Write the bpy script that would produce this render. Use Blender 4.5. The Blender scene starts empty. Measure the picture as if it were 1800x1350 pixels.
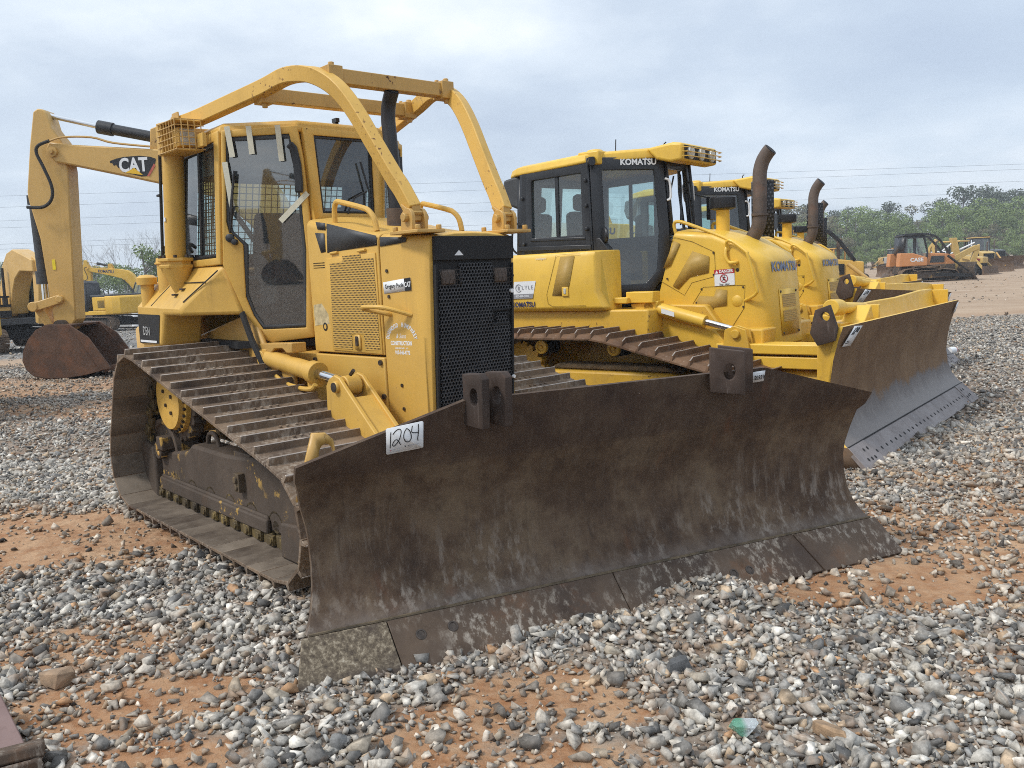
import bpy, bmesh, math, random
import numpy as np
from mathutils import Vector, Matrix
random.seed(7); rng = np.random.default_rng(11)
S = bpy.context.scene; COL = S.collection
PI = math.pi; R = math.radians
V = Vector

# ------------------------------------------------------------------ node helpers
class NT:
    def __init__(s, mat):
        s.t = mat.node_tree; s.n = s.t.nodes; s.l = s.t.links
    def new(s, typ, **kw):
        n = s.n.new(typ)
        for k, v in kw.items(): setattr(n, k, v)
        return n
    def put(s, inp, v):
        if v is None: return
        if hasattr(v, 'is_output'): s.l.new(v, inp)
        else:
            if isinstance(v, (tuple, list)) and len(v) == 3 and inp.type == 'RGBA': v = (*v, 1)
            inp.default_value = v
    def coord(s, which='Object', scale=(1, 1, 1), loc=(0, 0, 0)):
        c = s.new('ShaderNodeTexCoord'); m = s.new('ShaderNodeMapping')
        m.inputs['Scale'].default_value = scale; m.inputs['Location'].default_value = loc
        s.l.new(c.outputs[which], m.inputs['Vector']); return m.outputs[0]
    def noise(s, vec, scale, detail=3, rough=.55, out=0):
        n = s.new('ShaderNodeTexNoise'); s.put(n.inputs['Vector'], vec)
        n.inputs['Scale'].default_value = scale; n.inputs['Detail'].default_value = detail
        n.inputs['Roughness'].default_value = rough; return n.outputs[out]
    def voro(s, vec, scale, feature='F1', out='Distance'):
        n = s.new('ShaderNodeTexVoronoi'); n.feature = feature; s.put(n.inputs['Vector'], vec)
        n.inputs['Scale'].default_value = scale; return n.outputs[out]
    def math(s, op, a, b=0., c=None):
        n = s.new('ShaderNodeMath', operation=op); s.put(n.inputs[0], a); s.put(n.inputs[1], b)
        if c is not None: s.put(n.inputs[2], c)
        return n.outputs[0]
    def step(s, fac, lo, hi, a=0., b=1.):
        n = s.new('ShaderNodeMapRange'); s.put(n.inputs[0], fac)
        n.inputs[1].default_value = lo; n.inputs[2].default_value = hi
        n.inputs[3].default_value = a; n.inputs[4].default_value = b; n.clamp = True
        return n.outputs[0]
    def ramp(s, fac, stops):
        n = s.new('ShaderNodeValToRGB'); e = n.color_ramp.elements
        while len(e) < len(stops): e.new(.5)
        for i, (p, c) in enumerate(stops):
            e[i].position = p; e[i].color = (*c, 1) if len(c) == 3 else c
        s.put(n.inputs[0], fac); return n.outputs[0]
    def mix(s, fac, a, b, blend='MIX'):
        n = s.new('ShaderNodeMix', data_type='RGBA', blend_type=blend)
        s.put(n.inputs['Factor'], fac); s.put(n.inputs['A'], a); s.put(n.inputs['B'], b)
        # colour sockets
        ins = [i for i in n.inputs if i.type == 'RGBA']; s.put(ins[0], a); s.put(ins[1], b)
        fi = [i for i in n.inputs if i.name == 'Factor' and i.type == 'VALUE'][0]; s.put(fi, fac)
        return [o for o in n.outputs if o.type == 'RGBA'][0]
    def sep(s, vec):
        n = s.new('ShaderNodeSeparateXYZ'); s.put(n.inputs[0], vec); return n.outputs
    def bump(s, h, strength=.3, dist=.01):
        n = s.new('ShaderNodeBump'); s.put(n.inputs['Height'], h)
        n.inputs['Strength'].default_value = strength; n.inputs['Distance'].default_value = dist
        return n.outputs[0]

def new_mat(name):
    m = bpy.data.materials.new(name); m.use_nodes = True
    t = NT(m); b = t.n.get('Principled BSDF'); return m, t, b

def m_flat(name, col, rough=.6, metal=0., var=.12, scale=6., spec=.5, bump=0.):
    m, t, b = new_mat(name)
    v = t.coord(); n = t.noise(v, scale, 5)
    c = t.mix(t.step(n, .3, .7), tuple(x*(1-var) for x in col), tuple(min(1, x*(1+var)) for x in col))
    t.put(b.inputs['Base Color'], c); t.put(b.inputs['Roughness'], t.step(n, .2, .8, rough*.85, min(1, rough*1.15)))
    b.inputs['Metallic'].default_value = metal; b.inputs['Specular IOR Level'].default_value = spec
    if bump: t.put(b.inputs['Normal'], t.bump(t.noise(v, scale*8, 4), bump, .004))
    return m

def m_paint(name, col, grime=(.16, .10, .05), rust=(.10, .045, .02), chip=.70, streak=.28, dust=.18, rough=.42, fade=.12, chipscale=22.):
    m, t, b = new_mat(name)
    v = t.coord()
    big = t.noise(v, 1.3, 4)
    c = t.mix(t.step(big, .3, .7), tuple(x*(1-fade) for x in col), tuple(min(1, x*(1+fade*.6)) for x in col))
    vs = t.coord(scale=(16, 16, .9))
    st = t.noise(vs, 1.0, 5, .6)
    patch = t.noise(v, 2.2, 3)
    sf = t.math('MULTIPLY', t.step(st, .52, .74, 0, streak*1.6), t.step(patch, .4, .65))
    c = t.mix(sf, c, tuple(a*.55+g*.35 for a, g in zip(col, grime)))
    dn = t.noise(v, 5.5, 7, .65)
    c = t.mix(t.step(dn, .50, .78, 0, dust*2), c, tuple(a*.45+g*.6 for a, g in zip(col, grime)))
    ch = t.noise(v, chipscale, 7, .62); chm = t.noise(v, 1.7, 2)
    cf = t.math('MULTIPLY', t.step(ch, chip, chip+.03), t.step(chm, .45, .6))
    c = t.mix(cf, c, rust)
    t.put(b.inputs['Base Color'], c)
    r = t.step(dn, .3, .75, rough*.8, min(.95, rough*1.5)); t.put(b.inputs['Roughness'], t.math('ADD', r, t.math('MULTIPLY', cf, .3)))
    t.put(b.inputs['Normal'], t.bump(t.math('ADD', t.noise(v, 60, 3), t.math('MULTIPLY', t.noise(v, 2.5, 2), 4.)), .06, .006))
    return m

def m_steel(name, dark=(.045, .034, .027), mid=(.085, .06, .045), light=(.30, .28, .26), rust=(.16, .065, .025), lo=.62, zwear=None, rough=.55, metal=.25, sx=(1, 1, 1), rustlo=.55, rnd=False, patch=None):
    m, t, b = new_mat(name)
    v = t.coord(scale=sx)
    if rnd:
        oi = t.new('ShaderNodeObjectInfo'); av = t.new('ShaderNodeVectorMath', operation='ADD'); mv = t.new('ShaderNodeVectorMath', operation='SCALE'); cb = t.new('ShaderNodeCombineXYZ')
        for q_ in range(3): t.put(cb.inputs[q_], oi.outputs['Random'])
        t.put(mv.inputs[0], cb.outputs[0]); mv.inputs['Scale'].default_value = 57.; t.put(av.inputs[0], v); t.put(av.inputs[1], mv.outputs[0]); v = av.outputs[0]
    n1 = t.noise(v, 2.2, 8, .62); n2 = t.noise(v, 9, 8, .68); n3 = t.noise(t.coord(scale=(26, 26, 5)), 1.2, 8, .7)
    c = t.mix(t.step(n1, .34, .64), dark, mid)
    c = t.mix(t.step(t.noise(v, 3.6, 6, .7), rustlo, rustlo+.2, 0, .75), c, rust)
    sc = t.math('MULTIPLY', t.step(n3, lo-.04, lo+.12), t.step(t.noise(v, 2.9, 4), .42, .62))
    if zwear:
        z = t.sep(t.coord())[2]
        w = t.math('MAXIMUM', t.step(z, zwear[1], zwear[0], 0, 1), 0)
        sc = t.math('MULTIPLY', sc, t.math('ADD', t.math('MULTIPLY', w, 1.1), .12))
    c = t.mix(sc, c, light)
    if patch: c = t.mix(t.math('MULTIPLY', t.step(t.noise(v, 8, 8, .7), .575, .60), t.step(t.noise(v, 1.6, 3), .50, .56)), c, patch)
    c = t.mix(t.step(n2, .55, .8, 0, .5), c, tuple(x*.45 for x in dark))
    t.put(b.inputs['Base Color'], c)
    t.put(b.inputs['Roughness'], t.step(n2, .3, .7, rough*.75, min(.95, rough*1.35)))
    b.inputs['Metallic'].default_value = metal*.5; b.inputs['Specular IOR Level'].default_value = .28
    t.put(b.inputs['Normal'], t.bump(t.math('ADD', n2, n1), .35, .006))
    return m

def m_blade():
    m, t, b = new_mat('brown_blade_steel')
    v = t.coord(); z = t.sep(v)[2]
    n1 = t.noise(v, 2.7, 9, .7); n2 = t.noise(v, 8, 9, .72); n3 = t.noise(t.coord(scale=(15, 15, 3.4)), 1.3, 9, .72)
    c = t.ramp(t.step(n1, .30, .70), [(0, (.040, .024, .016)), (.4, (.092, .058, .036)), (.65, (.135, .092, .058)), (1, (.17, .122, .076))])
    c = t.mix(t.step(n2, .46, .72, 0, .75), c, (.050, .030, .020))
    # rust-red runs
    rr = t.math('MULTIPLY', t.step(t.noise(t.coord(scale=(9, 9, 1.1)), 1.1, 7, .65), .56, .70), t.step(t.noise(v, 1.5, 3), .48, .62))
    c = t.mix(t.math('MULTIPLY', rr, .75), c, (.16, .062, .028))
    # upper strip is a darker added plate with its own paint
    c = t.mix(t.math('MULTIPLY', t.step(z, .80, .83), .45), c, (.050, .032, .026))
    # bare-metal scuffs, thick low down, in vertical clusters
    low = t.step(z, .72, .20); cl = t.step(t.noise(v, 2.1, 3), .38, .56)
    sf = t.math('MULTIPLY', t.step(n3, .50, .63), t.math('MULTIPLY', t.math('ADD', t.math('MULTIPLY', low, 1.1), .07), cl))
    c = t.mix(t.math('MINIMUM', t.math('MULTIPLY', sf, .62), .7), c, (.33, .285, .24))
    c = t.mix(t.math('MULTIPLY', t.step(z, .245, .178), t.step(n2, .25, .6, .8, .3)), c, (.17, .145, .13))
    # broad scuffed arcs
    st = t.noise(t.coord(scale=(30, 30, 1.2)), 1.0, 5, .6); c = t.mix(t.step(st, .56, .72, 0, .35), c, (.135, .105, .08)); c = t.mix(t.step(st, .44, .30, 0, .4), c, (.036, .025, .02))
    fl = t.noise(v, 42, 6, .75); c = t.mix(t.step(fl, .60, .72, 0, .35), c, (.17, .135, .105)); c = t.mix(t.step(fl, .40, .30, 0, .5), c, (.03, .021, .018))
    t.put(b.inputs['Base Color'], c); t.put(b.inputs['Roughness'], t.step(n2, .3, .7, .52, .85)); b.inputs['Metallic'].default_value = 0.; b.inputs['Specular IOR Level'].default_value = .25
    t.put(b.inputs['Normal'], t.bump(t.math('ADD', n2, t.math('MULTIPLY', n1, 2.)), .45, .010)); return m

def m_glass(name, tint=(.75, .85, .84), op=.10, dirt_sheen=(.32, .34, .35), refl=1.0, boost=1.5, base=.03):
    m, t, b = new_mat(name)
    out = t.n.get('Material Output'); t.n.remove(b)
    tr = t.new('ShaderNodeBsdfTransparent'); tr.inputs[0].default_value = (*tint, 1)
    gl = t.new('ShaderNodeBsdfGlossy'); gl.inputs['Roughness'].default_value = .02
    gl.inputs[0].default_value = (refl, refl, refl, 1)
    fr = t.new('ShaderNodeFresnel'); fr.inputs[0].default_value = 1.55
    mx = t.new('ShaderNodeMixShader'); t.put(mx.inputs[0], t.math('ADD', t.math('MULTIPLY', fr.outputs[0], boost), base))
    t.l.new(tr.outputs[0], mx.inputs[1]); t.l.new(gl.outputs[0], mx.inputs[2])
    df = t.new('ShaderNodeBsdfDiffuse'); df.inputs[0].default_value = (*dirt_sheen, 1)
    n = t.noise(t.coord(), 3.5, 6, .6); m2 = t.new('ShaderNodeMixShader')
    t.put(m2.inputs[0], t.step(n, .3, .8, op*.5, op*1.7)); t.l.new(mx.outputs[0], m2.inputs[1]); t.l.new(df.outputs[0], m2.inputs[2])
    t.l.new(m2.outputs[0], out.inputs[0]); return m

def m_perf(name, col, pitch=.0125, hole=.30, dark=(.02, .016, .012), ax=(0, 2), stretch=1.0):
    """perforated sheet: rows of small round holes"""
    m, t, b = new_mat(name)
    o = t.sep(t.coord())
    u = t.math('DIVIDE', o[ax[0]], pitch*stretch); w = t.math('DIVIDE', o[ax[1]], pitch)
    row = t.math('FLOOR', w)
    off = t.math('MULTIPLY', t.math('MODULO', t.math('ABSOLUTE', row), 2.), .5)
    fu = t.math('SUBTRACT', t.math('FRACT', t.math('ADD', u, off)), .5); fw = t.math('SUBTRACT', t.math('FRACT', w), .5)
    d = t.math('SQRT', t.math('ADD', t.math('MULTIPLY', fu, fu), t.math('MULTIPLY', fw, fw)))
    f = t.step(d, hole, hole+.06, 1, 0)
    n = t.noise(t.coord(), 3, 5)
    c = t.mix(t.step(n, .3, .7), tuple(x*.86 for x in col), col)
    t.put(b.inputs['Base Color'], t.mix(f, c, dark)); b.inputs['Roughness'].default_value = .5
    t.put(b.inputs['Normal'], t.bump(f, .5, -.004))
    return m

# ------------------------------------------------------------------ mesh builder
class MB:
    def __init__(s): s.v = []; s.f = []; s.mi = []; s.cur = 0
    def add(s, vs, fs):
        o = len(s.v); s.v += [tuple(p) for p in vs]
        for f in fs: s.f.append(tuple(i+o for i in f)); s.mi.append(s.cur)
        return s
    def box(s, c, d, rot=None):
        c = V(c); h = V(d)/2; vs = []
        for x in (-1, 1):
            for y in (-1, 1):
                for z in (-1, 1):
                    p = V((x*h.x, y*h.y, z*h.z)); vs.append(c+(rot@p if rot else p))
        return s.add(vs, [(0, 1, 3, 2), (4, 6, 7, 5), (0, 4, 5, 1), (2, 3, 7, 6), (0, 2, 6, 4), (1, 5, 7, 3)])
    def bb(s, a, b):
        return s.box([(x+y)/2 for x, y in zip(a, b)], [abs(y-x) for x, y in zip(a, b)])
    def prism(s, pts, lo, hi, ax='y'):
        """pts 2-D outline; ax: extrusion axis. y->(x,z), x->(y,z), z->(x,y)"""
        def mk(p, t): return {'y': (p[0], t, p[1]), 'x': (t, p[0], p[1]), 'z': (p[0], p[1], t)}[ax]
        n = len(pts)
        vs = [mk(p, lo) for p in pts]+[mk(p, hi) for p in pts]
        fs = [tuple(range(n)), tuple(range(2*n-1, n-1, -1))]+[(i, (i+1) % n+0, (i+1) % n+n, i+n) for i in range(n)]
        return s.add(vs, fs)
    def ring(s, c, axis, r, n, ph=0):
        axis = V(axis).normalized(); a = axis.orthogonal().normalized(); b = axis.cross(a)
        return [V(c)+a*r*math.cos(2*PI*i/n+ph)+b*r*math.sin(2*PI*i/n+ph) for i in range(n)]
    def loft(s, rings, caps=True, closed=False):
        n = len(rings[0]); vs = [p for r_ in rings for p in r_]; fs = []
        m = len(rings)
        for k in range(m if closed else m-1):
            k2 = (k+1) % m
            for i in range(n): fs.append((k*n+i, k*n+(i+1) % n, k2*n+(i+1) % n, k2*n+i))
        if caps and not closed: fs += [tuple(range(n-1, -1, -1)), tuple((m-1)*n+i for i in range(n))]
        return s.add(vs, fs)
    def cyl(s, p0, p1, r0, r1=None, n=16):
        ax = V(p1)-V(p0); r1 = r0 if r1 is None else r1
        return s.loft([s.ring(p0, ax, r0, n), s.ring(p1, ax, r1, n)])
    def lathe(s, p0, axis, prof, n=24):
        """prof: (distance along axis, radius)"""
        axis = V(axis).normalized(); return s.loft([s.ring(V(p0)+axis*d, axis, max(r, 1e-4), n) for d, r in prof])
    def tube(s, pts, r, n=8, closed=False):
        pts = [V(p) for p in pts]; m = len(pts); tg = []
        for i in range(m):
            a = pts[i-1] if (i > 0 or closed) else pts[i]; b = pts[(i+1) % m] if (i < m-1 or closed) else pts[i]
            tg.append((b-a).normalized())
        a = tg[0].orthogonal().normalized(); rings = []
        for i in range(m):
            a = (a-tg[i]*a.dot(tg[i])).normalized(); b = tg[i].cross(a)
            rr = r[i] if isinstance(r, (list, tuple)) else r
            rings.append([pts[i]+a*rr*math.cos(2*PI*k/n)+b*rr*math.sin(2*PI*k/n) for k in range(n)])
        return s.loft(rings, closed=closed)
    def sweep(s, pts, w, h, side):
        """rectangular bar along pts; side = direction of the width"""
        pts = [V(p) for p in pts]; m = len(pts); rings = []
        for i in range(m):
            t = (pts[min(i+1, m-1)]-pts[max(i-1, 0)]).normalized(); sd = V(side) if not callable(side) else V(side(i))
            sd = (sd-t*sd.dot(t)).normalized(); up = t.cross(sd)
            rings.append([pts[i]+sd*w/2+up*h/2, pts[i]-sd*w/2+up*h/2, pts[i]-sd*w/2-up*h/2, pts[i]+sd*w/2-up*h/2])
        return s.loft(rings)
    def quad(s, a, b, c, d): return s.add([a, b, c, d], [(0, 1, 2, 3)])
    def poly(s, pts): return s.add(pts, [tuple(range(len(pts)))])
    def grid(s, fn, nu, nv):
        vs = [fn(i/nu, j/nv) for i in range(nu+1) for j in range(nv+1)]
        fs = [(i*(nv+1)+j, (i+1)*(nv+1)+j, (i+1)*(nv+1)+j+1, i*(nv+1)+j+1) for i in range(nu) for j in range(nv)]
        return s.add(vs, fs)
    def mir(s):
        """mirrored copy about y=0"""
        o = MB(); o.v = [(x, -y, z) for x, y, z in s.v]; o.f = [tuple(reversed(f)) for f in s.f]; o.mi = list(s.mi); return o
    def merge(s, o): return s.add(o.v, o.f)
    def build(s, name, mat, parent=None, bevel=0., seg=2, ang=32, thick=0., off=0., fix=True):
        me = bpy.data.meshes.new(name); me.from_pydata([tuple(p) for p in s.v], [], s.f)
        mats = mat if isinstance(mat, (list, tuple)) else [mat]
        for m_ in mats: me.materials.append(m_)
        if len(mats) > 1: me.polygons.foreach_set('material_index', s.mi)
        if fix:
            bm = bmesh.new(); bm.from_mesh(me); bmesh.ops.recalc_face_normals(bm, faces=bm.faces); bm.to_mesh(me); bm.free()
        me.polygons.foreach_set('use_smooth', [True]*len(me.polygons)); me.set_sharp_from_angle(angle=R(ang)); me.update()
        o = bpy.data.objects.new(name, me); COL.objects.link(o)
        if parent: o.parent = parent
        if thick:
            md = o.modifiers.new('t', 'SOLIDIFY'); md.thickness = thick; md.offset = off
        if bevel:
            md = o.modifiers.new('b', 'BEVEL'); md.width = bevel; md.segments = seg; md.limit_method = 'ANGLE'; md.angle_limit = R(40)
        return o

def plate(outer, holes=()):
    """planar-ish sheet with holes, triangulated; returns MB"""
    bm = bmesh.new(); es = []
    for loop in [outer]+list(holes):
        vs = [bm.verts.new(p) for p in loop]
        for i in range(len(vs)): es.append(bm.edges.new((vs[i], vs[(i+1) % len(vs)])))
    bmesh.ops.triangle_fill(bm, use_beauty=True, use_dissolve=False, edges=es)
    bm.verts.index_update(); mb = MB()
    mb.add([v.co[:] for v in bm.verts], [tuple(v.index for v in f.verts) for f in bm.faces]); bm.free(); return mb

def text_mb(body, size, origin, right, up, align='CENTER', bold=.0, extrude=.0, shear=0., sx=1., spacing=1.):
    cu = bpy.data.curves.new('txt', 'FONT'); cu.body = body; cu.size = size; cu.align_x = align; cu.align_y = 'CENTER'
    cu.offset = bold; cu.extrude = extrude; cu.shear = shear; cu.space_character = spacing; cu.resolution_u = 3
    ob = bpy.data.objects.new('txt', cu); COL.objects.link(ob)
    dg = bpy.context.evaluated_depsgraph_get(); me = bpy.data.meshes.new_from_object(ob.evaluated_get(dg))
    r = V(right).normalized(); u = V(up); u = (u-r*u.dot(r)).normalized(); n = r.cross(u)
    mb = MB(); mb.add([V(origin)+r*v.co.x*sx+u*v.co.y+n*v.co.z for v in me.vertices], [tuple(p.vertices) for p in me.polygons])
    bpy.data.objects.remove(ob); bpy.data.curves.remove(cu); bpy.data.meshes.remove(me); return mb

def each(name, mats, parent, mbs, **k):
    return [m.build(name, mats, parent, **k) for m in mbs]
def thing(name, label, cat, loc=(0, 0, 0), yaw=0., group=None):
    o = bpy.data.objects.new(name, None); COL.objects.link(o); o.empty_display_size = .3
    o.location = loc; o.rotation_euler = (0, 0, yaw); o['label'] = label; o['category'] = cat
    if group: o['group'] = group
    return o
def tag(o, label, cat, group=None):
    o['label'] = label; o['category'] = cat
    if group: o['group'] = group
    return o
def pivot(name, parent, loc=(0, 0, 0), rot=(0, 0, 0)):
    o = bpy.data.objects.new(name, None); COL.objects.link(o); o.parent = parent; o.location = loc; o.rotation_euler = rot; return o
def copy_tree(o, parent=None):
    c = o.copy(); COL.objects.link(c); c.parent = parent
    for ch in list(o.children): copy_tree(ch, c)
    return c
def arc(cx, cz, r, a0, a1, n):
    return [(cx+r*math.cos(R(a0+(a1-a0)*i/n)), cz+r*math.sin(R(a0+(a1-a0)*i/n))) for i in range(n+1)]
def rrect(x0, y0, x1, y1, r, n=4):
    return arc(x1-r, y1-r, r, 0, 90, n)+arc(x0+r, y1-r, r, 90, 180, n)+arc(x0+r, y0+r, r, 180, 270, n)+arc(x1-r, y0+r, r, 270, 360, n)
def spline(pts, k=6):
    P = [V(p) for p in pts]; out = []
    for i in range(len(P)-1):
        p0 = P[max(i-1, 0)]; p1 = P[i]; p2 = P[i+1]; p3 = P[min(i+2, len(P)-1)]
        for j in range(k):
            t = j/k; out.append(.5*((2*p1)+(p2-p0)*t+(2*p0-5*p1+4*p2-p3)*t*t+(3*p1-p0-3*p2+p3)*t**3))
    out.append(P[-1]); return out

class Track:
    """closed belt path round circles given counter-clockwise in (x,z)"""
    def __init__(s, circ):
        n = len(circ); nr = []
        for i in range(n):
            (x0, z0, r0), (x1, z1, r1) = circ[i], circ[(i+1) % n]
            dx, dz = x1-x0, z1-z0; d = math.hypot(dx, dz); ux, uz = dx/d, dz/d
            k = (r0-r1)/d; q = math.sqrt(max(0, 1-k*k)); nr.append((ux*k+uz*q, uz*k-ux*q))
        P = []
        for i in range(n):
            x, z, r = circ[i]; a0 = math.atan2(nr[i-1][1], nr[i-1][0]); a1 = math.atan2(nr[i][1], nr[i][0])
            while a1 < a0-1e-6: a1 += 2*PI
            m = max(2, int((a1-a0)/.06))
            for j in range(m+1): a = a0+(a1-a0)*j/m; P.append((x+r*math.cos(a), z+r*math.sin(a)))
        s.P = np.array(P); seg = np.diff(np.vstack([s.P, s.P[:1]]), axis=0); s.L = np.hypot(seg[:, 0], seg[:, 1]); s.cum = np.concatenate([[0], np.cumsum(s.L)])
        s.total = s.cum[-1]
    def at(s, d):
        d %= s.total; i = int(np.searchsorted(s.cum, d, 'right')-1); i = min(i, len(s.P)-1)
        t = (d-s.cum[i])/max(s.L[i], 1e-9); a = s.P[i]; b = s.P[(i+1) % len(s.P)]; p = a+(b-a)*t
        return p
    def frame(s, d, pitch):
        a = s.at(d-pitch/2); b = s.at(d+pitch/2); t = (b-a)/np.linalg.norm(b-a); return (a+b)/2, t
# ------------------------------------------------------------------ camera
cam_d = bpy.data.cameras.new('camera'); cam = bpy.data.objects.new('camera', cam_d); COL.objects.link(cam); S.camera = cam
cam_d.sensor_fit = 'HORIZONTAL'; cam_d.sensor_width = 36; cam_d.lens = 30.0; cam_d.clip_end = 3000; cam_d.clip_start = .05
_p, _r = R(7.36198), R(2.57657)
fw = V((0, math.cos(_p), -math.sin(_p))); up0 = V((0, math.sin(_p), math.cos(_p))); r0 = V((1, 0, 0))
rv = r0*math.cos(_r)-up0*math.sin(_r); uv = r0*math.sin(_r)+up0*math.cos(_r)
M = Matrix((rv, uv, -fw)).transposed().to_4x4(); M.translation = (0, 0, 1.65); cam.matrix_world = M
S.view_settings.view_transform = 'Standard'; S.view_settings.look = 'None'; S.view_settings.gamma = 1; S.view_settings.exposure = 0.68
S.cycles.max_bounces = 7; S.cycles.transparent_max_bounces = 14; S.cycles.diffuse_bounces = 3; S.cycles.glossy_bounces = 3
S.cycles.use_denoising = False; S.cycles.filter_width = 1.0; S.cycles.use_adaptive_sampling = False; S.cycles.caustics_reflective = False; S.cycles.caustics_refractive = False
try: S.cycles.denoiser = 'OPENIMAGEDENOISE'
except Exception: pass

# ------------------------------------------------------------------ sky: thin Nishita blue behind a broken overcast
W = bpy.data.worlds.new('World'); S.world = W; W.use_nodes = True; t = NT(W)
bg = t.n['Background']; out = t.n['World Output']
sky = t.new('ShaderNodeTexSky'); sky.sky_type = 'NISHITA'; sky.sun_disc = False
SUN_EL, SUN_AZ = R(50), R(248)
sky.sun_elevation = SUN_EL; sky.sun_rotation = SUN_AZ
t.l.new(sky.outputs[0], bg.inputs[0]); bg.inputs[1].default_value = .09
tc = t.new('ShaderNodeTexCoord'); d = t.sep(tc.outputs['Generated'])
zc = t.math('ADD', t.math('MAXIMUM', d[2], 0.), .22)
cb = t.new('ShaderNodeCombineXYZ'); t.put(cb.inputs[0], t.math('DIVIDE', d[0], zc)); t.put(cb.inputs[1], t.math('DIVIDE', d[1], zc)); cb.inputs[2].default_value = 3.7
n1 = t.noise(cb.outputs[0], .85, 7, .52); n2 = t.noise(cb.outputs[0], 2.6, 6, .55)
cl = t.math('ADD', t.math('MULTIPLY', n1, .75), t.math('MULTIPLY', n2, .25))
col = t.ramp(t.step(cl, .36, .64), [(0, (.375, .435, .53)), (.35, (.455, .52, .605)), (.66, (.59, .65, .715)), (1, (.77, .80, .83))])
# lower sky to the right is heavier and bluer, haze lifts the left
side = t.step(t.math('SUBTRACT', d[0], t.math('MULTIPLY', d[2], .8)), -.35, .5)
col = t.mix(t.math('MULTIPLY', side, .55), col, (.375, .455, .57))
lowl = t.math('MULTIPLY', t.step(d[2], .0, .22, .35, 0), t.step(d[0], .2, -.5))
col = t.mix(lowl, col, (.60, .68, .76))
bright = t.step(d[2], .30, 1., 1., 1.45)
vm = t.new('ShaderNodeVectorMath', operation='SCALE'); t.put(vm.inputs[0], col); t.put(vm.inputs['Scale'], bright)
b2 = t.new('ShaderNodeBackground'); t.l.new(vm.outputs[0], b2.inputs[0]); b2.inputs[1].default_value = .97
ms = t.new('ShaderNodeMixShader'); ms.inputs[0].default_value = .9
t.l.new(bg.outputs[0], ms.inputs[1]); t.l.new(b2.outputs[0], ms.inputs[2]); t.l.new(ms.outputs[0], out.inputs[0])
sd = bpy.data.lights.new('sun', 'SUN'); sd.energy = 1.5; sd.angle = R(10); sd.color = (1, .96, .9)
sun = bpy.data.objects.new('sun', sd); COL.objects.link(sun); sun.location = (0, 0, 40)
# sky sun_rotation is measured clockwise from +Y
sdir = V((math.sin(SUN_AZ)*math.cos(SUN_EL), math.cos(SUN_AZ)*math.cos(SUN_EL), math.sin(SUN_EL)))
sun.rotation_euler = sdir.to_track_quat('Z', 'Y').to_euler()

# ------------------------------------------------------------------ ground
# soil patches: (x, y, rx, ry, how bare 0..1)
PATCH = [(-3.1, 5.6, .95, .75, .90), (-4.6, 6.1, 1.2, .6, .65), (1.75, 4.2, .85, .36, .86), (2.55, 4.45, .8, .55, .74), (2.75, 5.3, 1.05, .65, .72), (3.3, 6.3, 1.3, .7, .74), (4.3, 7.4, 1.0, .4, .5),
         (.12, 3.2, .5, .3, .80), (-.25, 2.95, .4, .22, .66), (.02, 2.72, .5, .16, .62), (-1.55, 3.25, .55, .3, .72), (-1.35, 2.75, .4, .2, .7), (-2.1, 3.9, .5, .3, .6),
         (-.9, 3.75, .3, .2, .35), (.75, 2.9, .2, .15, .4), (-7, 12.0, 4, 1.5, .6), (-9, 16, 8, 2.0, .74), (-12, 23, 9, 2.6, .8), (14, 26, 9, 4, .95), (9, 21, 3, 1.5, .5), (2.2, 3.3, .5, .15, .4)]
_ph = rng.uniform(0, 6.28, (24, 3)); _fr = np.concatenate([rng.normal(0, .9, (8, 2)), rng.normal(0, 2.6, (8, 2)), rng.normal(0, 6.5, (8, 2))])
def wob(x, y, k0=0, k1=24):
    s = 0
    for k in range(k0, k1): s = s+np.sin(x*_fr[k, 0]+y*_fr[k, 1]+_ph[k, 0])
    return s/(k1-k0)**.5
def bare(x, y):
    """0 = deep gravel, 1 = bare clay"""
    x = np.asarray(x, float); y = np.asarray(y, float)
    w = wob(x, y)*.34; b = np.full(x.shape, .06)
    for px, py, rx, ry, s in PATCH:
        q = ((x-px)/rx)**2+((y-py)/ry)**2+w*1.3
        b = np.maximum(b, s*np.clip((1.5-q)/1.25, 0, 1))
    far = np.clip((y-19-np.maximum(0, -x)*.05)/16, 0, 1)*np.clip((x+9)/8, 0, 1)
    b = np.maximum(b, far*(.9+.25*w))
    b = b+.16*np.clip(wob(x*1.7, y*1.7, 8, 24), 0, 1)
    return np.clip(b, 0, 1)
def gz(x, y):
    x = np.asarray(x, float); y = np.asarray(y, float)
    n = np.clip(1-(np.hypot(x, y-3)-3)/30, .15, 1)
    z = -.8*np.clip((y-16)/42, 0, 2.2)*np.clip(-x/16, 0, 1)*np.clip((260-y)/120, 0, 1)
    z = z+.014*wob(x*.9, y*.9, 0, 16)*n-.012
    z = z+.115*np.exp(-(((x-.98)/.30)**2+((y-4.03)/.16)**2))+.05*np.exp(-(((x-.35)/.35)**2+((y-3.72)/.14)**2))
    z = z+.03*np.exp(-(((x+.9)/.5)**2+((y-3.0)/.3)**2))
    return z
def axis(lo, hi, fine_lo, fine_hi, st):
    a = list(np.arange(fine_lo, fine_hi, st)); s = st; x = fine_hi
    while x < hi: a.append(x); s *= 1.16; x += s
    a.append(hi); s = st; x = fine_lo-st
    while x > lo: a.insert(0, x); s *= 1.16; x -= s
    a.insert(0, lo); return np.array(a)
gx = axis(-900, 900, -7, 8, .075); gy = axis(-60, 1500, 1.6, 12, .075)
X, Y = np.meshgrid(gx, gy, indexing='ij'); Z = gz(X, Y); nx, ny = X.shape
idx = np.arange(nx*ny).reshape(nx, ny)
F = np.stack([idx[:-1, :-1], idx[1:, :-1], idx[1:, 1:], idx[:-1, 1:]], -1).reshape(-1, 4)
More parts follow.
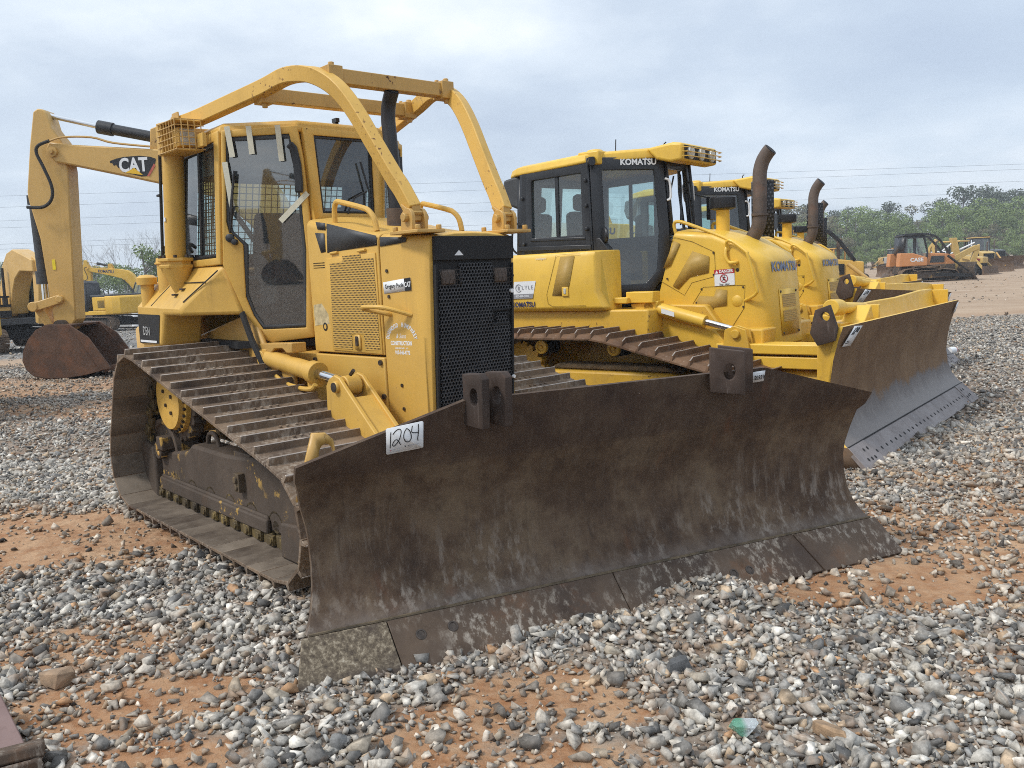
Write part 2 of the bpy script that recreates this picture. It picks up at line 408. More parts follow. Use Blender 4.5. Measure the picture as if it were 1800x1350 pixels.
me = bpy.data.meshes.new('ground'); me.vertices.add(nx*ny); me.vertices.foreach_set('co', np.stack([X, Y, Z], -1).ravel())
me.loops.add(F.size); me.loops.foreach_set('vertex_index', F.ravel().astype(np.int32)); me.polygons.add(len(F))
me.polygons.foreach_set('loop_start', np.arange(0, F.size, 4, dtype=np.int32)); me.update(calc_edges=True)
me.polygons.foreach_set('use_smooth', np.ones(len(F), bool))
at = me.attributes.new('bare', 'FLOAT', 'POINT'); at.data.foreach_set('value', bare(X, Y).ravel().astype(np.float32))
gm, t, b = new_mat('clay_and_gravel')
v = t.coord('Object'); an = t.new('ShaderNodeAttribute'); an.attribute_name = 'bare'; fb = an.outputs['Fac']
nA = t.noise(v, .5, 8, .62); nB = t.noise(v, 5, 9, .7); nC = t.noise(v, 42, 6, .7); wet = t.noise(v, .9, 4)
clay = t.mix(t.step(nA, .32, .68), (.36, .19, .095), (.50, .33, .20))
clay = t.mix(t.step(nB, .42, .66, 0, .85), clay, (.28, .12, .05))
clay = t.mix(t.step(nC, .5, .75, 0, .6), clay, (.45, .33, .23))
pos = t.sep(v); farv = t.step(pos[1], 8, 26)
clay = t.mix(t.math('MULTIPLY', farv, .75), clay, t.mix(t.step(nA, .3, .7), (.33, .25, .175), (.44, .355, .265)))
vo = t.new('ShaderNodeTexVoronoi'); t.put(vo.inputs['Vector'], v); vo.inputs['Scale'].default_value = 17
sp = t.new('ShaderNodeSeparateColor'); t.l.new(vo.outputs['Color'], sp.inputs[0])
grav = t.ramp(sp.outputs[0], [(0, (.09, .09, .095)), (.35, (.20, .20, .20)), (.7, (.36, .355, .34)), (1, (.52, .50, .46))])
grav = t.mix(t.step(vo.outputs['Distance'], .35, .7, 0, .75), grav, (.10, .075, .05))
m1 = t.math('ADD', fb, t.math('MULTIPLY', t.math('SUBTRACT', nB, .5), 1.1))
near = t.math('MULTIPLY', t.step(pos[1], 8, 16), .93)
grit = t.mix(t.step(nC, .3, .7), (.13, .115, .095), (.34, .315, .275)); grit = t.mix(t.step(nB, .4, .7, 0, .6), grit, (.24, .15, .09))
clay = t.mix(t.math('MULTIPLY', t.step(m1, .52, .22), t.math('MULTIPLY', t.step(pos[1], 16, 8), .82)), clay, grit)
# close by the stones are modelled, so the sheet under them is mostly clay and grit
gf = t.math('MULTIPLY', t.step(m1, .62, .35), t.math('ADD', near, .07))
t.put(b.inputs['Base Color'], t.mix(gf, clay, grav)); b.inputs['Roughness'].default_value = .95; b.inputs['Specular IOR Level'].default_value = .2
t.put(b.inputs['Normal'], t.bump(t.math('ADD', nC, t.math('MULTIPLY', vo.outputs['Distance'], -1.)), .7, .02))
me.materials.append(gm); ground = bpy.data.objects.new('ground', me); COL.objects.link(ground); ground['kind'] = 'structure'

# ------------------------------------------------------------------ crushed stone
def rock_protos(n, pts, seed):
    rg = np.random.default_rng(seed); out = []
    for _ in range(n):
        p = rg.normal(size=(pts, 3)); p /= np.linalg.norm(p, axis=1)[:, None]
        p = np.sign(p)*np.abs(p)**.55; p *= rg.uniform(.60, 1.0, (pts, 1)); p *= rg.uniform([.85, .65, .42], [1.25, .95, .75])
        bm = bmesh.new(); [bm.verts.new(q) for q in p]
        bmesh.ops.convex_hull(bm, input=bm.verts); bmesh.ops.delete(bm, geom=[q for q in bm.verts if not q.link_faces], context='VERTS')
        bm.verts.index_update(); vs = np.array([q.co[:] for q in bm.verts]); fs = np.array([[q.index for q in f.verts] for f in bm.faces]); bm.free()
        out.append((vs, fs))
    return out
def rand_rot(n, rg, tilt):
    yaw = rg.uniform(0, 2*PI, n); a = rg.normal(0, tilt, n); c = rg.normal(0, tilt, n)
    cy, sy = np.cos(yaw), np.sin(yaw); o, z = np.ones(n), np.zeros(n)
    Rz = np.stack([np.stack([cy, -sy, z], -1), np.stack([sy, cy, z], -1), np.stack([z, z, o], -1)], 1)
    Rx = np.stack([np.stack([o, z, z], -1), np.stack([z, np.cos(a), -np.sin(a)], -1), np.stack([z, np.sin(a), np.cos(a)], -1)], 1)
    Ry = np.stack([np.stack([np.cos(c), z, np.sin(c)], -1), np.stack([z, o, z], -1), np.stack([-np.sin(c), z, np.cos(c)], -1)], 1)
    return Rz@Rx@Ry
PAL = np.array([(.33, .315, .29), (.235, .225, .21), (.41, .39, .355), (.15, .146, .14), (.50, .475, .43), (.32, .285, .235), (.42, .325, .23), (.085, .084, .083), (.60, .575, .53), (.36, .22, .125), (.21, .21, .208)])
PW = np.array([.2, .17, .15, .11, .1, .07, .045, .055, .05, .02, .03]); PW /= PW.sum()
def scatter(name, x, y, size, protos, rg, tilt=.5, bury=.32, zoff=None):
    n = len(x); z = gz(x, y)+(0 if zoff is None else zoff); rot = rand_rot(n, rg, tilt); which = rg.integers(0, len(protos), n)
    base = PAL[rg.choice(len(PAL), n, p=PW)]*rg.uniform(.92, 1.32, (n, 1)); bb_ = bare(x, y)
    base = base*(1-.28*bb_[:, None]*np.array([.2, .6, 1.]))
    vsl, fsl, cl_ = [], [], []; o = 0
    for k, (vs, fs) in enumerate(protos):
        s = np.nonzero(which == k)[0]
        if not len(s): continue
        p = np.einsum('nij,vj->nvi', rot[s], vs)*size[s, None, None]
        p += np.stack([x[s], y[s], z[s]+size[s]*bury], -1)[:, None, :]
        vsl.append(p.reshape(-1, 3)); fsl.append((fs[None]+(np.arange(len(s))*len(vs))[:, None, None]).reshape(-1, 3)+o); o += len(s)*len(vs)
        cl_.append(np.repeat(base[s], len(vs), 0))
    vs = np.concatenate(vsl); fs = np.concatenate(fsl).astype(np.int32); cs = np.concatenate(cl_)
    me = bpy.data.meshes.new(name); me.vertices.add(len(vs)); me.vertices.foreach_set('co', vs.astype(np.float32).ravel())
    me.loops.add(fs.size); me.loops.foreach_set('vertex_index', fs.ravel()); me.polygons.add(len(fs))
    me.polygons.foreach_set('loop_start', np.arange(0, fs.size, 3, dtype=np.int32)); me.update(calc_edges=True)
    a = me.color_attributes.new('tone', 'FLOAT_COLOR', 'POINT'); a.data.foreach_set('color', np.concatenate([cs, np.ones((len(cs), 1))], 1).astype(np.float32).ravel())
    me.materials.append(stone_mat); ob = bpy.data.objects.new(name, me); COL.objects.link(ob); ob['kind'] = 'stuff'; return ob
stone_mat, t, b = new_mat('crushed_limestone')
va = t.new('ShaderNodeVertexColor'); va.layer_name = 'tone'; v = t.coord('Object')
ns = t.noise(v, 34, 7, .65); nv = t.noise(v, 90, 5, .7)
c = t.mix(t.step(ns, .34, .66), t.mix(1., va.outputs[0], (.55, .54, .52), 'MULTIPLY'), t.mix(1., va.outputs[0], (1.38, 1.36, 1.32), 'MULTIPLY'))
c = t.mix(t.step(nv, .60, .74, 0, .6), c, (.55, .52, .47)); c = t.mix(t.step(nv, .40, .28, 0, .6), c, (.08, .075, .07))
c = t.mix(t.step(t.noise(v, 9, 6), .52, .70, 0, .6), c, (.30, .17, .085))
t.put(b.inputs['Base Color'], c); t.put(b.inputs['Roughness'], t.step(ns, .3, .7, .6, .9)); b.inputs['Specular IOR Level'].default_value = .35
t.put(b.inputs['Normal'], t.bump(nv, .22, .003))
def wedge(n, y0, y1, rg):
    y = np.sqrt(rg.uniform(y0*y0, y1*y1, n)); x = rg.uniform(-1, 1, n)*(y*.66+2.4); return x, y
PR = rock_protos(60, 9, 3); PS = rock_protos(20, 7, 4)
rg = np.random.default_rng(5)
def lay(name, n, y0, y1, s0, s1, sd, protos, power=1.0, **k):
    x, y = wedge(n, y0, y1, rg); keep = rg.uniform(0, 1, n) > np.clip(bare(x, y)*1.12-.08, 0, .985)**power
    x, y = x[keep], y[keep]; s = np.clip(rg.lognormal(math.log(sd), .44, len(x)), s0, s1); return scatter(name, x, y, s, protos, rg, **k)
lay('gravel', 215000, 1.9, 8.4, .007, .058, .0182, PR, power=.9)
lay('gravel', 88000, 1.9, 7.5, .004, .014, .0075, PS, power=.35, bury=.15)
lay('gravel', 190000, 8.4, 22, .010, .055, .0225, PS, power=.9)
lay('gravel', 24000, 22, 62, .03, .09, .05, PS, power=1.0)
# ------------------------------------------------------------------ shared materials
OCHRE = (.655, .392, .08); YEL = (.75, .465, .055)
CATP = m_paint('ochre_paint', OCHRE, chip=.69, streak=.42, dust=.20, rough=.46, fade=.16)
RAILP = m_paint('scraped_rail_paint', OCHRE, chip=.60, streak=.35, dust=.22, rough=.5, chipscale=34, rust=(.13, .055, .028))
CATW = m_paint('worn_ochre_paint', (.54, .32, .085), chip=.625, streak=.4, dust=.35, rust=(.09, .04, .022))
KOMP = m_paint('bright_yellow_paint', YEL, chip=.72, streak=.34, dust=.16, rough=.40, fade=.15)
KOMW = m_paint('worn_yellow_paint', (.68, .40, .045), chip=.63, streak=.35, dust=.3)
EXCP = m_paint('excavator_yellow_paint', (.60, .37, .11), chip=.72, streak=.3, dust=.15)
EXKP = m_paint('excavator_bright_paint', (.70, .41, .04), chip=.74, streak=.2, dust=.12)
ORAP = m_paint('orange_paint', (.58, .25, .09), chip=.73, dust=.25)
TANP = m_paint('pale_yellow_paint', (.56, .38, .12), chip=.74, dust=.25)
BLADE = m_blade()
EDGE = m_steel('scraped_edge_steel', dark=(.058, .040, .030), mid=(.12, .084, .058), light=(.40, .35, .29), rust=(.16, .075, .035), lo=.54, metal=.15, rough=.62)
BITST, t, b = new_mat('pitted_end_bit_steel'); v = t.coord(); fn = t.noise(v, 46, 9, .75); mn = t.noise(v, 7, 6, .65)
c = t.ramp(t.step(fn, .34, .68), [(0, (.045, .03, .02)), (.45, (.13, .10, .065)), (.7, (.26, .21, .145)), (1, (.46, .41, .32))]); c = t.mix(t.step(mn, .50, .70, 0, .85), c, (.06, .042, .032))
c = t.mix(t.step(t.sep(v)[2], .045, .015, 0, .8), c, (.05, .036, .028)); t.put(b.inputs['Base Color'], c); b.inputs['Roughness'].default_value = .8; t.put(b.inputs['Normal'], t.bump(fn, .5, .006))
BROWNB = m_steel('rust_brown_blade', dark=(.10, .062, .036), mid=(.155, .10, .062), light=(.30, .24, .19), rust=(.17, .085, .035), lo=.68, metal=.05, rough=.6)
POLISH = m_steel('polished_blade_steel', dark=(.18, .155, .148), mid=(.265, .232, .22), light=(.38, .34, .32), rust=(.24, .16, .11), lo=.6, metal=.15, rough=.5, rustlo=.66)
SHOE = m_steel('track_shoe_steel', dark=(.065, .045, .034), mid=(.225, .155, .10), light=(.34, .28, .22), rust=(.20, .13, .075), lo=.50, metal=.1, rough=.75, rustlo=.5, rnd=True)
SHOEI = m_steel('inner_shoe_steel', dark=(.075, .055, .04), mid=(.24, .195, .15), light=(.25, .23, .2), rust=(.06, .045, .035), lo=.6, metal=.05, rough=.8, rnd=True, rustlo=.56)
WORN = m_flat('worn_steel_edge', (.34, .29, .25), rough=.5, metal=.3, var=.45, scale=14)
GRIME = m_steel('oily_frame_steel', dark=(.058, .044, .034), mid=(.105, .08, .062), light=(.46, .30, .08), rust=(.11, .07, .045), lo=.665, metal=.05, rough=.7, patch=(.40, .25, .07))
CHAIN = m_steel('greasy_chain_steel', patch=(.34, .23, .07), dark=(.05, .038, .026), mid=(.13, .095, .045), light=(.38, .27, .09), rust=(.16, .10, .04), lo=.55, metal=.15, rough=.6)
IRON = m_steel('rusty_bracket_iron', dark=(.045, .032, .026), mid=(.085, .058, .045), light=(.2, .16, .14), rust=(.13, .055, .03), lo=.6, metal=.1, rough=.75)
STACKM = m_steel('heat_rusted_pipe', dark=(.085, .066, .056), mid=(.15, .115, .095), light=(.25, .2, .17), rust=(.2, .1, .06), lo=.68, metal=.2, rough=.6, rustlo=.58)
GRILLM = m_flat('grey_black_grille', (.048, .050, .056), rough=.5, var=.35, scale=7)
BLACK = m_flat('black_paint', (.016, .016, .018), rough=.42, var=.3, scale=9)
MATTE = m_flat('black_matte', (.011, .011, .012), rough=.8, var=.3)
RUB = m_flat('black_rubber', (.02, .02, .02), rough=.75, var=.3, scale=12)
DKG = m_flat('dark_grey_trim', (.045, .047, .05), rough=.55, var=.25, scale=8)
CABK = m_flat('charcoal_cab_paint', (.017, .018, .021), rough=.38, var=.35, scale=5)
CHROME = m_flat('chrome_rod', (.72, .72, .72), rough=.12, metal=1., var=.05)
BOLT = m_flat('dark_bolt_steel', (.07, .055, .045), rough=.5, metal=.5, var=.4, scale=40)
FAINT = m_flat('scuffed_grey_letters', (.42, .42, .41), rough=.6, var=.6, scale=30)
WHITE = m_flat('white_vinyl', (.74, .75, .76), rough=.5, var=.04, scale=14)
LGREY = m_flat('grey_vinyl', (.27, .27, .29), rough=.5, var=.1)
INK = m_flat('black_ink', (.012, .012, .014), rough=.5, var=.1)
NAVY = m_flat('navy_letters', (.022, .025, .085), rough=.45, var=.2)
FADEB = m_flat('faded_blue_letters', (.15, .19, .30), rough=.5, var=.3, scale=40)
REDV = m_flat('red_vinyl', (.42, .025, .03), rough=.45, var=.1)
TAPE = m_flat('cream_masking_tape', (.66, .63, .50), rough=.7, var=.06, scale=12)
LENS = m_flat('lamp_lens', (.55, .55, .5), rough=.2, var=.2, scale=30)
FABRIC = m_flat('grey_seat_vinyl', (.06, .065, .07), rough=.7, var=.2, scale=6)
INSIDE = m_flat('pale_cab_trim', (.33, .34, .34), rough=.7, var=.08)
PERF = m_perf('perforated_ochre_sheet', OCHRE, pitch=.0145, hole=.31)
PERFK = m_perf('yellow_mesh_screen', (.50, .31, .06), pitch=.009, hole=.24, dark=(.25, .155, .03)); SEAM = m_flat('panel_gap_shadowless', (.16, .10, .015), rough=.8)
GLASS = m_glass('cab_glass', (.70, .76, .77), op=.07, dirt_sheen=(.30, .33, .36), refl=1.0, boost=2.8, base=.07)  # film over the pane is tinted blue-grey to paint in some sky reflection
GLASSG = m_glass('green_cab_glass', (.76, .90, .88), op=.06)
GLASSD = m_glass('dark_tinted_glass', (.50, .55, .54), op=.10)
HAZEDEC = m_flat('worn_decal_residue', (.50, .40, .22), rough=.7, var=.3, scale=30)
CATYEL = m_flat('logo_yellow', (.75, .45, .02), rough=.5, var=.05)
RED2 = m_flat('faded_red_stripe', (.45, .1, .07), rough=.5, var=.3, scale=30)
# ================================================================== the near bulldozer
A = thing('bulldozer', 'ochre bulldozer with curved limb guards over its cab, brown blade marked 1204 in front', 'bulldozer', (-1.145488, 6.290060, 0), R(-48.5))
def shoe_mesh(name, w, pitch, gh=.066, pt=.02, tap=.012, curl=0., mats=None):
    """one track shoe: x along travel, y across, z outward"""
    h = w/2; p = pitch/2; mb = MB()
    def row(prof, inner=()):
        n = len(prof); ys = [-h, -h+.05, h-.05, h] if curl else [-h, h]; vs = []
        for y in ys:
            dz = -curl if abs(y) > h-.02 else 0
            vs += [(x, y*(1-(tap if z > .03 else 0)), z+dz) for x, z in prof]
        fs = [tuple(range(n-1, -1, -1)), tuple(range((len(ys)-1)*n, len(ys)*n))]
        for k in range(len(ys)-1):
            for i in range(n): fs.append((k*n+i, k*n+(i+1) % n, (k+1)*n+(i+1) % n, (k+1)*n+i))
        m0 = len(mb.mi); mb.add(vs, fs)
        for k in range(len(ys)-1):
            for i in inner: mb.mi[m0+2+k*n+i] = 2
    mb.cur = 0
    row([(-p+.007, 0), (p-.007, 0), (p+.003, .009), (p+.003, .022), (p-.014, pt+.003), (-p+.02, pt-.002), (-p-.016, .018), (-p-.016, .010)], inner=(0,))
    row([(p-.034, pt), (p-.004, pt), (p-.011, gh-.005), (p-.024, gh-.005)])
    mb.cur = 1
    row([(p-.0242, gh-.005), (p-.0108, gh-.005), (p-.0125, gh), (p-.0225, gh)])
    mb.cur = 0
    for bx in (-.035, .02):
        for by in (-.075, .075, -.03, .03): mb.cyl((bx, by, pt-.003), (bx, by, pt+.012), .011, n=6)
    o = mb.build(name, mats, bevel=.0025, seg=1); me = o.data
    return o
def lay_track(parent, tr, yc, pitch, w, first, name='track_shoe', phase=0., skip=None):
    n = int(round(tr.total/pitch)); pt = tr.total/n; out = []
    for k in range(n):
        (x, z), (tx, tz) = tr.frame(k*pt+phase, pt)
        if k == 0 and first.parent is None: o = first
        else:
            o = first.copy(); COL.objects.link(o)
        o.parent = parent
        m = Matrix(((tx, 0, tz, x), (0, -1, 0, yc), (tz, 0, -tx, z), (0, 0, 0, 1)))
        o.matrix_basis = m @ Matrix.Rotation(R(random.uniform(-1.2, 1.2)), 4, 'Y'); out.append(o)
    return out
def chain_mb(tr, yc, pitch, gap=.10, inner=.0, h=.075):
    mb = MB(); n = int(round(tr.total/pitch)); pt = tr.total/n
    for k in range(n):
        (x, z), (tx, tz) = tr.frame(k*pt, pt); rot = Matrix(((tx, 0, tz), (0, -1, 0), (tz, 0, -tx)))
        for sgn in (-1, 1):
            c = V((x, yc+sgn*gap, z))-rot@V((0, 0, h*.5)); mb.box(c, (pt*.62, .028, h), rot)
            c2 = V((x, yc+sgn*(gap+.022), z))+rot@V((pt*.42, 0, -h*.55)); mb.box(c2, (pt*.5, .024, h*.85), rot)
        e = rot@V((pt/2, 0, -h*.55)); c = V((x, yc, z))+e
        mb.cyl(c-V((0, gap+.045, 0)), c+V((0, gap+.045, 0)), .024, n=8)
    return mb
def wheel_mb(c, r, w, n=28, hub=.4, lip=.02):
    y = V((0, 1, 0)); c = V(c)
    return MB().lathe(c-y*w/2, y, [(0, 0), (0, r*hub), (.02, r*hub), (.022, r*.82), (0, r*.86), (0, r), (w*.3, r), (w*.32, r-lip), (w*.68, r-lip), (w*.7, r), (w, r), (w, r*.86), (w-.022, r*.82), (w-.02, r*hub), (w, r*hub), (w, 0)], n)
def sprocket_mb(c, r, w, teeth=24, rin=.6):
    c = V(c); pts = []
    for i in range(teeth):
        a = 2*PI*i/teeth
        for da, rr in ((-.42, r*.90), (-.2, r), (.2, r), (.42, r*.90)):
            pts.append((c.x+rr*math.cos(a+da*2*PI/teeth), c.z+rr*math.sin(a+da*2*PI/teeth)))
    return MB().prism(pts, c.y-w/2, c.y+w/2)

CLAMPM = m_steel('half_bare_clamp', dark=(.07, .05, .035), mid=(.12, .09, .06), light=(.48, .31, .08), rust=(.12, .07, .04), lo=.56, metal=.05, rough=.7)
TA = Track([(-1.05, .385, .30), (1.33, .385, .30), (-.78, .855, .335)])
cat_shoe = shoe_mesh('track_shoe', .762, .168, gh=.062, mats=[SHOE, WORN, SHOEI])
for sg in (-1, 1):
    tk = chain_mb(TA, sg*1.0, .168).build('track', CHAIN, A, bevel=.003, seg=1)
    lay_track(tk, TA, sg*1.0, .168, .762, cat_shoe, phase=.03)
    fr = MB()
    yo = sg*1.10; yi = sg*.90
    fr.prism([(-1.10, .16), (.86, .16), (1.02, .24), (1.02, .46), (.86, .56), (.55, .595), (.1, .56), (-.45, .56), (-.55, .50), (-1.08, .43)], yi, yo)
    f_ = fr.build('track_frame', GRIME, A, bevel=.022, seg=2)
    g = MB(); g.prism([(-1.06, .155), (.72, .155), (.72, .245), (-1.06, .25)], yo, yo+sg*.035); g.prism([(-1.05, .235), (.71, .23), (.70, .262), (-1.05, .268)], yo-sg*.005, yo+sg*.02)
    g.build('roller_guard', GRIME, f_, bevel=.012)
    e = MB(); e.prism([(-1.40, .42), (-1.30, .50), (-1.10, .47), (-1.08, .08), (-1.30, .07), (-1.36, .2)], sg*.93, sg*1.15); e.build('frame_end_cap', GRIME, f_, bevel=.02)
    n_ = MB(); n_.prism([(.98, .53), (1.16, .44), (1.22, .30), (1.20, .10), (1.03, .10), (1.0, .25), (.93, .34)], sg*1.02, sg*1.15); n_.prism([(1.0, .09), (1.27, .09), (1.30, .26), (1.22, .32), (1.02, .30)], sg*1.12, sg*1.19)
    n_.build('idler_guard', GRIME, f_, bevel=.014)
    for x_, z_ in ((-.98, .47), (.36, .42)):
        b_ = MB(); b_.box((x_, yo+sg*.02, z_), (.07, .05, .12)); b_.cyl((x_, yo, z_+.02), (x_, yo+sg*.06, z_+.02), .024, n=8); b_.cyl((x_, yo, z_-.03), (x_, yo+sg*.055, z_-.03), .02, n=8)
        b_.build('clamp', CATW if x_ < 0 else CLAMPM, f_, bevel=.005)
    l_ = MB(); l_.tube(spline([(-.40, sg*1.0, .55), (-.36, sg*1.0, .63), (-.26, sg*1.0, .635), (-.20, sg*1.0, .55)], 4), .018); l_.build('lifting_eye', GRIME, f_, bevel=.006)
    l_ = MB(); l_.box((.34, sg*1.04, .575), (.24, .09, .05)); l_.cyl((.40, sg*1.04, .58), (.40, sg*1.04, .625), .03, n=10); l_.build('frame_lug', GRIME, f_, bevel=.006)
    for x_ in (-.82, -.5, -.18, .14, .46, .78): wheel_mb((x_, sg*1.0, .205), .098, .20, 20).build('track_roller', CHAIN, f_)
    wheel_mb((1.33, sg*1.0, .385), .275, .17, 30).build('idler', GRIME, A, bevel=.004)
    wheel_mb((-1.05, sg*1.0, .40), .285, .17, 30).build('idler', GRIME, A, bevel=.004)
    hb = MB(); hb.cyl((-1.0, sg*1.0, .46), (-1.0, sg*1.15, .46), .07, n=14); hb.box((-.93, sg*1.11, .52), (.12, .1, .1)); hb.build('idler_bearing', GRIME, A, bevel=.01)
    sprocket_mb((-.78, sg*1.0, .855), .315, .09, 23).build('sprocket', GRIME, A, bevel=.006)
    dr = MB(); dr.lathe((-.78, sg*.72, .855), (0, sg, 0), [(0, .27), (.2, .27), (.22, .24), (.30, .235), (.31, .25), (.36, .25), (.365, .222), (.40, .215), (.405, 0)], 36)
    bb = dr; bb.cur = 1
    for k in range(28):
        a = 2*PI*k/28; bb.cyl((-.78+.236*math.cos(a), sg*1.075, .855+.236*math.sin(a)), (-.78+.236*math.cos(a), sg*1.098, .855+.236*math.sin(a)), .012, n=6)
    for x_, z_ in ((-.05, .06), (.06, .12), (.09, .03), (-.02, -.04), (.07, -.09)): bb.cyl((-.78+x_, sg*1.12, .855+z_), (-.78+x_, sg*1.135, .855+z_), .014, n=6)
    bb.build('final_drive', [CATP, BOLT], A)

# ---- belly and main frame
c = MB(); c.bb((-1.55, -.57, .42), (-.02, .57, 1.05)); c.bb((-.03, -.34, .42), (1.2, .34, 1.0))
for s_ in (-1, 1): c.prism([(-1.62, 1.22), (-.38, 1.46), (-.24, 1.28), (-.12, 1.10), (.2, 1.05), (.2, .9), (-1.6, .9)], s_*.58, s_*.62)
c.build('main_frame', CATW, A, bevel=.015)
c = MB(); c.loft([[(x, s*w, z) for s, z in ((-1, .55), (-1, 1.172), (1, 1.172), (1, .55))] for x, w in ((.0, .475), (1.034, .425))]); c.build('engine_side_panel', CATP, A, bevel=.008)
c = MB()
for x_, z_ in ((.25, 1.13), (1.0, 1.14), (1.015, .93), (1.015, .80)): y_ = -.475+.05*x_/1.034; c.cyl((x_, y_-.014, z_), (x_, y_+.01, z_), .017, n=8)
c.build('panel_bolts', BOLT, A)
c = MB(); c.prism([(-.3, 1.235), (.235, 1.255), (.235, 1.19), (.16, 1.185), (.1, 1.215), (-.02, 1.21), (-.08, 1.175), (-.29, 1.165)], -.63, -.52); c.build('step_plate', CATW, A, bevel=.006)
c = MB(); c.sweep([(-.355, -.69, 1.46), (-.28, -.67, 1.27), (-.16, -.655, 1.10), (-.12, -.65, 1.02)], .02, .055, (0, 1, 0)); c.build('rubber_strip', RUB, A)

# ---- hood
def hood_ring(x, hw, zb, zt, rr, crown=.02, n=5):
    out = [(x, -hw, zb), (x, -hw-.003, (zb+zt)/2)]
    out += [(x, -hw+rr-rr*math.cos(R(90*i/n)), zt-rr+rr*math.sin(R(90*i/n))) for i in range(n+1)]
    out += [(x, y, zt+crown*(1-(y/hw)**2)) for y in (-hw*.4, 0, hw*.4)]
    out += [(x, -y, z) for (x, y, z) in reversed(out[:n+3])]
    return out
h = MB().loft([hood_ring(-.02, .29, 1.185, 2.095, .06), hood_ring(.245, .455, 1.185, 2.07, .05), hood_ring(.65, .435, 1.185, 1.985, .05), hood_ring(1.025, .412, 1.185, 1.928, .05)])
hood = h.build('hood', CATP, A, bevel=.006)
nz = [hood_ring(1.037, .410, .70, 1.925, .05), hood_ring(1.25, .372, .70, 1.908, .05), hood_ring(1.36, .348, .70, 1.90, .045)]
def lean(ring, dx):  # front face leans back a little toward the top... measured: top further forward
    return [(x+dx*(z-.7)/1.2, y, z) for x, y, z in ring]
nz += [lean(hood_ring(1.352, .338, .70, 1.895, .045), .055), lean(hood_ring(1.372, .325, .705, 1.885, .045), .058)]
nose = MB().loft(nz).build('nose', CATP, A, bevel=.008)
# grille: honeycomb plate standing in the nose opening
def gp(u, w, o=0.): # u across (-1..1), w 0 bottom..1 top
    x = 1.375+.058*w*1.0+o; return (x, u*(.305-.004*w), .78+1.10*w)
g = MB(); g.add([gp(-1, 0, -.02), gp(1, 0, -.02), gp(1, 1, -.02), gp(-1, 1, -.02), gp(-1, 0, .006), gp(1, 0, .006), gp(1, 1, .006), gp(-1, 1, .006)], [(4, 5, 6, 7), (0, 1, 5, 4), (1, 2, 6, 5), (2, 3, 7, 6), (3, 0, 4, 7)])
gr = g.build('grille', MATTE, A)
hx = MB(); px_ = .0236; pz_ = px_*.88; H0 = .94
def hole(u, z, top):
    cx = u; cz = z; ro = px_/math.sqrt(3); out_ = []; inn = []; bk = []
    for k in range(6):
        a = R(60*k+30); out_.append((cx+ro*math.cos(a), cz+ro*math.sin(a))); inn.append((cx+ro*.74*math.cos(a), cz+ro*.74*math.sin(a)))
    def P(q, o): w = (q[1]-.78)/1.10; return (1.375+.058*w+o, q[0], q[1])
    vs = [P(q, .022) for q in out_]+[P(q, .023) for q in inn]+[P(q, .009) for q in inn]
    hx.add(vs, [(k, (k+1) % 6, 6+(k+1) % 6, 6+k) for k in range(6)]+[(6+k, 6+(k+1) % 6, 12+(k+1) % 6, 12+k) for k in range(6)])
nr = int((1.735-.80)/pz_)
for j in range(nr):
    z = .80+j*pz_; w0 = .282
    for i in range(-12, 13):
        u = i*px_+(px_/2 if j % 2 else 0)
        if abs(u) > w0: continue
        if 1.34 < z < 1.43 and u > .13 and not (.155 < u < .25 and 1.355 < z < 1.415): continue
        if z > 1.60 and (u < -.12 or u > .13): continue
        hole(u, z, 0)
hx.build('grille_mesh', GRILLM, gr, fix=False)
f = MB()
for (u0, u1, z0, z1) in ((-.305, .305, 1.745, 1.885), (-.305, -.290, .78, 1.72), (.290, .305, .78, 1.72), (.13, .272, 1.425, 1.44), (.13, .272, 1.335, 1.35)):
    w0 = (z0-.78)/1.1; w1 = (z1-.78)/1.1; x0 = 1.375+.058*w0; x1 = 1.375+.058*w1
    f.add([(x0, u0, z0), (x0, u1, z0), (x1, u1, z1), (x1, u0, z1), (x0+.026, u0, z0), (x0+.026, u1, z0), (x1+.026, u1, z1), (x1+.026, u0, z1)], [(4, 5, 6, 7), (0, 1, 5, 4), (1, 2, 6, 5), (2, 3, 7, 6), (3, 0, 4, 7)])
f.build('grille_frame', MATTE, gr, bevel=.003)
tri = MB(); tri.add([(1.4545, -.165, 1.772), (1.4545, -.095, 1.772), (1.456, -.13, 1.803)], [(0, 1, 2)]); tri.build('warning_triangle', WHITE, gr, fix=False)
for s_ in (-1, 1):
    lm = MB(); lm.box((1.432, s_*.205, 1.645), (.03, .10, .085)); lm.build('headlamp', STACKM, gr, bevel=.01)
    lc = MB()
    for k in range(6): lc.tube([(1.452, s_*.205-.075+.03*k, 1.69), (1.475, s_*.205-.075+.03*k, 1.64), (1.45, s_*.205-.07+.03*k, 1.59)], .0016, 4)
    for k in range(4): lc.tube([(1.45, s_*.205-.08, 1.60+.03*k), (1.474, s_*.205, 1.60+.03*k), (1.45, s_*.205+.08, 1.60+.03*k)], .0016, 4)
    lc.build('lamp_cage', BOLT, gr)
st = MB(); st.cyl((1.435, .285, 1.545), (1.45, .285, 1.545), .013, n=10); st.cyl((1.415, .29, 1.0), (1.43, .29, 1.0), .011, n=10); st.build('clip', WHITE, gr)
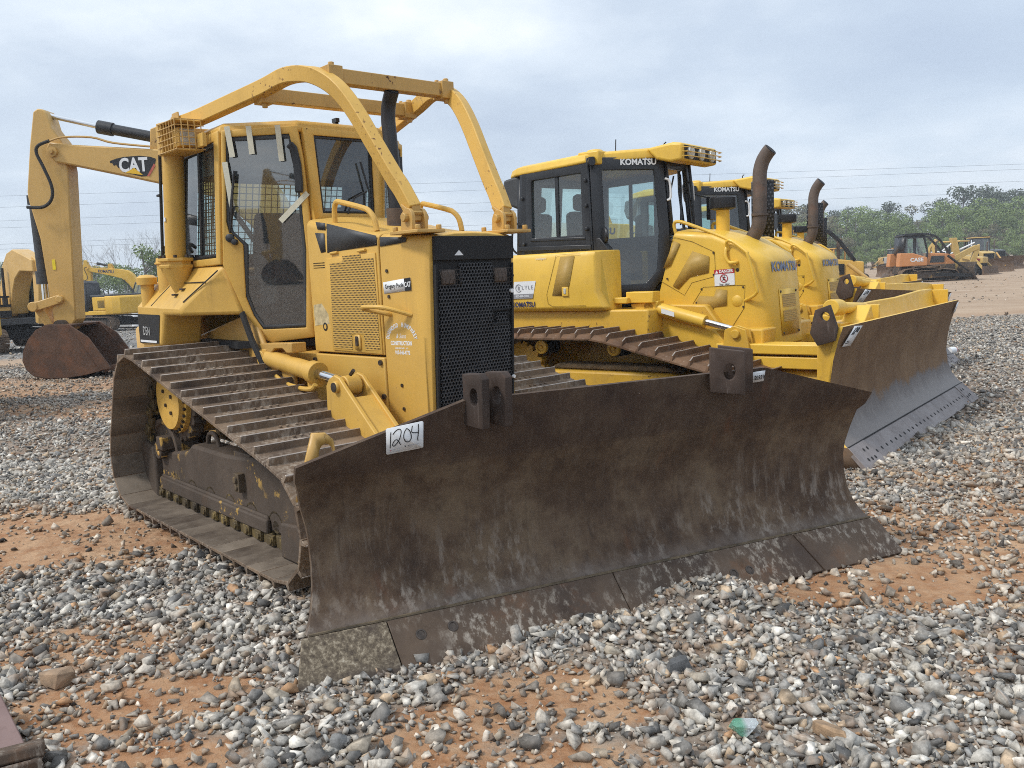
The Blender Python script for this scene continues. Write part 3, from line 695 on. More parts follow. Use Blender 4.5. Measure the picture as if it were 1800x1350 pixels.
# side stripe, louvred door, bits on the hood side
def hs(x, z, o=.004): return (x, -.455+.0555*(x-.245)-o, z)
def ns(x, z, o=.004): return (x, -.410+.178*(x-1.037)-o, z)
k = MB()
k.poly([hs(.362, 2.045), hs(.475, 2.030), hs(.468, 1.985), hs(.378, 1.995)]); k.poly([hs(.345, 1.975), hs(.455, 1.965), hs(.455, 1.845), hs(.40, 1.842)])
k.poly([hs(.49, 2.026), hs(1.018, 1.915), hs(1.018, 1.858), hs(.475, 1.838)])
k.poly([ns(1.05, 1.905), ns(1.27, 1.890), ns(1.262, 1.862), ns(1.045, 1.848)])
k.build('black_stripe', DKG, hood, thick=.002, fix=False)
ld = MB(); y_ = [hs(.45, 1.80, .004), hs(1.0, 1.815, .004), hs(1.012, 1.192, .004), hs(.47, 1.202, .004)]
dd = plate(y_).build('louvre_door', CATP, hood, thick=.012, off=0, bevel=.003)
plate([hs(.505, 1.765, .0125), hs(.655, 1.775, .0125), hs(.655, 1.808, .0125), hs(.85, 1.812, .0125), hs(.855, 1.784, .0125), hs(.985, 1.783, .0125), hs(.995, 1.222, .0125), hs(.84, 1.212, .0125), hs(.835, 1.315, .0125), hs(.70, 1.312, .0125), hs(.70, 1.212, .0125), hs(.485, 1.218, .0125)]).build('perforated_screen', PERF, dd)
k = MB(); k.add([tuple(V(hs(x, z, .014))) for x, z in rrect(.735, 1.21, .80, 1.31, .02)], [tuple(range(20))]); k.build('latch_plate', CATP, dd, thick=.012, fix=False)
k = MB(); k.box(hs(.768, 1.268, .022), (.03, .012, .06)); k.box(hs(.768, 1.285, .026), (.02, .01, .03)); k.build('latch', BOLT, dd, bevel=.003)
k = MB()
for x_ in (.56, .865): k.cyl(hs(x_-.04, 1.832, .01), hs(x_+.04, 1.836, .01), .009, n=8)
k.build('hinge', CATP, dd)
k = MB(); k.lathe(hs(.385, 1.355, -.01), (0, -1, 0), [(0, .028), (.014, .028), (.015, .018), (.009, .016), (.009, 0)], 18); k.build('lock', BLACK, hood)
k = MB()
for j in range(3):
    for i in range(12): k.box(hs(.30+.0115*i, 1.745+.0155*j, .003), (.006 if i < 10 else .009, .003, .006))
k.build('vent_slots', MATTE, hood)
k = MB(); k.poly([hs(.262, 1.50, .003), hs(.425, 1.515, .003), hs(.44, 1.375, .003), hs(.262, 1.36, .003)]); k.build('decal_residue', HAZEDEC, hood, fix=False)
k = MB(); k.tube(spline([(.418, -.34, 2.02), (.43, -.345, 2.12), (.46, -.345, 2.165), (.52, -.343, 2.16), (.76, -.338, 2.105), (.83, -.337, 2.08), (.885, -.337, 2.03), (.91, -.337, 1.95)], 4), .018, 10); k.build('handrail', CATP, A)
k.mir().build('handrail', CATP, A)
# nose fittings
k = MB(); k.tube(spline([ns(1.10, 1.433, -.01), ns(1.09, 1.445, .03), ns(1.0, 1.478, .105), ns(1.03, 1.490, .125), ns(1.14, 1.487, .11), ns(1.20, 1.470, .075), ns(1.27, 1.432, -.005)], 5), .014, 10); k.build('grab_handle', CATP, nose)
stk = MB(); stk.poly([ns(1.052, 1.632), ns(1.283, 1.655), ns(1.287, 1.58), ns(1.058, 1.563)]); so = stk.build('owner_sticker', WHITE, nose, thick=.001, fix=False)
k = MB(); k.poly([ns(1.232, 1.650, .0056), ns(1.284, 1.655, .0056), ns(1.287, 1.579, .0056), ns(1.236, 1.575, .0056)]); k.build('sticker_panel', INK, so, fix=False)
RN = V((1, .178, .0)); UZ = V((.0, 0, 1))
text_mb('Gregory Poole', .037, ns(1.147, 1.608, .006), RN+V((0, 0, .045)), UZ, bold=.0005, sx=.72).build('sticker_text', INK, so, fix=False)
text_mb('CAT', .042, ns(1.260, 1.613, .0075), RN+V((0, 0, .045)), UZ, bold=.0012, sx=.62).build('sticker_logo', WHITE, so, fix=False)
lt = MB(); cx_, cz_, rx_, rz_ = 1.180, 1.285, .116, .088
nm = 'DURWOOD HUMPHREY'
for i, ch in enumerate(nm):
    if ch == ' ':
        lt.build('company_name', WHITE, nose, fix=False); lt = MB(); continue
    a = R(172-164*i/(len(nm)-1)); x_ = cx_+rx_*math.cos(a); z_ = cz_+rz_*math.sin(a); tx_, tz_ = rx_*math.sin(a), -rz_*math.cos(a); q_ = math.hypot(tx_, tz_); tx_ /= q_; tz_ /= q_
    lt.merge(text_mb(ch, .036, ns(x_, z_, .003), RN*tx_+V((0, 0, tz_)), RN*-tz_+V((0, 0, tx_)), bold=.0016, sx=.66))
lt.build('company_name', WHITE, nose, fix=False); lt = MB()
lt.merge(text_mb('& Sons', .040, ns(1.175, 1.305, .003), RN, UZ, shear=.3, sx=.75)); lt.merge(text_mb('CONSTRUCTION', .034, ns(1.175, 1.262, .003), RN, UZ, bold=.0016, sx=.68))
[lt.box(ns(1.125+.0085*i, 1.232, .003), (.005 if i % 3 else .003, .001, .008 if i % 2 else .011)) for i in range(13) if i != 10]; lt.merge(text_mb('910-346-4772', .032, ns(1.182, 1.205, .003), RN, UZ, bold=.0012, sx=.70))
lt.build('company_lettering', WHITE, nose, fix=False)
k = MB()
for x_, z_ in ((1.09, 1.70), (1.095, 1.545), (1.16, 1.005), (1.165, .86), (1.2, .75)): k.cyl(ns(x_, z_, -.004), ns(x_, z_, .008), .011, n=8)
k.build('nose_bolts', BOLT, nose)

# ---- exhaust stack
k = MB(); k.tube([(.64, 0, 2.0), (.64, 0, 2.12)], .056, 20); k.tube(spline([(.64, 0, 2.12), (.632, 0, 2.4), (.618, 0, 2.60), (.612, 0, 2.70), (.628, 0, 2.79), (.675, 0, 2.87)], 6), .048, 20)
ex = k.build('exhaust_stack', BLACK, A); k = MB(); k.lathe((.64, 0, 1.985), (0, 0, 1), [(0, .085), (.02, .085), (.022, .066), (.13, .066), (.135, .0)], 20); k.build('stack_collar', STACKM, ex)
k = MB(); k.lathe((.677, 0, 2.873), (.5, 0, .86), [(0, .044), (.002, 0)], 20); k.build('stack_mouth', MATTE, ex)

# ---- fenders
fe = MB()
Af, Bf, Ff = (-.44, -.762, 1.80), (-.69, -1.0, 1.50), (-.375, -.675, 1.475); Rf, Sf = (-1.60, -1.0, 1.52), (-1.50, -.762, 1.82)
fe.add([Af, Bf, Ff, Rf, Sf, (-.69, -1.0, 1.455), (-.375, -.675, 1.445), (-1.60, -1.0, 1.22), (-1.12, -1.0, 1.22), (-1.02, -1.0, 1.455), (-1.58, -.70, 1.22), (-1.1, -.70, 1.22), (-1.0, -.70, 1.455), (-.375, -.62, 1.445), (-.42, -.62, 1.80), (-1.5, -.62, 1.82)],
       [(0, 1, 2), (0, 4, 3, 1), (1, 5, 6, 2), (1, 3, 7, 8, 9, 5), (3, 4, 10, 7), (8, 11, 12, 9), (9, 12, 13, 6, 5), (0, 14, 15, 4), (2, 6, 13, 14, 0), (7, 10, 11, 8), (4, 15, 10), (10, 15, 14, 13, 12, 11)])
for m_ in (fe, fe.mir()): FE = m_.build('fender', CATP, A, bevel=.03, seg=3); FE_ = FE if m_ is fe else FE_
k = MB(); k.poly([(-1.585, -1.004, 1.465), (-1.10, -1.004, 1.46), (-1.17, -1.004, 1.24), (-1.585, -1.004, 1.235)]); dc = k.build('fender_decal', INK, FE_, fix=False)
k = text_mb('D5N', .095, (-1.41, -1.007, 1.33), (1, 0, -.03), (0, 0, 1), bold=.001, sx=.8); k.build('decal_letters', FAINT, dc, fix=False)
k = MB(); k.poly([(-1.56, -1.007, 1.262), (-1.2, -1.007, 1.262), (-1.21, -1.007, 1.245), (-1.56, -1.007, 1.245)]); k.build('decal_stripe', WHITE, dc, fix=False)
k = MB(); k.bb((-1.62, -.60, 1.15), (-1.26, .60, 1.80)); k.bb((-1.3, -.60, 1.0), (-.2, .60, 1.19)); k.build('body_rear', CATW, A, bevel=.03)
def fz(x, y): return 1.51+(-y*0+(y+1.0))*1.26
k = MB()
for (a, b) in (((-.70, -.97), (-.45, -.80)), ((-1.30, -.99), (-1.12, -.80)), ((-1.12, -.86), (-.55, -.86))):
    k.sweep([(a[0], a[1], fz(*a)+.003), (b[0], b[1], fz(*b)+.003)], .008, .006, (1, .3, 0))
k.build('panel_seam', MATTE, FE_)
k = MB(); k.box((-.93, -.93, fz(0, -.93)+.008), (.05, .05, .014)); k.box((-.87, -.90, fz(0, -.90)+.008), (.06, .03, .014)); k.build('fender_latch', BOLT, FE_, bevel=.003)
k = MB(); k.lathe((-1.30, -.83, 1.60), (0, 0, 1), [(0, .085), (.24, .085), (.245, .10), (.255, .10), (.257, .09), (.29, .085), (.30, 0)], 22); k.build('tank_filler', CATP, A)
k = MB(); k.lathe((-1.46, -.95, 1.52), (0, 0, 1), [(0, .05), (.17, .05), (.172, .075), (.225, .078), (.245, .05), (.25, 0)], 20); k.build('pre_cleaner', CATP, A)
k = MB(); k.tube(spline([(-1.25, -.86, 1.93), (-1.27, -.85, 1.97), (-1.2, -.83, 1.99), (-1.1, -.83, 1.96)], 4), .014, 8); k.build('breather_hose', RUB, A)

# ---- limb-guard (sweep) frame
po = MB(); po.cyl((-1.0, -.88, 1.86), (-.83, -.88, 2.79), .074, n=24); po.lathe((-1.0, -.88, 1.80), (0, 0, 1), [(0, .125), (.025, .13), (.027, .115), (.05, .115), (.052, .135), (.075, .135), (.077, 0)], 8)
po.lathe((-.97, -.88, 1.60), (-.12, 0, 1), [(0, .03), (.2, .115), (.205, .0)], 20)
for m_ in (po, po.mir()): PO = m_.build('guard_post', CATW if m_ is not po else CATP, A, bevel=.004); PO_ = PO if m_ is po else PO_
k = MB()
for a in range(8): k.cyl((-1.0+.11*math.cos(a*PI/4+.4), -.88+.11*math.sin(a*PI/4+.4), 1.877), (-1.0+.11*math.cos(a*PI/4+.4), -.88+.11*math.sin(a*PI/4+.4), 1.897), .014, n=6)
k.build('flange_bolts', BOLT, PO_)
k = MB(); k.tube([(-1.06, -.955, 1.86), (-.90, -.955, 2.72)], .012, 8); k.box((-.97, -.97, 2.33), (.05, .02, .015)); k.build('cable', RUB, PO_)
k = MB(); k.box((-.935, -.9565, 2.155), (.022, .004, .028)); k.build('small_tag', WHITE, PO_)
Lr = [(1.325, -.351, 2.045), (1.25, -.367, 2.168), (1.187, -.381, 2.253), (1.046, -.412, 2.466), (.943, -.435, 2.622), (.845, -.456, 2.747), (.746, -.478, 2.839), (.624, -.505, 2.91), (.499, -.532, 2.949), (.331, -.569, 2.963), (.116, -.616, 2.928), (-.263, -.699, 2.881), (-.589, -.771, 2.841), (-.80, -.817, 2.825)]
rl = MB().sweep(spline(Lr, 4), .075, .098, (.2, 1, 0))
for m_ in (rl, rl.mir()):
    ra = m_.build('limb_guard_rail', RAILP, A, bevel=.006); s_ = -1 if m_ is rl else 1
    k = MB(); k.bb((1.20, s_*.34-.10, 1.905), (1.48, s_*.34+.10, 1.925)); k.box((1.325, s_*.350, 2.047), (.11, .11, .02), Matrix.Rotation(R(30), 3, 'Y'))
    for q in (-.045, .045): k.prism([(1.27, 1.92), (1.385, 1.92), (1.39, 2.0)]+[(1.335+.055*math.cos(R(a)), 2.0+.055*math.sin(R(a))) for a in (30, 60, 90, 120, 150)]+[(1.275, 2.0)], s_*.35+q-.012, s_*.35+q+.012)
    k.cyl((1.335, s_*.35-.085, 2.0), (1.335, s_*.35+.085, 2.0), .026, n=10); k.box((1.33, s_*.35, 2.03), (.06, .06, .1))
    for dx in (1.225, 1.45):
        for dy in (-.075, .075): k.cyl((dx, s_*.34+dy, 1.925), (dx, s_*.34+dy, 1.952), .017, n=6)
    k.build('rail_foot', CATW, ra, bevel=.004)
for (x_, z_, y0) in ((.66, 2.915, .495), (.02, 2.90, .635)):
    k = MB(); k.sweep([(x_, -y0+.03, z_), (x_, y0-.03, z_)], .085, .09, (1, 0, 0)); xb = k.build('cross_bar', CATW, A, bevel=.005)
    for s_ in (-1, 1):
        k = MB(); k.box((x_, s_*(y0-.06), z_), (.115, .10, .115)); k.cyl((x_+.02, s_*(y0-.05), z_-.085), (x_+.02, s_*(y0-.05), z_+.08), .02, n=6); k.cyl((x_-.03, s_*(y0-.09), z_+.05), (x_-.03, s_*(y0-.09), z_+.075), .016, n=6)
        k.build('bar_clamp', CATW, xb, bevel=.004)
k = MB(); k.sweep([(-.84, -.82, 2.74), (-.84, .82, 2.74)], .10, .12, (1, 0, 0)); k.build('rear_header', CATW, A, bevel=.006)
k = MB(); k.prism([(-.90, 2.80), (-.74, 2.80), (-.76, 2.90), (-.86, 2.90)], -.865, -.85); k.prism([(-.90, 2.80), (-.74, 2.80), (-.76, 2.90), (-.86, 2.90)], -.79, -.775); k.cyl((-.81, -.89, 2.85), (-.81, -.76, 2.85), .02, n=8)
for m_ in (k, k.mir()): m_.build('hinge_bracket', CATW, A, bevel=.004)
# work lamp in a wire guard on the post
for s_ in (-1,):
    k = MB(); k.prism([(-.86, 2.80), (-.79, 2.80), (-.77, 2.60), (-.86, 2.60)], s_*.80, s_*.99); k.prism([(-.86, 2.82), (-.50, 2.80), (-.50, 2.79), (-.86, 2.805)], s_*.80, s_*.985); k.box((-.43, s_*.84, 2.655), (.10, .03, .09))
    k.box((-.66, s_*.87, 2.70), (.12, .12, .13)); k.prism([(-.86, 2.605), (-.5, 2.60), (-.5, 2.592), (-.86, 2.595)], s_*.80, s_*.985)
    L_ = k.build('work_lamp', CATP, A, bevel=.004)
    k = MB()
    for i in range(7): k.tube([(-.80+.05*i, s_*.99, 2.595), (-.80+.05*i, s_*.992, 2.80)], .004, 5)
    for i in range(6): k.tube([(-.82, s_*.995, 2.60+.04*i), (-.49, s_*.99, 2.60+.04*i), (-.47, s_*.80, 2.60+.04*i)], .004, 5)
    for i in range(4): k.tube([(-.472, s_*(.82+.045*i), 2.60), (-.472, s_*(.82+.045*i), 2.80)], .004, 5)
    k.build('wire_guard', CATW, L_); k = MB(); k.box((-.60, s_*.87, 2.70), (.012, .10, .11)); k.build('lamp_lens', LENS, L_)

# ---- cab
Pt, Pm = (-.342, -.728, 2.712), (-.44, -.752, 1.805)
door = [(-.003, -.333, 2.725), (.004, -.304, 2.50), (-.002, -.280, 2.113), (-.06, -.282, 1.262), (-.275, -.51, 1.237), (-.308, -.555, 1.26), (-.383, -.655, 1.477), Pm, Pt]
glass = [(-.329, -.702, 2.668), (-.043, -.373, 2.672), (-.028, -.336, 2.442), (-.045, -.303, 1.878), (-.066, -.309, 1.667), (-.102, -.319, 1.333), (-.305, -.552, 1.333), (-.339, -.601, 1.437), (-.36, -.638, 1.573), (-.333, -.639, 1.937), (-.388, -.712, 2.04), (-.392, -.722, 2.1)]
DN = V((-.75, .66, 0)); DO = V((.755, -.656, 0))  # out of the door face
def sh(P, o): return [tuple(V(p)+DO*o) for p in P]
def inset(P, k_):
    c_ = sum((V(p) for p in P), V())/len(P); return [tuple(V(p)+(c_-V(p)).normalized()*k_) for p in P]
gasket_in = inset(glass, .03)
for mirr in (False, True):
    f_ = (lambda m: m.mir()) if mirr else (lambda m: m)
    dr = f_(plate(sh(door, .012), [sh(glass, .012)])).build('cab_door', CATP, A, thick=.05, off=0, bevel=.008)
    f_(plate(sh(glass, .012), [sh(gasket_in, .012)])).build('door_gasket', DKG, dr, thick=.03, off=0)
    f_(plate(sh(gasket_in, .012))).build('door_glass', GLASS, dr)
    if not mirr:
        def tp(a, b, w=.019, o=.042):
            a, b = V(a)+DO*o, V(b)+DO*o; s_ = (b-a).cross(DO).normalized()*w; MB().quad(a-s_, b-s_, b+s_, a+s_).build('masking_tape', TAPE, dr, fix=False)
        tp((-.312, -.692, 2.735), (-.306, -.672, 2.53)); tp((-.217, -.580, 2.732), (-.222, -.567, 2.545)); tp((-.086, -.431, 2.73), (-.093, -.415, 2.49))
        tp((-.351, -.711, 2.50), (-.345, -.684, 2.16)); tp((.0, -.285, 2.27), (-.143, -.434, 2.085))
        k = MB(); o_ = .05
        k.tube([tuple(V(q)+DO*o_) for q in ((-.383, -.700, 2.02), (-.365, -.685, 2.12), (-.338, -.668, 2.20))], .008, 6); k.tube([tuple(V(q)+DO*(o_+.01)) for q in ((-.362, -.690, 2.10), (-.315, -.664, 2.42))], .008, 6); k.sweep([tuple(V(q)+DO*(o_-.012)) for q in ((-.355, -.700, 2.16), (-.314, -.664, 2.44))], .012, .02, (.6, .6, 0))
        k.lathe(tuple(V((-.388, -.700, 1.985))+DO*.01), DO, [(0, .03), (.05, .03), (.055, .02), (.06, 0)], 14); k.lathe(tuple(V((-.36, -.680, 1.955))+DO*.0), DO, [(0, .022), (.07, .02), (.075, 0)], 12)
        k.tube([tuple(V((-.40, -.712, 1.96))+DO*.03+V((.035*math.cos(a), .035*.8*math.cos(a), .04*math.sin(a)))) for a in np.linspace(0, 2*PI, 17)], .003, 5)
        k.build('door_wiper', BLACK, dr, bevel=.002)
        k = MB(); k.sweep([tuple(V(q)+DO*.055) for q in ((-.040, -.375, 2.60), (-.030, -.350, 2.57), (-.020, -.335, 2.46), (-.020, -.332, 2.34), (-.022, -.335, 2.27))], .035, .055, DO); k.build('door_handle', BLACK, dr, bevel=.01)
        k = MB(); k.tube(spline([tuple(V(q)-DO*.05) for q in ((-.09, -.42, 2.58), (-.10, -.43, 2.52), (-.07, -.40, 2.44), (-.06, -.38, 2.37), (-.09, -.41, 2.36))], 4), .01, 6); k.build('inner_grab', INSIDE, dr)
    # rear side window panel
    so_ = [(-.342, -.735, 2.712), (-.44, -.755, 1.805), (-1.22, -.755, 1.80), (-1.02, -.745, 2.70)]; sw = [(-.405, -.748, 2.645), (-.505, -.757, 1.855), (-1.16, -.757, 1.85), (-.98, -.748, 2.63)]
    sp_ = f_(plate(so_, [sw])).build('cab_side', CATP, A, thick=.05, off=0, bevel=.008)
    gi = inset(sw, .035); f_(plate(sw, [gi])).build('window_gasket', BLACK, sp_, thick=.03, off=0); f_(plate(gi)).build('side_glass', GLASSG, sp_)
    k = MB(); k.sweep([(-.70, -.752, 2.63), (-.80, -.757, 1.86)], .02, .035, (0, 1, 0)); f_(k).build('window_bar', BLACK, sp_)
# front screen
fo = [(.01, -.315, 2.715), (.01, .315, 2.715), (.035, .285, 2.06), (.035, -.285, 2.06)]; fi = [(.012, -.235, 2.665), (.012, .235, 2.665), (.03, .215, 2.13), (.03, -.215, 2.13)]
fp = plate(fo, [fi]).build('cab_front', CATP, A, thick=.05, off=0, bevel=.008); gi = inset(fi, .022)
plate(fi, [gi]).build('windscreen_gasket', BLACK, fp, thick=.03, off=0); plate(gi).build('windscreen', GLASSD, fp)
k = MB(); k.tube([(.06, .16, 2.14), (.062, .17, 2.28), (.05, .12, 2.50)], .008, 6); k.tube([(.06, -.02, 2.13), (.062, .04, 2.24), (.06, .15, 2.29)], .007, 6); k.build('windscreen_wiper', BLACK, fp)
# rear wall, mesh guard, floor, roof, seat
ro = [(-1.03, -.72, 2.70), (-1.03, .72, 2.70), (-1.23, .735, 1.80), (-1.23, -.735, 1.80)]; ri = [(-1.06, -.64, 2.45), (-1.06, .64, 2.45), (-1.20, .65, 1.90), (-1.20, -.65, 1.90)]
rp = plate(ro, [ri]).build('cab_rear', MATTE, A, thick=.05, off=0); plate(inset(ri, .005)).build('rear_glass', GLASSG, rp)
k = MB()
for i in range(25): y_ = -.66+.055*i; k.tube([(-1.10, y_, 2.5), (-1.27, y_, 1.86)], .0045, 4)
for i in range(13): z_ = 1.88+.05*i; x_ = -1.265+.265*(z_-1.88)/1.0; k.tube([(x_-.004, -.68, z_), (x_-.004, .68, z_)], .0045, 4)
k.build('rear_mesh_guard', BLACK, rp)
k = MB()
for s_ in (-1,):
    for i in range(9): x_ = -1.14+.045*i; k.tube([(x_+.12, -.62, 2.55), (x_, -.62, 1.86)], .0045, 4)
    for i in range(14): z_ = 1.88+.05*i; k.tube([(-1.10, -.62, z_), (-.80, -.62, z_)], .0045, 4)
k.build('side_mesh_guard', BLACK, rp)
rt = [(-1.04, -.735), (-.345, -.745), (.012, -.34), (.012, .34), (-.345, .745), (-1.04, .735)]
k = MB(); n_ = len(rt); cx_ = -.45
def rsc(f, dz): return [(cx_+(x-cx_)*f, y*f, dz) for x, y in rt]
k.loft([rsc(.99, 2.685), rsc(1.012, 2.70), rsc(1.0, 2.738), rsc(.95, 2.765), rsc(.6, 2.785)]); k.build('cab_roof', CATP, A, bevel=.012, seg=3)
k = MB(); k.prism([(-.95, 2.69), (-.38, 2.69), (-.38, 2.655), (-.95, 2.62)], -.70, .70); k.bb((-.95, -.70, 2.45), (-.6, .70, 2.66)); k.build('headliner', INSIDE, A)
k = MB(); k.tube([(-.2, .1, 2.78), (-.23, .1, 2.82)], .02, 8); k.box((-.22, .1, 2.83), (.06, .03, .03)); k.build('aerial_base', BLACK, A)
st = MB(); st.loft([rrect_ for rrect_ in [[(x, -.02+y, 1.35) for x, y in rrect(-1.0, -.28, -.45, .28, .08)], [(x, -.02+y, 1.52) for x, y in rrect(-1.02, -.29, -.43, .29, .08)], [(x, -.02+y, 1.56) for x, y in rrect(-.98, -.25, -.47, .25, .08)]]])
seat = st.build('seat', FABRIC, A, bevel=.02)
k = MB(); k.loft([[(-.98-.10*t_+ (x-.0)*.0, y*(1-.25*max(0, t_-.55)/.45), 1.50+.72*t_) for x, y in [(0, -.27), (0, .27)]]+[(-.86-.12*t_-.03*math.sin(PI*t_), y*(1-.25*max(0, t_-.55)/.45), 1.50+.72*t_) for y in (.27, -.27)] for t_ in (0, .2, .4, .6, .8, .95, 1.)])
k.build('seat_back', FABRIC, seat, bevel=.035, seg=3)
for a_, b_ in (((-.55, -.44, 1.5), (-.95, -.30, 1.72)), ((-.55, .30, 1.5), (-.95, .44, 1.72))): k = MB(); k.bb(a_, b_); k.build('side_console', INSIDE, seat, bevel=.02)
k = MB(); k.bb((-.18, -.24, 1.3), (-.02, .24, 2.0)); k.bb((-.24, -.16, 1.96), (-.05, .16, 2.06)); k.tube([(-.5, -.36, 1.7), (-.47, -.36, 1.86)], .015, 8); k.build('dashboard', MATTE, A, bevel=.02)
k = MB(); k.prism([(x, y) for x, y in [(-1.2, -.70), (-.45, -.70), (-.06, -.26), (-.06, .26), (-.45, .70), (-1.2, .70)]], 1.20, 1.25, 'z'); k.build('cab_floor', MATTE, A)
k = MB(); k.tube([(.05, .40, 2.45), (.10, .45, 2.45)], .008, 6); k.prism([(.06, 2.2), (.09, 2.2), (.09, 2.55), (.06, 2.55)], .36, .46); k.build('mirror', BLACK, A, bevel=.01)

# ---- lift / angle cylinder and blade arms
for s_ in (-1, 1):
    n0 = set(A.children)
    k = MB(); k.cyl((-.16, s_*.60, 1.135), (.50, s_*.60, 1.065), .062, n=20); k.cyl((.44, s_*.60, 1.072), (.52, s_*.60, 1.063), .076, n=20); k.cyl((-.19, s_*.54, 1.137), (-.19, s_*.66, 1.137), .055, n=16); k.bb((-.26, s_*.60-.035, 1.08), (-.14, s_*.60+.035, 1.2))
    cy = k.build('lift_cylinder', CATP, A, bevel=.004)
    k = MB(); k.cyl((.50, s_*.60, 1.065), (.96, s_*.60, 1.017), .033, n=16); k.build('cylinder_rod', CHROME, cy)
    k = MB(); k.tube(spline([(-.02, s_*.66, 1.05), (.15, s_*.665, .99), (.38, s_*.66, .965), (.52, s_*.655, .972), (.56, s_*.65, 1.0)], 5), .016, 8); k.bb((.42, s_*.60-.03, .975), (.52, s_*.60+.03, 1.03)); k.build('hydraulic_pipe', CATP, cy)
    k = MB()
    for q, w_ in ((-.085, .028), (.075, .028)):
        k.prism([(.80, .62), (.82, 1.02), (.86, 1.065), (.92, 1.09), (.98, 1.075), (1.03, 1.03), (1.62, .55), (1.55, .42), (.95, .40)], s_*.62+q-w_/2, s_*.62+q+w_/2)
    k.prism([(1.08, .965), (1.60, .545), (1.57, .50), (1.06, .925)], s_*.62-.085, s_*.62+.075); k.cyl((.95, s_*.62-.12, 1.02), (.95, s_*.62+.11, 1.02), .036, n=14); k.cyl((.95, s_*.62-.055, 1.02), (.95, s_*.62+.045, 1.02), .062, n=16)
    am = k.build('lift_arm', CATP, A, bevel=.006)
    k = MB(); k.cyl((.95, s_*.62-.125, 1.02), (.95, s_*.62-.10, 1.02), .03, n=14); k.cyl((1.0, s_*.62-.03, 1.09), (1.04, s_*.62-.03, 1.12), .012, n=6); k.build('arm_pin', BOLT, am)
    if s_ > 0:
        for o_ in set(A.children)-n0: o_.location = (-.62, -.20, -.16)
    k = MB(); k.sweep([(.6, s_*.62, .45), (1.5, s_*.60, .36), (2.25, s_*.42, .30)], .14, .20, (0, 1, 0)); k.build('push_arm', CATW, A, bevel=.01)
k = MB(); k.bb((2.1, -.5, .18), (2.45, .5, .48)); k.cyl((2.4, 0, .2), (2.4, 0, .7), .12, n=16); k.build('c_frame', CATW, A, bevel=.015)

# ---- blade (angled)
bl = pivot('blade_pivot', None); BLO = V((2.9007, -.2239, 0)); BR = Matrix.Rotation(R(-65.742+48.5), 4, 'Z'); BM = Matrix.Translation(BLO) @ BR
def bt(mb):
    mb.v = [tuple(BM @ V(p)) for p in mb.v]; return mb
bpy.data.objects.remove(bl)
PROF = [(-.12, 1.105, 1.60), (-.145, 1.0, 1.60), (-.17, .90, 1.60), (-.215, .79, 1.585), (-.25, .69, 1.57), (-.268, .60, 1.55), (-.272, .53, 1.542), (-.265, .44, 1.54), (-.245, .345, 1.545), (-.215, .27, 1.56), (-.18, .215, 1.58), (-.14, .172, 1.605)]
def ztop(y):
    a = abs(y); return 1.105 if a < .84 else 1.105-(a-.84)/(1.60-.84)*.205
cols = [-1, -.93, -.8, -.66, -.525, -.4, -.25, -.1, .1, .25, .4, .525, .66, .8, .93, 1]
def surf(dx):
    vs = []
    for u in cols:
        for (x, z, w) in PROF:
            y = u*w; zt = ztop(y)
            zz = z
            if z > .80: zz = .79+(z-.79)*(zt-.79)/(1.105-.79)
            bulge = .0
            vs.append((x+dx*1.0, y, zz))
    return vs
nP = len(PROF); mbb = MB(); f0 = surf(0); f1 = surf(-.04); o_ = len(f0); fs = []
for i in range(len(cols)-1):
    for j in range(nP-1):
        a = i*nP+j; fs.append((a, a+nP, a+nP+1, a+1)); fs.append((a+o_, a+1+o_, a+nP+1+o_, a+nP+o_))
for i in range(len(cols)-1):
    a = i*nP; fs.append((a, a+o_, a+nP+o_, a+nP)); a = i*nP+nP-1; fs.append((a, a+nP, a+nP+o_, a+o_))
for i in (0, len(cols)-1):
    for j in range(nP-1): a = i*nP+j; fs.append((a, a+1, a+1+o_, a+o_))
mbb.add(f0+f1, fs); blade = bt(mbb).build('blade', BLADE, A, ang=50)
def cut(y0, y1, y0b, y1b, top=.176, x0=-.125, x1=.03, zb=0., th=.028):
    n = V((.176, 0, .155)).normalized()*th
    q = [(x0, y0, top), (x0, y1, top), (x1, y1b, zb), (x1, y0b, zb)]; b2 = [tuple(V(p)-n) for p in q]
    return MB().add(q+b2, [(0, 1, 2, 3), (7, 6, 5, 4), (0, 4, 5, 1), (1, 5, 6, 2), (2, 6, 7, 3), (3, 7, 4, 0)])
for (a, b_, c_, d_) in ((-1.262, -.118, -1.24, -.10), (-.114, 1.02, -.096, 1.105)):
    ce = bt(cut(a, b_, c_, d_)).build('cutting_edge', EDGE, blade, bevel=.004)
for (a, b_, c_, d_) in ((-1.63, -1.266, -1.692, -1.244), (1.024, 1.63, 1.109, 1.692)):
    eb = bt(cut(a, b_, c_, d_, x0=-.118, x1=.037, th=.032)).build('end_bit', BITST if a < 0 else EDGE, blade, bevel=.004)
nrm = V((.66, 0, .75)).normalized()
def edgept(y, w, o=.0): return V((-.125+(.155)*(1-w), y, .176*w))+V((.75, 0, .66)).normalized()*o
for y, w in [(-1.58, .52), (-1.49, .53), (-1.40, .55), (-1.31, .57), (-1.13, .60), (-.98, .62), (1.20, .50), (1.31, .5), (1.42, .5), (1.53, .5), (.55, .4), (.65, .4)]:
    p = edgept(y, w); ax = V((.75, 0, .66)).normalized(); bo = MB(); bo.lathe(tuple(p-ax*.004), tuple(ax), [(0, .024), (.007, .024), (.0075, .017), (.0045, .016), (.0045, 0)], 14); bt(bo).build('plough_bolt', BOLT, blade)
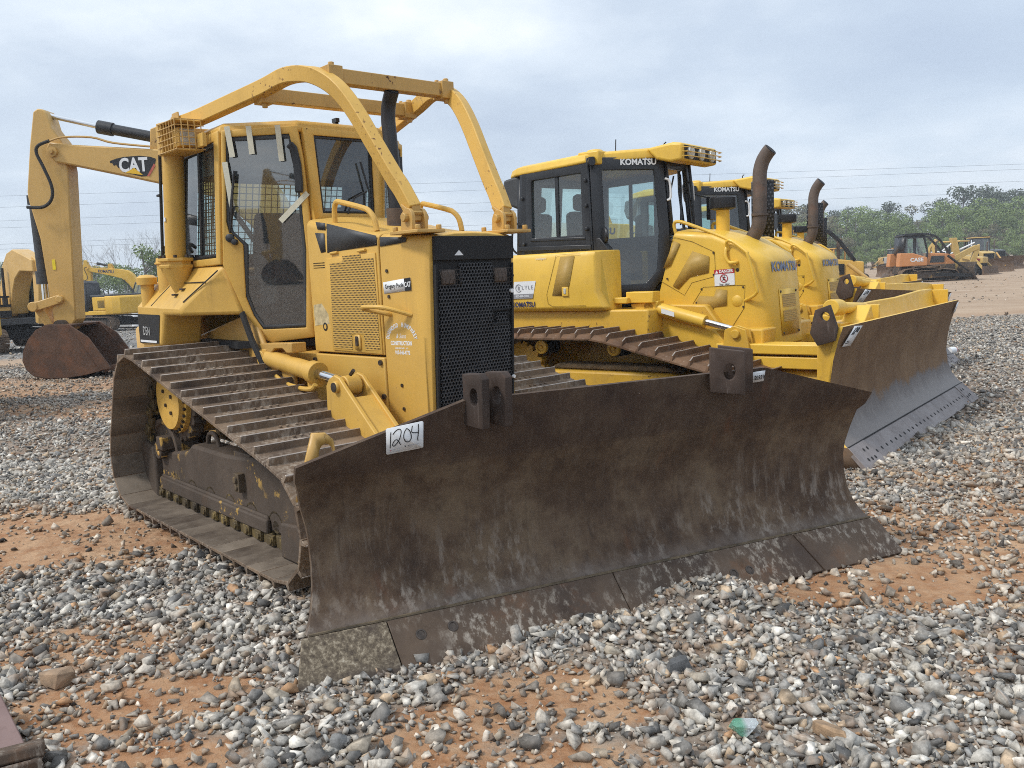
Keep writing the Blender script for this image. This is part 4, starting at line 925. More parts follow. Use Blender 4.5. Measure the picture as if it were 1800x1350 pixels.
# welded seam between blade and edge
k = MB(); k.tube([(-.128, -1.60, .178), (-.128, 1.60, .178)], .007, 6); bt(k).build('weld_bead', m_flat('yellowed_weld', (.10, .075, .045), rough=.7, var=.5, scale=14), blade)
k = MB()
for y, x0_, x1_, z0_, z1_ in [(-1.10, -.14, 0, 1.0, .95)]: pass
# hook plates welded to the top edge
def hookpl(yc, w, z0, z1, x0=-.18, x1=.02, cut_=.05):
    """plate standing in the xz plane with a hole"""
    out_ = [(x0, z0+.03), (x1, z0), (x1, z1-.02), (x1-.04, z1), (x0, z1)]
    cx, cz = (x0+x1)/2+.02, (z0+z1)/2+.02
    hole_ = [(cx+.032*math.cos(a), cz+.045*math.sin(a)) for a in np.linspace(0, 2*PI, 13)[:-1]]
    a = plate([(x, yc-w/2, z) for x, z in out_], [[(x, yc-w/2, z) for x, z in hole_]])
    return a
for (y0, y1, tw) in ((-.80, -.69, .3), (.49, .69, .0)):
    for j, yy in enumerate((y0, y1)):
        rt_ = R(52 if y0 < 0 else 78)
        pl_ = plate([(x, 0, z) for x, z in [(-.075, -.11), (.045, -.12), (.055, .10), (.03, .125), (-.075, .12)]], [[(-.005+.026*math.cos(a), 0, .02+.04*math.sin(a)) for a in np.linspace(0, 2*PI, 13)[:-1]]])
        if y0 > 0: pl_ = plate([(x, 0, z) for x, z in [(-.085, -.10), (.085, -.12), (.085, .10), (-.085, .125)]], [[(.01+.03*math.cos(a), 0, .0+.042*math.sin(a)) for a in np.linspace(0, 2*PI, 13)[:-1]]])
        rotm = Matrix.Rotation(R(20) if y0 < 0 else R(60), 3, 'Z')
        off = V((-.075, yy, 1.10)) if y0 < 0 else V((-.06+(-.06 if j else .0), .545+(.10 if j else 0), 1.115))
        pl_.v = [tuple(rotm @ V(p)+off) for p in pl_.v]; bt(pl_).build('hook_plate', IRON, blade, thick=.045, off=0, bevel=.004)
# lot card and bar code sticker
def card(pts, o): return [tuple(V(p)+V((1, 0, .25)).normalized()*o) for p in pts]
cq = [(-.125, -1.213, 1.018), (-.122, -1.045, 1.034), (-.152, -1.043, .912), (-.155, -1.210, .900)]
def cardpt(u, w): # 0..1
    a = V(cq[3]).lerp(V(cq[2]), u); b_ = V(cq[0]).lerp(V(cq[1]), u); return a.lerp(b_, w)+V((1, 0, .25)).normalized()*.008
rr_ = [(max(0, min(1, x)), max(0, min(1, y))) for x, y in rrect(0, 0, 1, 1, .05)]
k = MB(); k.poly([tuple(cardpt(u, w)) for u, w in rr_]); lot = bt(k).build('lot_card', WHITE, blade, thick=.003, off=1, fix=False)
def pen(strokes, w, name, mat, parent, o=.004):
    k = MB()
    for sq in strokes:
        P = [cardpt(u, v_)+V((1, 0, .25)).normalized()*o for u, v_ in sq]; P = spline(P, 5) if len(P) > 2 else P
        k.tube(P, w, 5)
    return bt(k).build(name, mat, parent)
st_ = [[(.125, .90-.08), (.115, .55), (.10, .22)], [(.18, .72), (.25, .83), (.34, .88), (.40, .80), (.38, .60), (.32, .42), (.22, .28), (.17, .30), (.19, .42), (.26, .50), (.32, .44), (.38, .27)],
       [(.53, .82), (.48, .70), (.47, .50), (.52, .36), (.60, .33), (.665, .42), (.665, .58), (.62, .75), (.55, .84), (.52, .80)], [(.70, .90), (.68, .72), (.70, .65), (.78, .62), (.85, .61)], [(.86, .92), (.87, .70), (.855, .50), (.845, .38), (.855, .30)]]
pen(st_, .0022, 'lot_number', INK, lot)
pen([[(.08, .13), (.36, .15)], [(.62, .17), (.92, .19)], [(.06, .06), (.40, .07)]], .0008, 'card_print', LGREY, lot, .0035)
pen([[(.495, .17), (.52, .18)], [(.60, .165), (.612, .17)]], .004, 'card_blots', INK, lot, .003)
pen([[(.10, .14), (.13, .10)], [(.13, .14), (.10, .10)]], .0013, 'card_mark', REDV, lot, .003)
k = MB(); k.poly([(-.117, .755, 1.088), (-.117, .838, 1.090), (-.131, .838, 1.034), (-.131, .755, 1.030)]); bs = bt(k).build('number_sticker', WHITE, blade, thick=.002, off=1, fix=False)
tx = text_mb('20359', .034, (-.116, .797, 1.056), (0, 1, .02), (.25, 0, 1), bold=.001, sx=.78); tx.merge(text_mb('.........', .02, (-.112, .790, 1.083), (0, 1, .02), (.25, 0, 1), sx=.6)); bt(tx).build('sticker_number', INK, bs, fix=False)
# push-frame ear seen behind the blade corner
k = plate([(0, -.02+y, z) for y, z in [(-.09, -.16), (.12, -.16), (.09, .10), (.06, .13), (.0, .135)]], [[(0, .035+.035*math.cos(a), .03+.055*math.sin(a)) for a in np.linspace(0, 2*PI, 13)[:-1]]])
k.v = [tuple(V(p)+V((-.36, -1.46, .86))) for p in k.v]; bt(k).build('blade_ear', CATW, blade, thick=.03, off=0)
k = MB(); k.bb((-.50, -1.3, .2), (-.34, 1.3, .86)); k.bb((-.46, -1.45, .18), (-.30, 1.45, .36)); bt(k).build('blade_back', CATW, blade, bevel=.01)
# ================================================================== the row of yellow bulldozers behind
TK = Track([(-1.72, .50, .40), (1.08, .36, .255), (-.42, .955, .02), (-1.62, .955, .02)])
k_shoe = shoe_mesh('track_shoe', .86, .19, gh=.075, curl=.035, tap=.03, mats=[m_steel('rusty_track_shoe', dark=(.095, .052, .03), mid=(.18, .105, .06), light=(.32, .24, .18), rust=(.23, .11, .05), lo=.6, metal=.1, rough=.7, rnd=True), WORN, SHOEI])
def koma_text(mb_text, size, o, r, u, **k): # the tall apostrophe-like notch over the T belongs to the lettering
    t_ = text_mb('KOMATSU', size, o, r, u, bold=size*.035, sx=.92, **k); r_ = V(r).normalized(); u_ = V(u); u_ = (u_-r_*u_.dot(r_)).normalized()
    c_ = V(o)+r_*size*.92*.93+u_*size*.46; a = size*.055; t_.add([c_-r_*a-u_*a*.6, c_+r_*a-u_*a*.6, c_+r_*a*1.4+u_*a*1.6, c_-r_*a*.6+u_*a*1.6], [(0, 1, 2, 3)]); return t_
def yellow_dozer(label, loc, blade_yaw=0., blade_dz=0., blade_dy=0., blade_tilt=0., blade_sy=1., card=True, edge=True, bladecol=None):
    D = thing('bulldozer', label, 'bulldozer', loc, R(-39), 'yellow bulldozers parked in a row'); S2 = (-1, 1)
    for sg in S2:
        tk = chain_mb(TK, sg*1.125, .19).build('track', CHAIN, D)
        lay_track(tk, TK, sg*1.125, .19, .86, k_shoe)
        k = MB(); k.prism([(-1.4, .22), (.75, .22), (.95, .34), (.8, .50), (.3, .60), (-1.2, .60), (-1.45, .45)], sg*.93, sg*1.33); fr = k.build('track_frame', KOMW, D, bevel=.03)
        k = MB(); k.prism([(-1.2, .605), (.35, .605), (.2, .66), (-1.1, .66)], sg*.98, sg*1.26); k.build('caked_dirt', m_flat('dry_clay_dirt', (.27, .19, .11), rough=.95, var=.3, scale=14, bump=.6), fr, bevel=.02)
        for x_ in (-1.32, -.38): 
            k = MB(); k.lathe((x_, sg*1.0, .83), (0, sg, 0), [(0, .09), (.20, .09), (.205, .085), (.22, .085), (.225, .0)], 20); cr = k.build('carrier_roller', MATTE, D)
            k = MB(); k.lathe((x_, sg*1.222, .83), (0, sg, 0), [(0, .078), (.03, .075), (.034, .05), (.02, .045), (.02, .02), (.035, .015), (.035, 0)], 20); k.build('roller_cap', KOMP, cr)
        sprocket_mb((-1.72, sg*1.125, .50), .40, .10, 25).build('sprocket', KOMW, D); wheel_mb((1.08, sg*1.125, .36), .24, .2, 26).build('idler', GRIME, D)
    k = MB(); k.bb((-1.9, -.68, .42), (1.0, .68, 1.0)); k.bb((-2.3, -1.0, .93), (-.1, 1.0, 1.22)); k.prism([(-.36, .83), (.55, .72), (.62, .88), (.35, 1.24), (-.30, 1.26)], -.60, .60); k.build('main_frame', KOMW, D, bevel=.02)
    # side boxes beside the lift cylinder
    for sg in S2:
        k = MB(); k.prism([(-.33, 1.18), (-.33, .93), (.55, .75), (.62, .85), (.50, .98)], sg*.58, sg*.70); k.build('side_cover', KOMP, D, bevel=.012)
        k = MB(); k.bb((-.45, sg*.70, 1.28), (-.12, sg*.86, 1.40)); k.bb((-.75, sg*.80, 1.28), (-.40, sg*.92, 1.345)); k.prism([(-.42, 1.27), (-.08, 1.30), (-.16, 1.10), (-.34, 1.08)], sg*.68, sg*.82); k.build('cylinder_mount', KOMP, D, bevel=.01)
        k = MB(); k.cyl((-.20, sg*.75, 1.235), (.42, sg*.75, 1.075), .066, n=20); k.cyl((-.2, sg*.68, 1.235), (-.2, sg*.82, 1.235), .06, n=16); cy = k.build('lift_cylinder', KOMP, D, bevel=.004)
        k = MB(); k.cyl((.42, sg*.75, 1.075), (.80, sg*.75, .98), .034, n=16); k.build('cylinder_rod', CHROME, cy)
        if sg < 0:
            k = MB(); a = V((.02, -.818, 1.175)); k.poly([tuple(a+V((-.07, 0, .045))), tuple(a+V((.08, 0, .005))), tuple(a+V((.08, 0, -.045))), tuple(a+V((-.07, 0, -.005)))]); k.build('cylinder_label', WHITE, cy, fix=False)
        k = MB(); k.prism([(.62, .60), (.66, 1.0), (.76, 1.04), (.88, 1.0), (.96, .6)], sg*.70, sg*.73); k.prism([(.62, .60), (.66, 1.0), (.76, 1.04), (.88, 1.0), (.96, .6)], sg*.80, sg*.83); k.cyl((.78, sg*.67, .96), (.78, sg*.86, .96), .045, n=14); k.build('lift_arm', KOMW, D, bevel=.006)
        k = MB(); k.bb((.5, sg*.52, .62), (2.0, sg*.78, .74)); k.cyl((.5, sg*.62, .52), (2.0, sg*.62, .50), .10, n=16); k.bb((.55, sg*.50, .76), (1.95, sg*.80, .86)); k.build('push_arm', KOMP, D, bevel=.012)
    # tank / rear fender
    for sg in S2:
        pr = [(1.205, -.86), (1.215, -1.06), (1.25, -1.10), (1.42, -1.115), (1.80, -1.10), (1.855, -1.07), (1.86, -.70)]
        rings = []
        for x_, s_ in ((-2.25, 0), (-.80, 0), (-.70, .03), (-.655, .10)):
            rings.append([(x_+(.10 if (x_ > -1 and z < 1.3) else 0), sg*(-y-s_) if False else sg*(abs(y)-s_), z) for z, y in pr])
        tkb = MB().loft(rings).build('fuel_tank', KOMP, D, bevel=.015, seg=3)
        if sg < 0:
            y0 = -1.118
            def tp(x, z, o=0.): return (x, y0-o+(.012*(z-1.42)/.38 if z > 1.42 else .012*(1.42-z)/.2), z)
            plate([tp(-.93, 1.81), tp(-1.115, 1.805), tp(-1.235, 1.39), tp(-1.10, 1.385), tp(-1.03, 1.40), tp(-1.0, 1.50)]).build('tank_grille', PERFK, tkb, thick=.004)
            k = MB(); k.tube([tp(-.86, 1.83), tp(-1.17, 1.83), tp(-1.31, 1.40), tp(-1.30, 1.30), tp(-1.24, 1.27), tp(-.80, 1.275)], .002, 4); k.build('door_seam', SEAM, tkb)
            k = MB(); k.box(tp(-1.055, 1.43, .004), (.085, .012, .10)); lt = k.build('tank_latch', KOMP, tkb, bevel=.006); k = MB(); k.box(tp(-1.055, 1.435, .012), (.03, .01, .06)); k.build('latch_lever', LENS, lt, bevel=.004)
            k = MB(); k.poly([tp(-1.765, 1.555, .003), tp(-1.455, 1.558, .003), tp(-1.505, 1.367, .003), tp(-1.80, 1.362, .003)]); ds = k.build('dealer_sticker', WHITE, tkb, fix=False)
            k = MB(); k.poly([tp(-1.797, 1.412, .0045), tp(-1.492, 1.417, .0045), tp(-1.507, 1.365, .0045), tp(-1.802, 1.360, .0045)]); k.build('sticker_band', LGREY, ds, fix=False)
            text_mb('LYLE', .062, tp(-1.575, 1.485, .0055), (1, 0, .015), (0, 0, 1), sx=1.0, spacing=1.35).build('sticker_name', LGREY, ds, fix=False)
            text_mb('800-888-5000', .034, tp(-1.65, 1.39, .0065), (1, 0, .015), (0, 0, 1), bold=.0006).build('sticker_phone', WHITE, ds, fix=False)
            k = MB(); c0 = V(tp(-1.70, 1.482, .0055)); k.tube([tuple(c0+V((.042*math.cos(a), 0, .042*math.sin(a)))) for a in np.linspace(.5, 5.6, 16)], .003, 4); k.box(tuple(c0), (.022, .001, .04)); k.build('sticker_emblem', LGREY, ds)
            koma_text(0, .078, tp(-1.648, 1.292, .004), (1, 0, .012), (0, 0, 1)).build('maker_lettering', NAVY, tkb, fix=False)
            text_mb('intelligent', .035, tp(-1.38, 1.80, .002), (1, 0, .02), (0, 0, 1), shear=.3, sx=1.1).build('side_script', WHITE, tkb, fix=False)
    # hood: slants down to a rounded nose
    def hr(x, hw, zb, zt, rr, n=5, crown=.03):
        o_ = [(x, -hw, zb), (x, -hw-.004, (zb+zt)*.5)]+[(x, -hw+rr-rr*math.cos(R(90*i/n)), zt-rr+rr*math.sin(R(90*i/n))) for i in range(n+1)]
        o_ += [(x, y, zt+crown*(1-(y/hw)**2)) for y in (-hw*.4, 0, hw*.4)]; return o_+[(x, -y, z) for (x, y, z) in reversed(o_[:n+3])]
    def slope(r_, f): return [(x+f*(1.9-z), y, z) for x, y, z in r_]
    rings = [slope(hr(-.09, .49, .95, 2.02, .06), -.30), hr(.02, .50, .85, 2.015, .07), hr(.375, .50, .83, 1.985, .08), hr(.60, .50, .82, 1.90, .09), hr(.76, .50, .81, 1.80, .10)]
    for x_, hw, zt in ((.86, .475, 1.745), (.91, .43, 1.70), (.935, .36, 1.665), (.95, .26, 1.63)): rings.append(slope(hr(x_, hw, .80, zt, .10), .05) if False else [(x+.075*min(1, max(0, (1.72-z)/.9)), y, z) for x, y, z in hr(x_, hw, .80, zt, .10)])
    hd = MB().loft(rings).build('hood', KOMP, D, bevel=.01, seg=2, ang=40)
    def hp(x, z, o=.005): return (x, -.5045-o, z)
    plate([hp(-.05, 1.92), hp(.02, 1.885), hp(-.10, 1.66), hp(-.185, 1.63)]).build('side_mesh', PERFK, hd, thick=.003)
    plate([hp(.165, 1.80), hp(.352, 1.735), hp(.345, 1.57), hp(.127, 1.53), hp(-.005, 1.405), hp(-.075, 1.44)]).build('side_mesh', PERFK, hd, thick=.003)
    plate([hp(.43, 1.397), hp(.545, 1.385), hp(.542, 1.225), hp(.395, 1.21), hp(.372, 1.10), hp(.115, 1.15), hp(.235, 1.33), hp(.40, 1.32)]).build('side_mesh', PERFK, hd, thick=.003)
    k = MB()
    for seg in ([(-.10, 1.97), (.16, 1.90), (.41, 1.78), (.42, 1.53), (.15, 1.47), (.06, 1.34), (-.22, 1.50)], [(.08, 1.14), (.28, 1.42), (.74, 1.43), (.73, 1.20), (.56, .95)]): k.tube([hp(x, z, .001) for x, z in seg], .0022, 4)
    k.build('panel_seam', SEAM, hd)
    k = MB(); k.lathe(hp(.652, 1.27, -.01), (0, -1, 0), [(0, .062), (.012, .058), (.022, .04), (.026, 0)], 22); k.build('hood_boss', KOMP, hd)
    k = MB()
    for x_, z_ in ((.40, 1.77), (.40, 1.545), (.26, 1.40), (.20, 1.26), (.72, 1.41), (.72, 1.21), (-.14, 1.52), (-.08, 1.93)): k.cyl(hp(x_, z_, -.004), hp(x_, z_, .008), .010, n=8)
    k.lathe(hp(.66, 1.585, -.001), (0, -1, 0), [(0, .02), (.003, 0)], 12); k.build('hood_bolts', BOLT, hd)
    k = MB(); k.poly([hp(.407, 1.592), hp(.628, 1.602), hp(.632, 1.437), hp(.411, 1.427)]); ds = k.build('danger_sign', WHITE, hd, fix=False)
    k = MB(); k.poly([hp(.407, 1.593, .0065), hp(.628, 1.603, .0065), hp(.629, 1.557, .0065), hp(.408, 1.548, .0065)]); k.build('sign_header', REDV, ds, fix=False)
    text_mb('DANGER', .043, hp(.538, 1.577, .008), (1, 0, .045), (0, 0, 1), bold=.0015, sx=.88).build('sign_word', WHITE, ds, fix=False)
    k = MB(); k.add([hp(.418, 1.556, .008), hp(.452, 1.558, .008), hp(.436, 1.588, .008)], [(0, 1, 2)]); k.build('sign_triangle', WHITE, ds, fix=False)
    k = MB(); c0 = V(hp(.515, 1.505, .0075)); k.tube([tuple(c0+V((.04*math.cos(a), 0, .04*math.sin(a)))) for a in np.linspace(0, 2*PI, 22)], .0042, 4); k.tube([tuple(c0+V((-.028, 0, .028))), tuple(c0+V((.028, 0, -.028)))], .004, 4); k.build('sign_ring', REDV, ds)
    k = MB(); c1 = c0-V((0, -.001, 0)); k.lathe(tuple(c1+V((.004, 0, .024))), (0, -1, 0), [(0, .006), (.001, 0)], 8)
    for a, b_ in (((.0, .018), (-.003, -.004)), ((0, .012), (.018, .006)), ((0, .012), (-.014, .002)), ((-.003, -.004), (.012, -.026)), ((-.003, -.004), (-.016, -.024))): k.tube([tuple(c1+V((a[0], 0, a[1]))), tuple(c1+V((b_[0], 0, b_[1])))], .0035, 4)
    k.build('sign_figure', INK, ds); text_mb('Stay  clear', .027, hp(.52, 1.445, .008), (1, 0, .045), (0, 0, 1), bold=.0004).build('sign_caption', INK, ds, fix=False)
    # nose face: letters and twin-window grille
    def npt(y, z, o=.004): return (.951+.075*min(1, max(0, (1.72-z)/.9))+o, y, z)
    for sgm in range(1):
        tx = koma_text(0, .148, (0, 0, 0), (1, 0, 0), (0, 1, 0))
        def on_nose(u, w, o=.006):
            y = u; a = abs(y); x_ = np.interp(a, [0, .26, .36, .43, .475, .5], [.95, .95, .935, .91, .86, .76]); return (x_+.075*min(1, max(0, (1.72-w)/.9))+o, y, w)
        tx.v = [on_nose(p[0]*1.08, 1.598+p[1]*.9) for p in tx.v]; tx.build('maker_lettering', FADEB, hd, fix=False)
    P = [on_nose(u, w, .006) for u, w in ((-.235, 1.37), (.235, 1.37), (.235, .90), (-.235, .90))]; nd = MB().poly(P).build('nose_door', KOMP, hd, thick=.008, fix=False)
    for z0, z1 in ((1.185, 1.315), (1.035, 1.15)):
        MB().poly([on_nose(-.185, z0, .0155), on_nose(.185, z0, .0155), on_nose(.185, z1, .0155), on_nose(-.185, z1, .0155)]).build('nose_grille', PERFK, nd, fix=False)
    k = MB()
    for u, w in ((-.21, 1.345), (.21, 1.345), (-.21, .92), (.21, .92)): k.lathe(on_nose(u, w, .012), (1, 0, 0), [(0, .014), (.008, .012), (.009, 0)], 8)
    k.build('door_bolts', BOLT, nd)
    # rails, intake, stack
    for sg in S2:
        k = MB(); k.tube(spline([(-.05, sg*.46, 1.99), (-.07, sg*.46, 2.09), (-.03, sg*.46, 2.12), (.10, sg*.46, 2.085), (.50, sg*.47, 1.92), (.555, sg*.48, 1.87), (.545, sg*.52, 1.80), (.55, sg*.54, 1.72), (.585, sg*.54, 1.665), (.64, sg*.54, 1.66), (.66, sg*.50, 1.665)], 4), .018, 10); k.build('handrail', KOMP, D)
        k = MB(); k.tube(spline([(.56, sg*.50, 1.79), (.555, sg*.53, 1.86), (.59, sg*.54, 1.885), (.66, sg*.545, 1.85), (.78, sg*.56, 1.76), (.80, sg*.565, 1.72), (.885, sg*.56, 1.40), (.88, sg*.555, 1.35), (.83, sg*.545, 1.31), (.74, sg*.50, 1.275)], 4), .017, 10); k.build('handrail', KOMP, D)
    k = MB(); k.lathe((.345, -.15, 1.90), (0, 0, 1), [(0, .12), (.05, .12), (.09, .072), (.33, .070), (.34, .075)], 22); it = k.build('intake_pipe', KOMP, D)
    k = MB(); k.lathe((.345, -.15, 2.22), (0, 0, 1), [(0, .085), (.015, .135), (.03, .14), (.125, .14), (.135, .13), (.14, 0)], 26); k.build('air_pre_cleaner', BLACK, it)
    k = MB(); k.tube(spline([(.60, .03, 1.82), (.60, .03, 1.90), (.66, .03, 2.0), (.68, .03, 2.09), (.68, .03, 2.15)], 4), [.105]*2+[.10]*6+[.095]*5+[.085]*4, 20) if False else k.tube(spline([(.58, .03, 1.80), (.59, .03, 1.90), (.65, .03, 2.0), (.675, .03, 2.09), (.68, .03, 2.15)], 4), .074, 20)
    k.tube([(.68, .03, 2.14), (.68, .03, 2.165)], .088, 20); k.tube(spline([(.68, .03, 2.16), (.68, .03, 2.36), (.68, .03, 2.50), (.685, .03, 2.60), (.715, .03, 2.70), (.765, .03, 2.775), (.80, .03, 2.81)], 5), .073, 22)
    ex = k.build('exhaust_stack', STACKM, D); k = MB(); k.lathe((.8025, .03, 2.8125), (.71, 0, .71), [(0, .066), (.003, 0)], 20); k.build('stack_mouth', MATTE, ex)
    k = MB()
    k.add([(.575, .06, 1.99), (.60, .125, 1.97), (.60, .125, 2.53), (.575, .06, 2.50), (.795, .125, 1.90), (.795, .125, 2.50)], [(0, 1, 2, 3), (1, 4, 5, 2)]); k.build('heat_shield', SHIELD, ex, thick=.004)
    # cab
    cabp = []
    Dr = [(-.90, -.80, 2.86), (-.30, -.265, 2.84), (-.235, -.27, 2.05), (-.225, -.29, 1.64), (-.40, -.44, 1.33), (-.87, -.80, 1.33)]
    Dg = [(-.80, -.715, 2.72), (-.375, -.335, 2.705), (-.318, -.345, 2.05), (-.335, -.37, 1.62), (-.43, -.465, 1.48), (-.70, -.668, 1.47), (-.765, -.722, 1.64), (-.775, -.722, 2.1)]
    Sd = [(-1.84, -.80, 2.80), (-.90, -.80, 2.86), (-.87, -.80, 1.85), (-.87, -.80, 1.80), (-1.92, -.80, 1.83)]; Sg = [(-1.68, -.80, 2.69), (-1.0, -.80, 2.705), (-1.0, -.80, 2.04), (-1.70, -.80, 2.04)]
    for mirr in (False, True):
        f_ = (lambda m: m.mir()) if mirr else (lambda m: m)
        s_ = f_(plate(Sd, [Sg])).build('cab_side', CABK, D, thick=.06, off=0, bevel=.008); f_(plate(Sg)).build('side_glass', GLASSG, s_)
        k = MB(); k.sweep([(-1.34, -.80, 2.70), (-1.345, -.80, 2.04)], .03, .045, (0, 1, 0)); k.sweep([(-.94, -.815, 2.84), (-.92, -.815, 1.70)], .04, .07, (0, 1, 0)); k.sweep([(-1.78, -.815, 2.8), (-1.84, -.815, 1.84)], .035, .06, (0, 1, 0)); k.sweep([(-1.9, -.83, 1.93), (-.88, -.83, 1.90)], .05, .05, (0, 1, 0)); k.sweep([(-1.72, -.82, 2.02), (-.96, -.82, 2.0)], .04, .03, (0, 1, 0))
        for z_ in (2.62, 2.35, 2.1): k.cyl((-.93, -.83, z_), (-.93, -.87, z_), .022, n=10); 
        for z_ in (2.5, 2.2, 1.98): k.cyl((-1.81, -.83, z_), (-1.81, -.86, z_), .02, n=10)
        f_(k).build('cab_pillar', CABK, s_, bevel=.006)
        d_ = f_(plate(Dr, [Dg])).build('cab_door', CABK, D, thick=.05, off=0, bevel=.008); f_(plate(Dg)).build('door_glass', GLASSG, d_)
        k = MB(); k.tube(spline([(-.255, -.30, 2.60), (-.215, -.27, 2.57), (-.205, -.27, 2.40), (-.24, -.29, 2.37)], 3), .013, 8); f_(k).build('door_handle', WHITE, d_)
        k = MB(); k.tube(spline([(-1.86, -.83, 2.20), (-1.92, -.86, 2.22), (-1.96, -.86, 2.12), (-1.97, -.86, 1.95), (-1.93, -.83, 1.88)], 3), .012, 8); f_(k).build('grab_bar', BLACK, s_)
        k = MB(); k.lathe((-.74, -.75, 2.02), (-.65, -.75, 0), [(0, .09), (.03, .085), (.04, .05), (.05, 0)], 16); k.prism([(-.88, 1.55), (-.72, 1.58), (-.68, 1.86), (-.80, 2.0), (-.88, 1.98)], -.80, -.70); k.prism([(-.90, 1.30), (-.76, 1.32), (-.78, 1.55), (-.9, 1.6)], -.84, -.74); f_(k).build('door_lock', BLACK, d_, bevel=.01)
    k = MB(); fo = [(-.29, -.255, 2.84), (-.29, .255, 2.84), (-.22, .265, 2.0), (-.22, -.265, 2.0)]; fi = [(-.288, -.21, 2.72), (-.288, .21, 2.72), (-.228, .215, 2.06), (-.228, -.215, 2.06)]
    s_ = plate(fo, [fi]).build('cab_front', CABK, D, thick=.05, off=0); plate(fi).build('windscreen', GLASSG, s_); k = MB(); k.tube([(-.18, -.1, 2.1), (-.19, -.05, 2.45), (-.24, .03, 2.66)], .01, 6); k.tube([(-.16, .2, 2.02), (-.19, .2, 2.5), (-.23, .22, 2.8)], .018, 6); k.build('windscreen_wiper', BLACK, s_)
    rr = plate([(-1.87, -.80, 2.80), (-1.87, .80, 2.80), (-1.93, .80, 1.83), (-1.93, -.80, 1.83)], [[(-1.88, -.73, 2.70), (-1.88, .73, 2.70), (-1.915, .73, 2.0), (-1.915, -.73, 2.0)]]).build('cab_rear', CABK, D, thick=.05, off=0)
    plate([(-1.88, -.73, 2.70), (-1.88, .73, 2.70), (-1.915, .73, 2.0), (-1.915, -.73, 2.0)]).build('rear_glass', GLASSG, rr)
    k = MB(); k.prism([(-2.12, 2.74), (-1.86, 2.78), (-1.84, 2.36), (-1.95, 2.40), (-2.10, 2.46), (-2.14, 2.58)], -.80, -.46); k.build('rear_housing', DKG, rr, bevel=.03)
    rt = [(-2.06, -.72), (-1.9, -.83), (-.93, -.84), (-.28, -.30), (-.28, .30), (-.93, .84), (-1.9, .83), (-2.06, .72)]
    def rz(x, b): return b+.05*(x+2.1)/1.2
    k = MB(); k.loft([[(x, y, rz(x, 2.755)) for x, y in rt], [(x, y*1.01, rz(x, 2.775)) for x, y in rt], [(-1.1+(x+1.1)*.985, y*.98, rz(x, 2.845)) for x, y in rt], [(-1.1+(x+1.1)*.94, y*.9, rz(x, 2.87)) for x, y in rt]]); rf = k.build('cab_roof', KOMP, D, bevel=.014, seg=3)
    k = MB(); k.bb((-1.9, -.6, 2.80), (-1.15, .6, 2.91)); k.bb((-1.05, -.80, 2.78), (-.78, -.50, 2.93)); k.bb((-1.05, .50, 2.78), (-.78, .80, 2.93)); k.cyl((-.92, -.65, 2.92), (-.92, -.65, 2.955), .09, n=18); k.bb((-.55, -.12, 2.88), (-.42, .12, 2.96)); k.build('roof_box', KOMP, rf, bevel=.02)
    k = MB(); k.cyl((-.85, -.83, 2.78), (-.85, -.83, 2.86), .035, n=12); k.cyl((-.84, -.86, 2.80), (-.80, -.90, 2.80), .04, n=12); k.tube([(-.75, -.5, 2.9), (-.74, -.5, 3.06)], .006, 5); k.tube([(-.45, .05, 2.95), (-.45, .05, 3.02), (-.42, .05, 3.04)], .008, 5); k.build('roof_lamp', BLACK, rf)
    k = MB(); k.prism([(-.42, 2.93), (-.10, 2.96), (.02, 2.94), (.02, 2.76), (-.12, 2.75), (-.30, 2.80)], -.42, .42); lb = k.build('light_bar', KOMP, rf, bevel=.03, seg=3)
    k = MB(); k.bb((.005, -.37, 2.78), (.026, .37, 2.92)); k.build('light_recess', MATTE, lb)
    for y_ in (-.25, 0, .25):
        k = MB(); k.lathe((.02, y_, 2.845), (1, 0, -.1), [(0, .065), (.03, .065), (.035, .055), (.037, 0)], 18); k.build('work_light', LENS, lb)
    k = MB()
    for z_ in (2.80, 2.845, 2.89): k.tube([(.03, -.44, z_), (.08, -.40, z_), (.09, 0, z_), (.08, .40, z_), (.03, .44, z_)], .006, 5)
    k.build('light_guard', KOMW, lb)
    text = koma_text(0, .088, (0, 0, 0), (1, 0, 0), (0, 1, 0)); e = (V((-.30, -.265, 2.84))-V((-.90, -.80, 2.86))).normalized(); nn = V((.665, -.745, 0))
    c0 = V((-.90, -.80, 2.80)).lerp(V((-.30, -.265, 2.785)), .66); text.v = [tuple(c0+e*p[0]*1.05+V((0, 0, 1))*p[1]+nn*.034) for p in text.v]; text.build('maker_lettering', WHITE, D, fix=False)
    k = MB(); k.bb((-1.55, -.3, 1.4), (-1.05, .3, 1.75)); s_ = k.build('seat', FABRIC, D, bevel=.05); k = MB(); k.bb((-1.62, -.28, 1.7), (-1.45, .28, 2.35)); k.bb((-1.6, -.16, 2.36), (-1.48, .16, 2.56)); k.build('seat_back', FABRIC, s_, bevel=.05); k = MB(); k.bb((-1.5, -.48, 1.5), (-1.0, -.34, 1.85)); k.bb((-1.5, .34, 1.5), (-1.0, .48, 1.85)); k.build('armrest', MATTE, s_, bevel=.03)
    k = MB(); k.bb((-.5, -.3, 1.3), (-.25, .3, 1.95)); k.box((-.42, .25, 2.1), (.03, .22, .18)); k.build('dashboard', MATTE, D, bevel=.03); k = MB(); k.prism([(-1.9, -.78), (-.88, -.78), (-.36, -.32), (-.36, .32), (-.88, .78), (-1.9, .78)], 1.24, 1.34, 'z'); k.build('cab_floor', CABK, D, bevel=.01)
    k = MB(); k.box((-.15, .60, 2.30), (.05, .14, .26)); k.tube([(-.4, .5, 2.5), (-.16, .6, 2.42)], .01, 6); k.build('mirror', BLACK, D, bevel=.02)
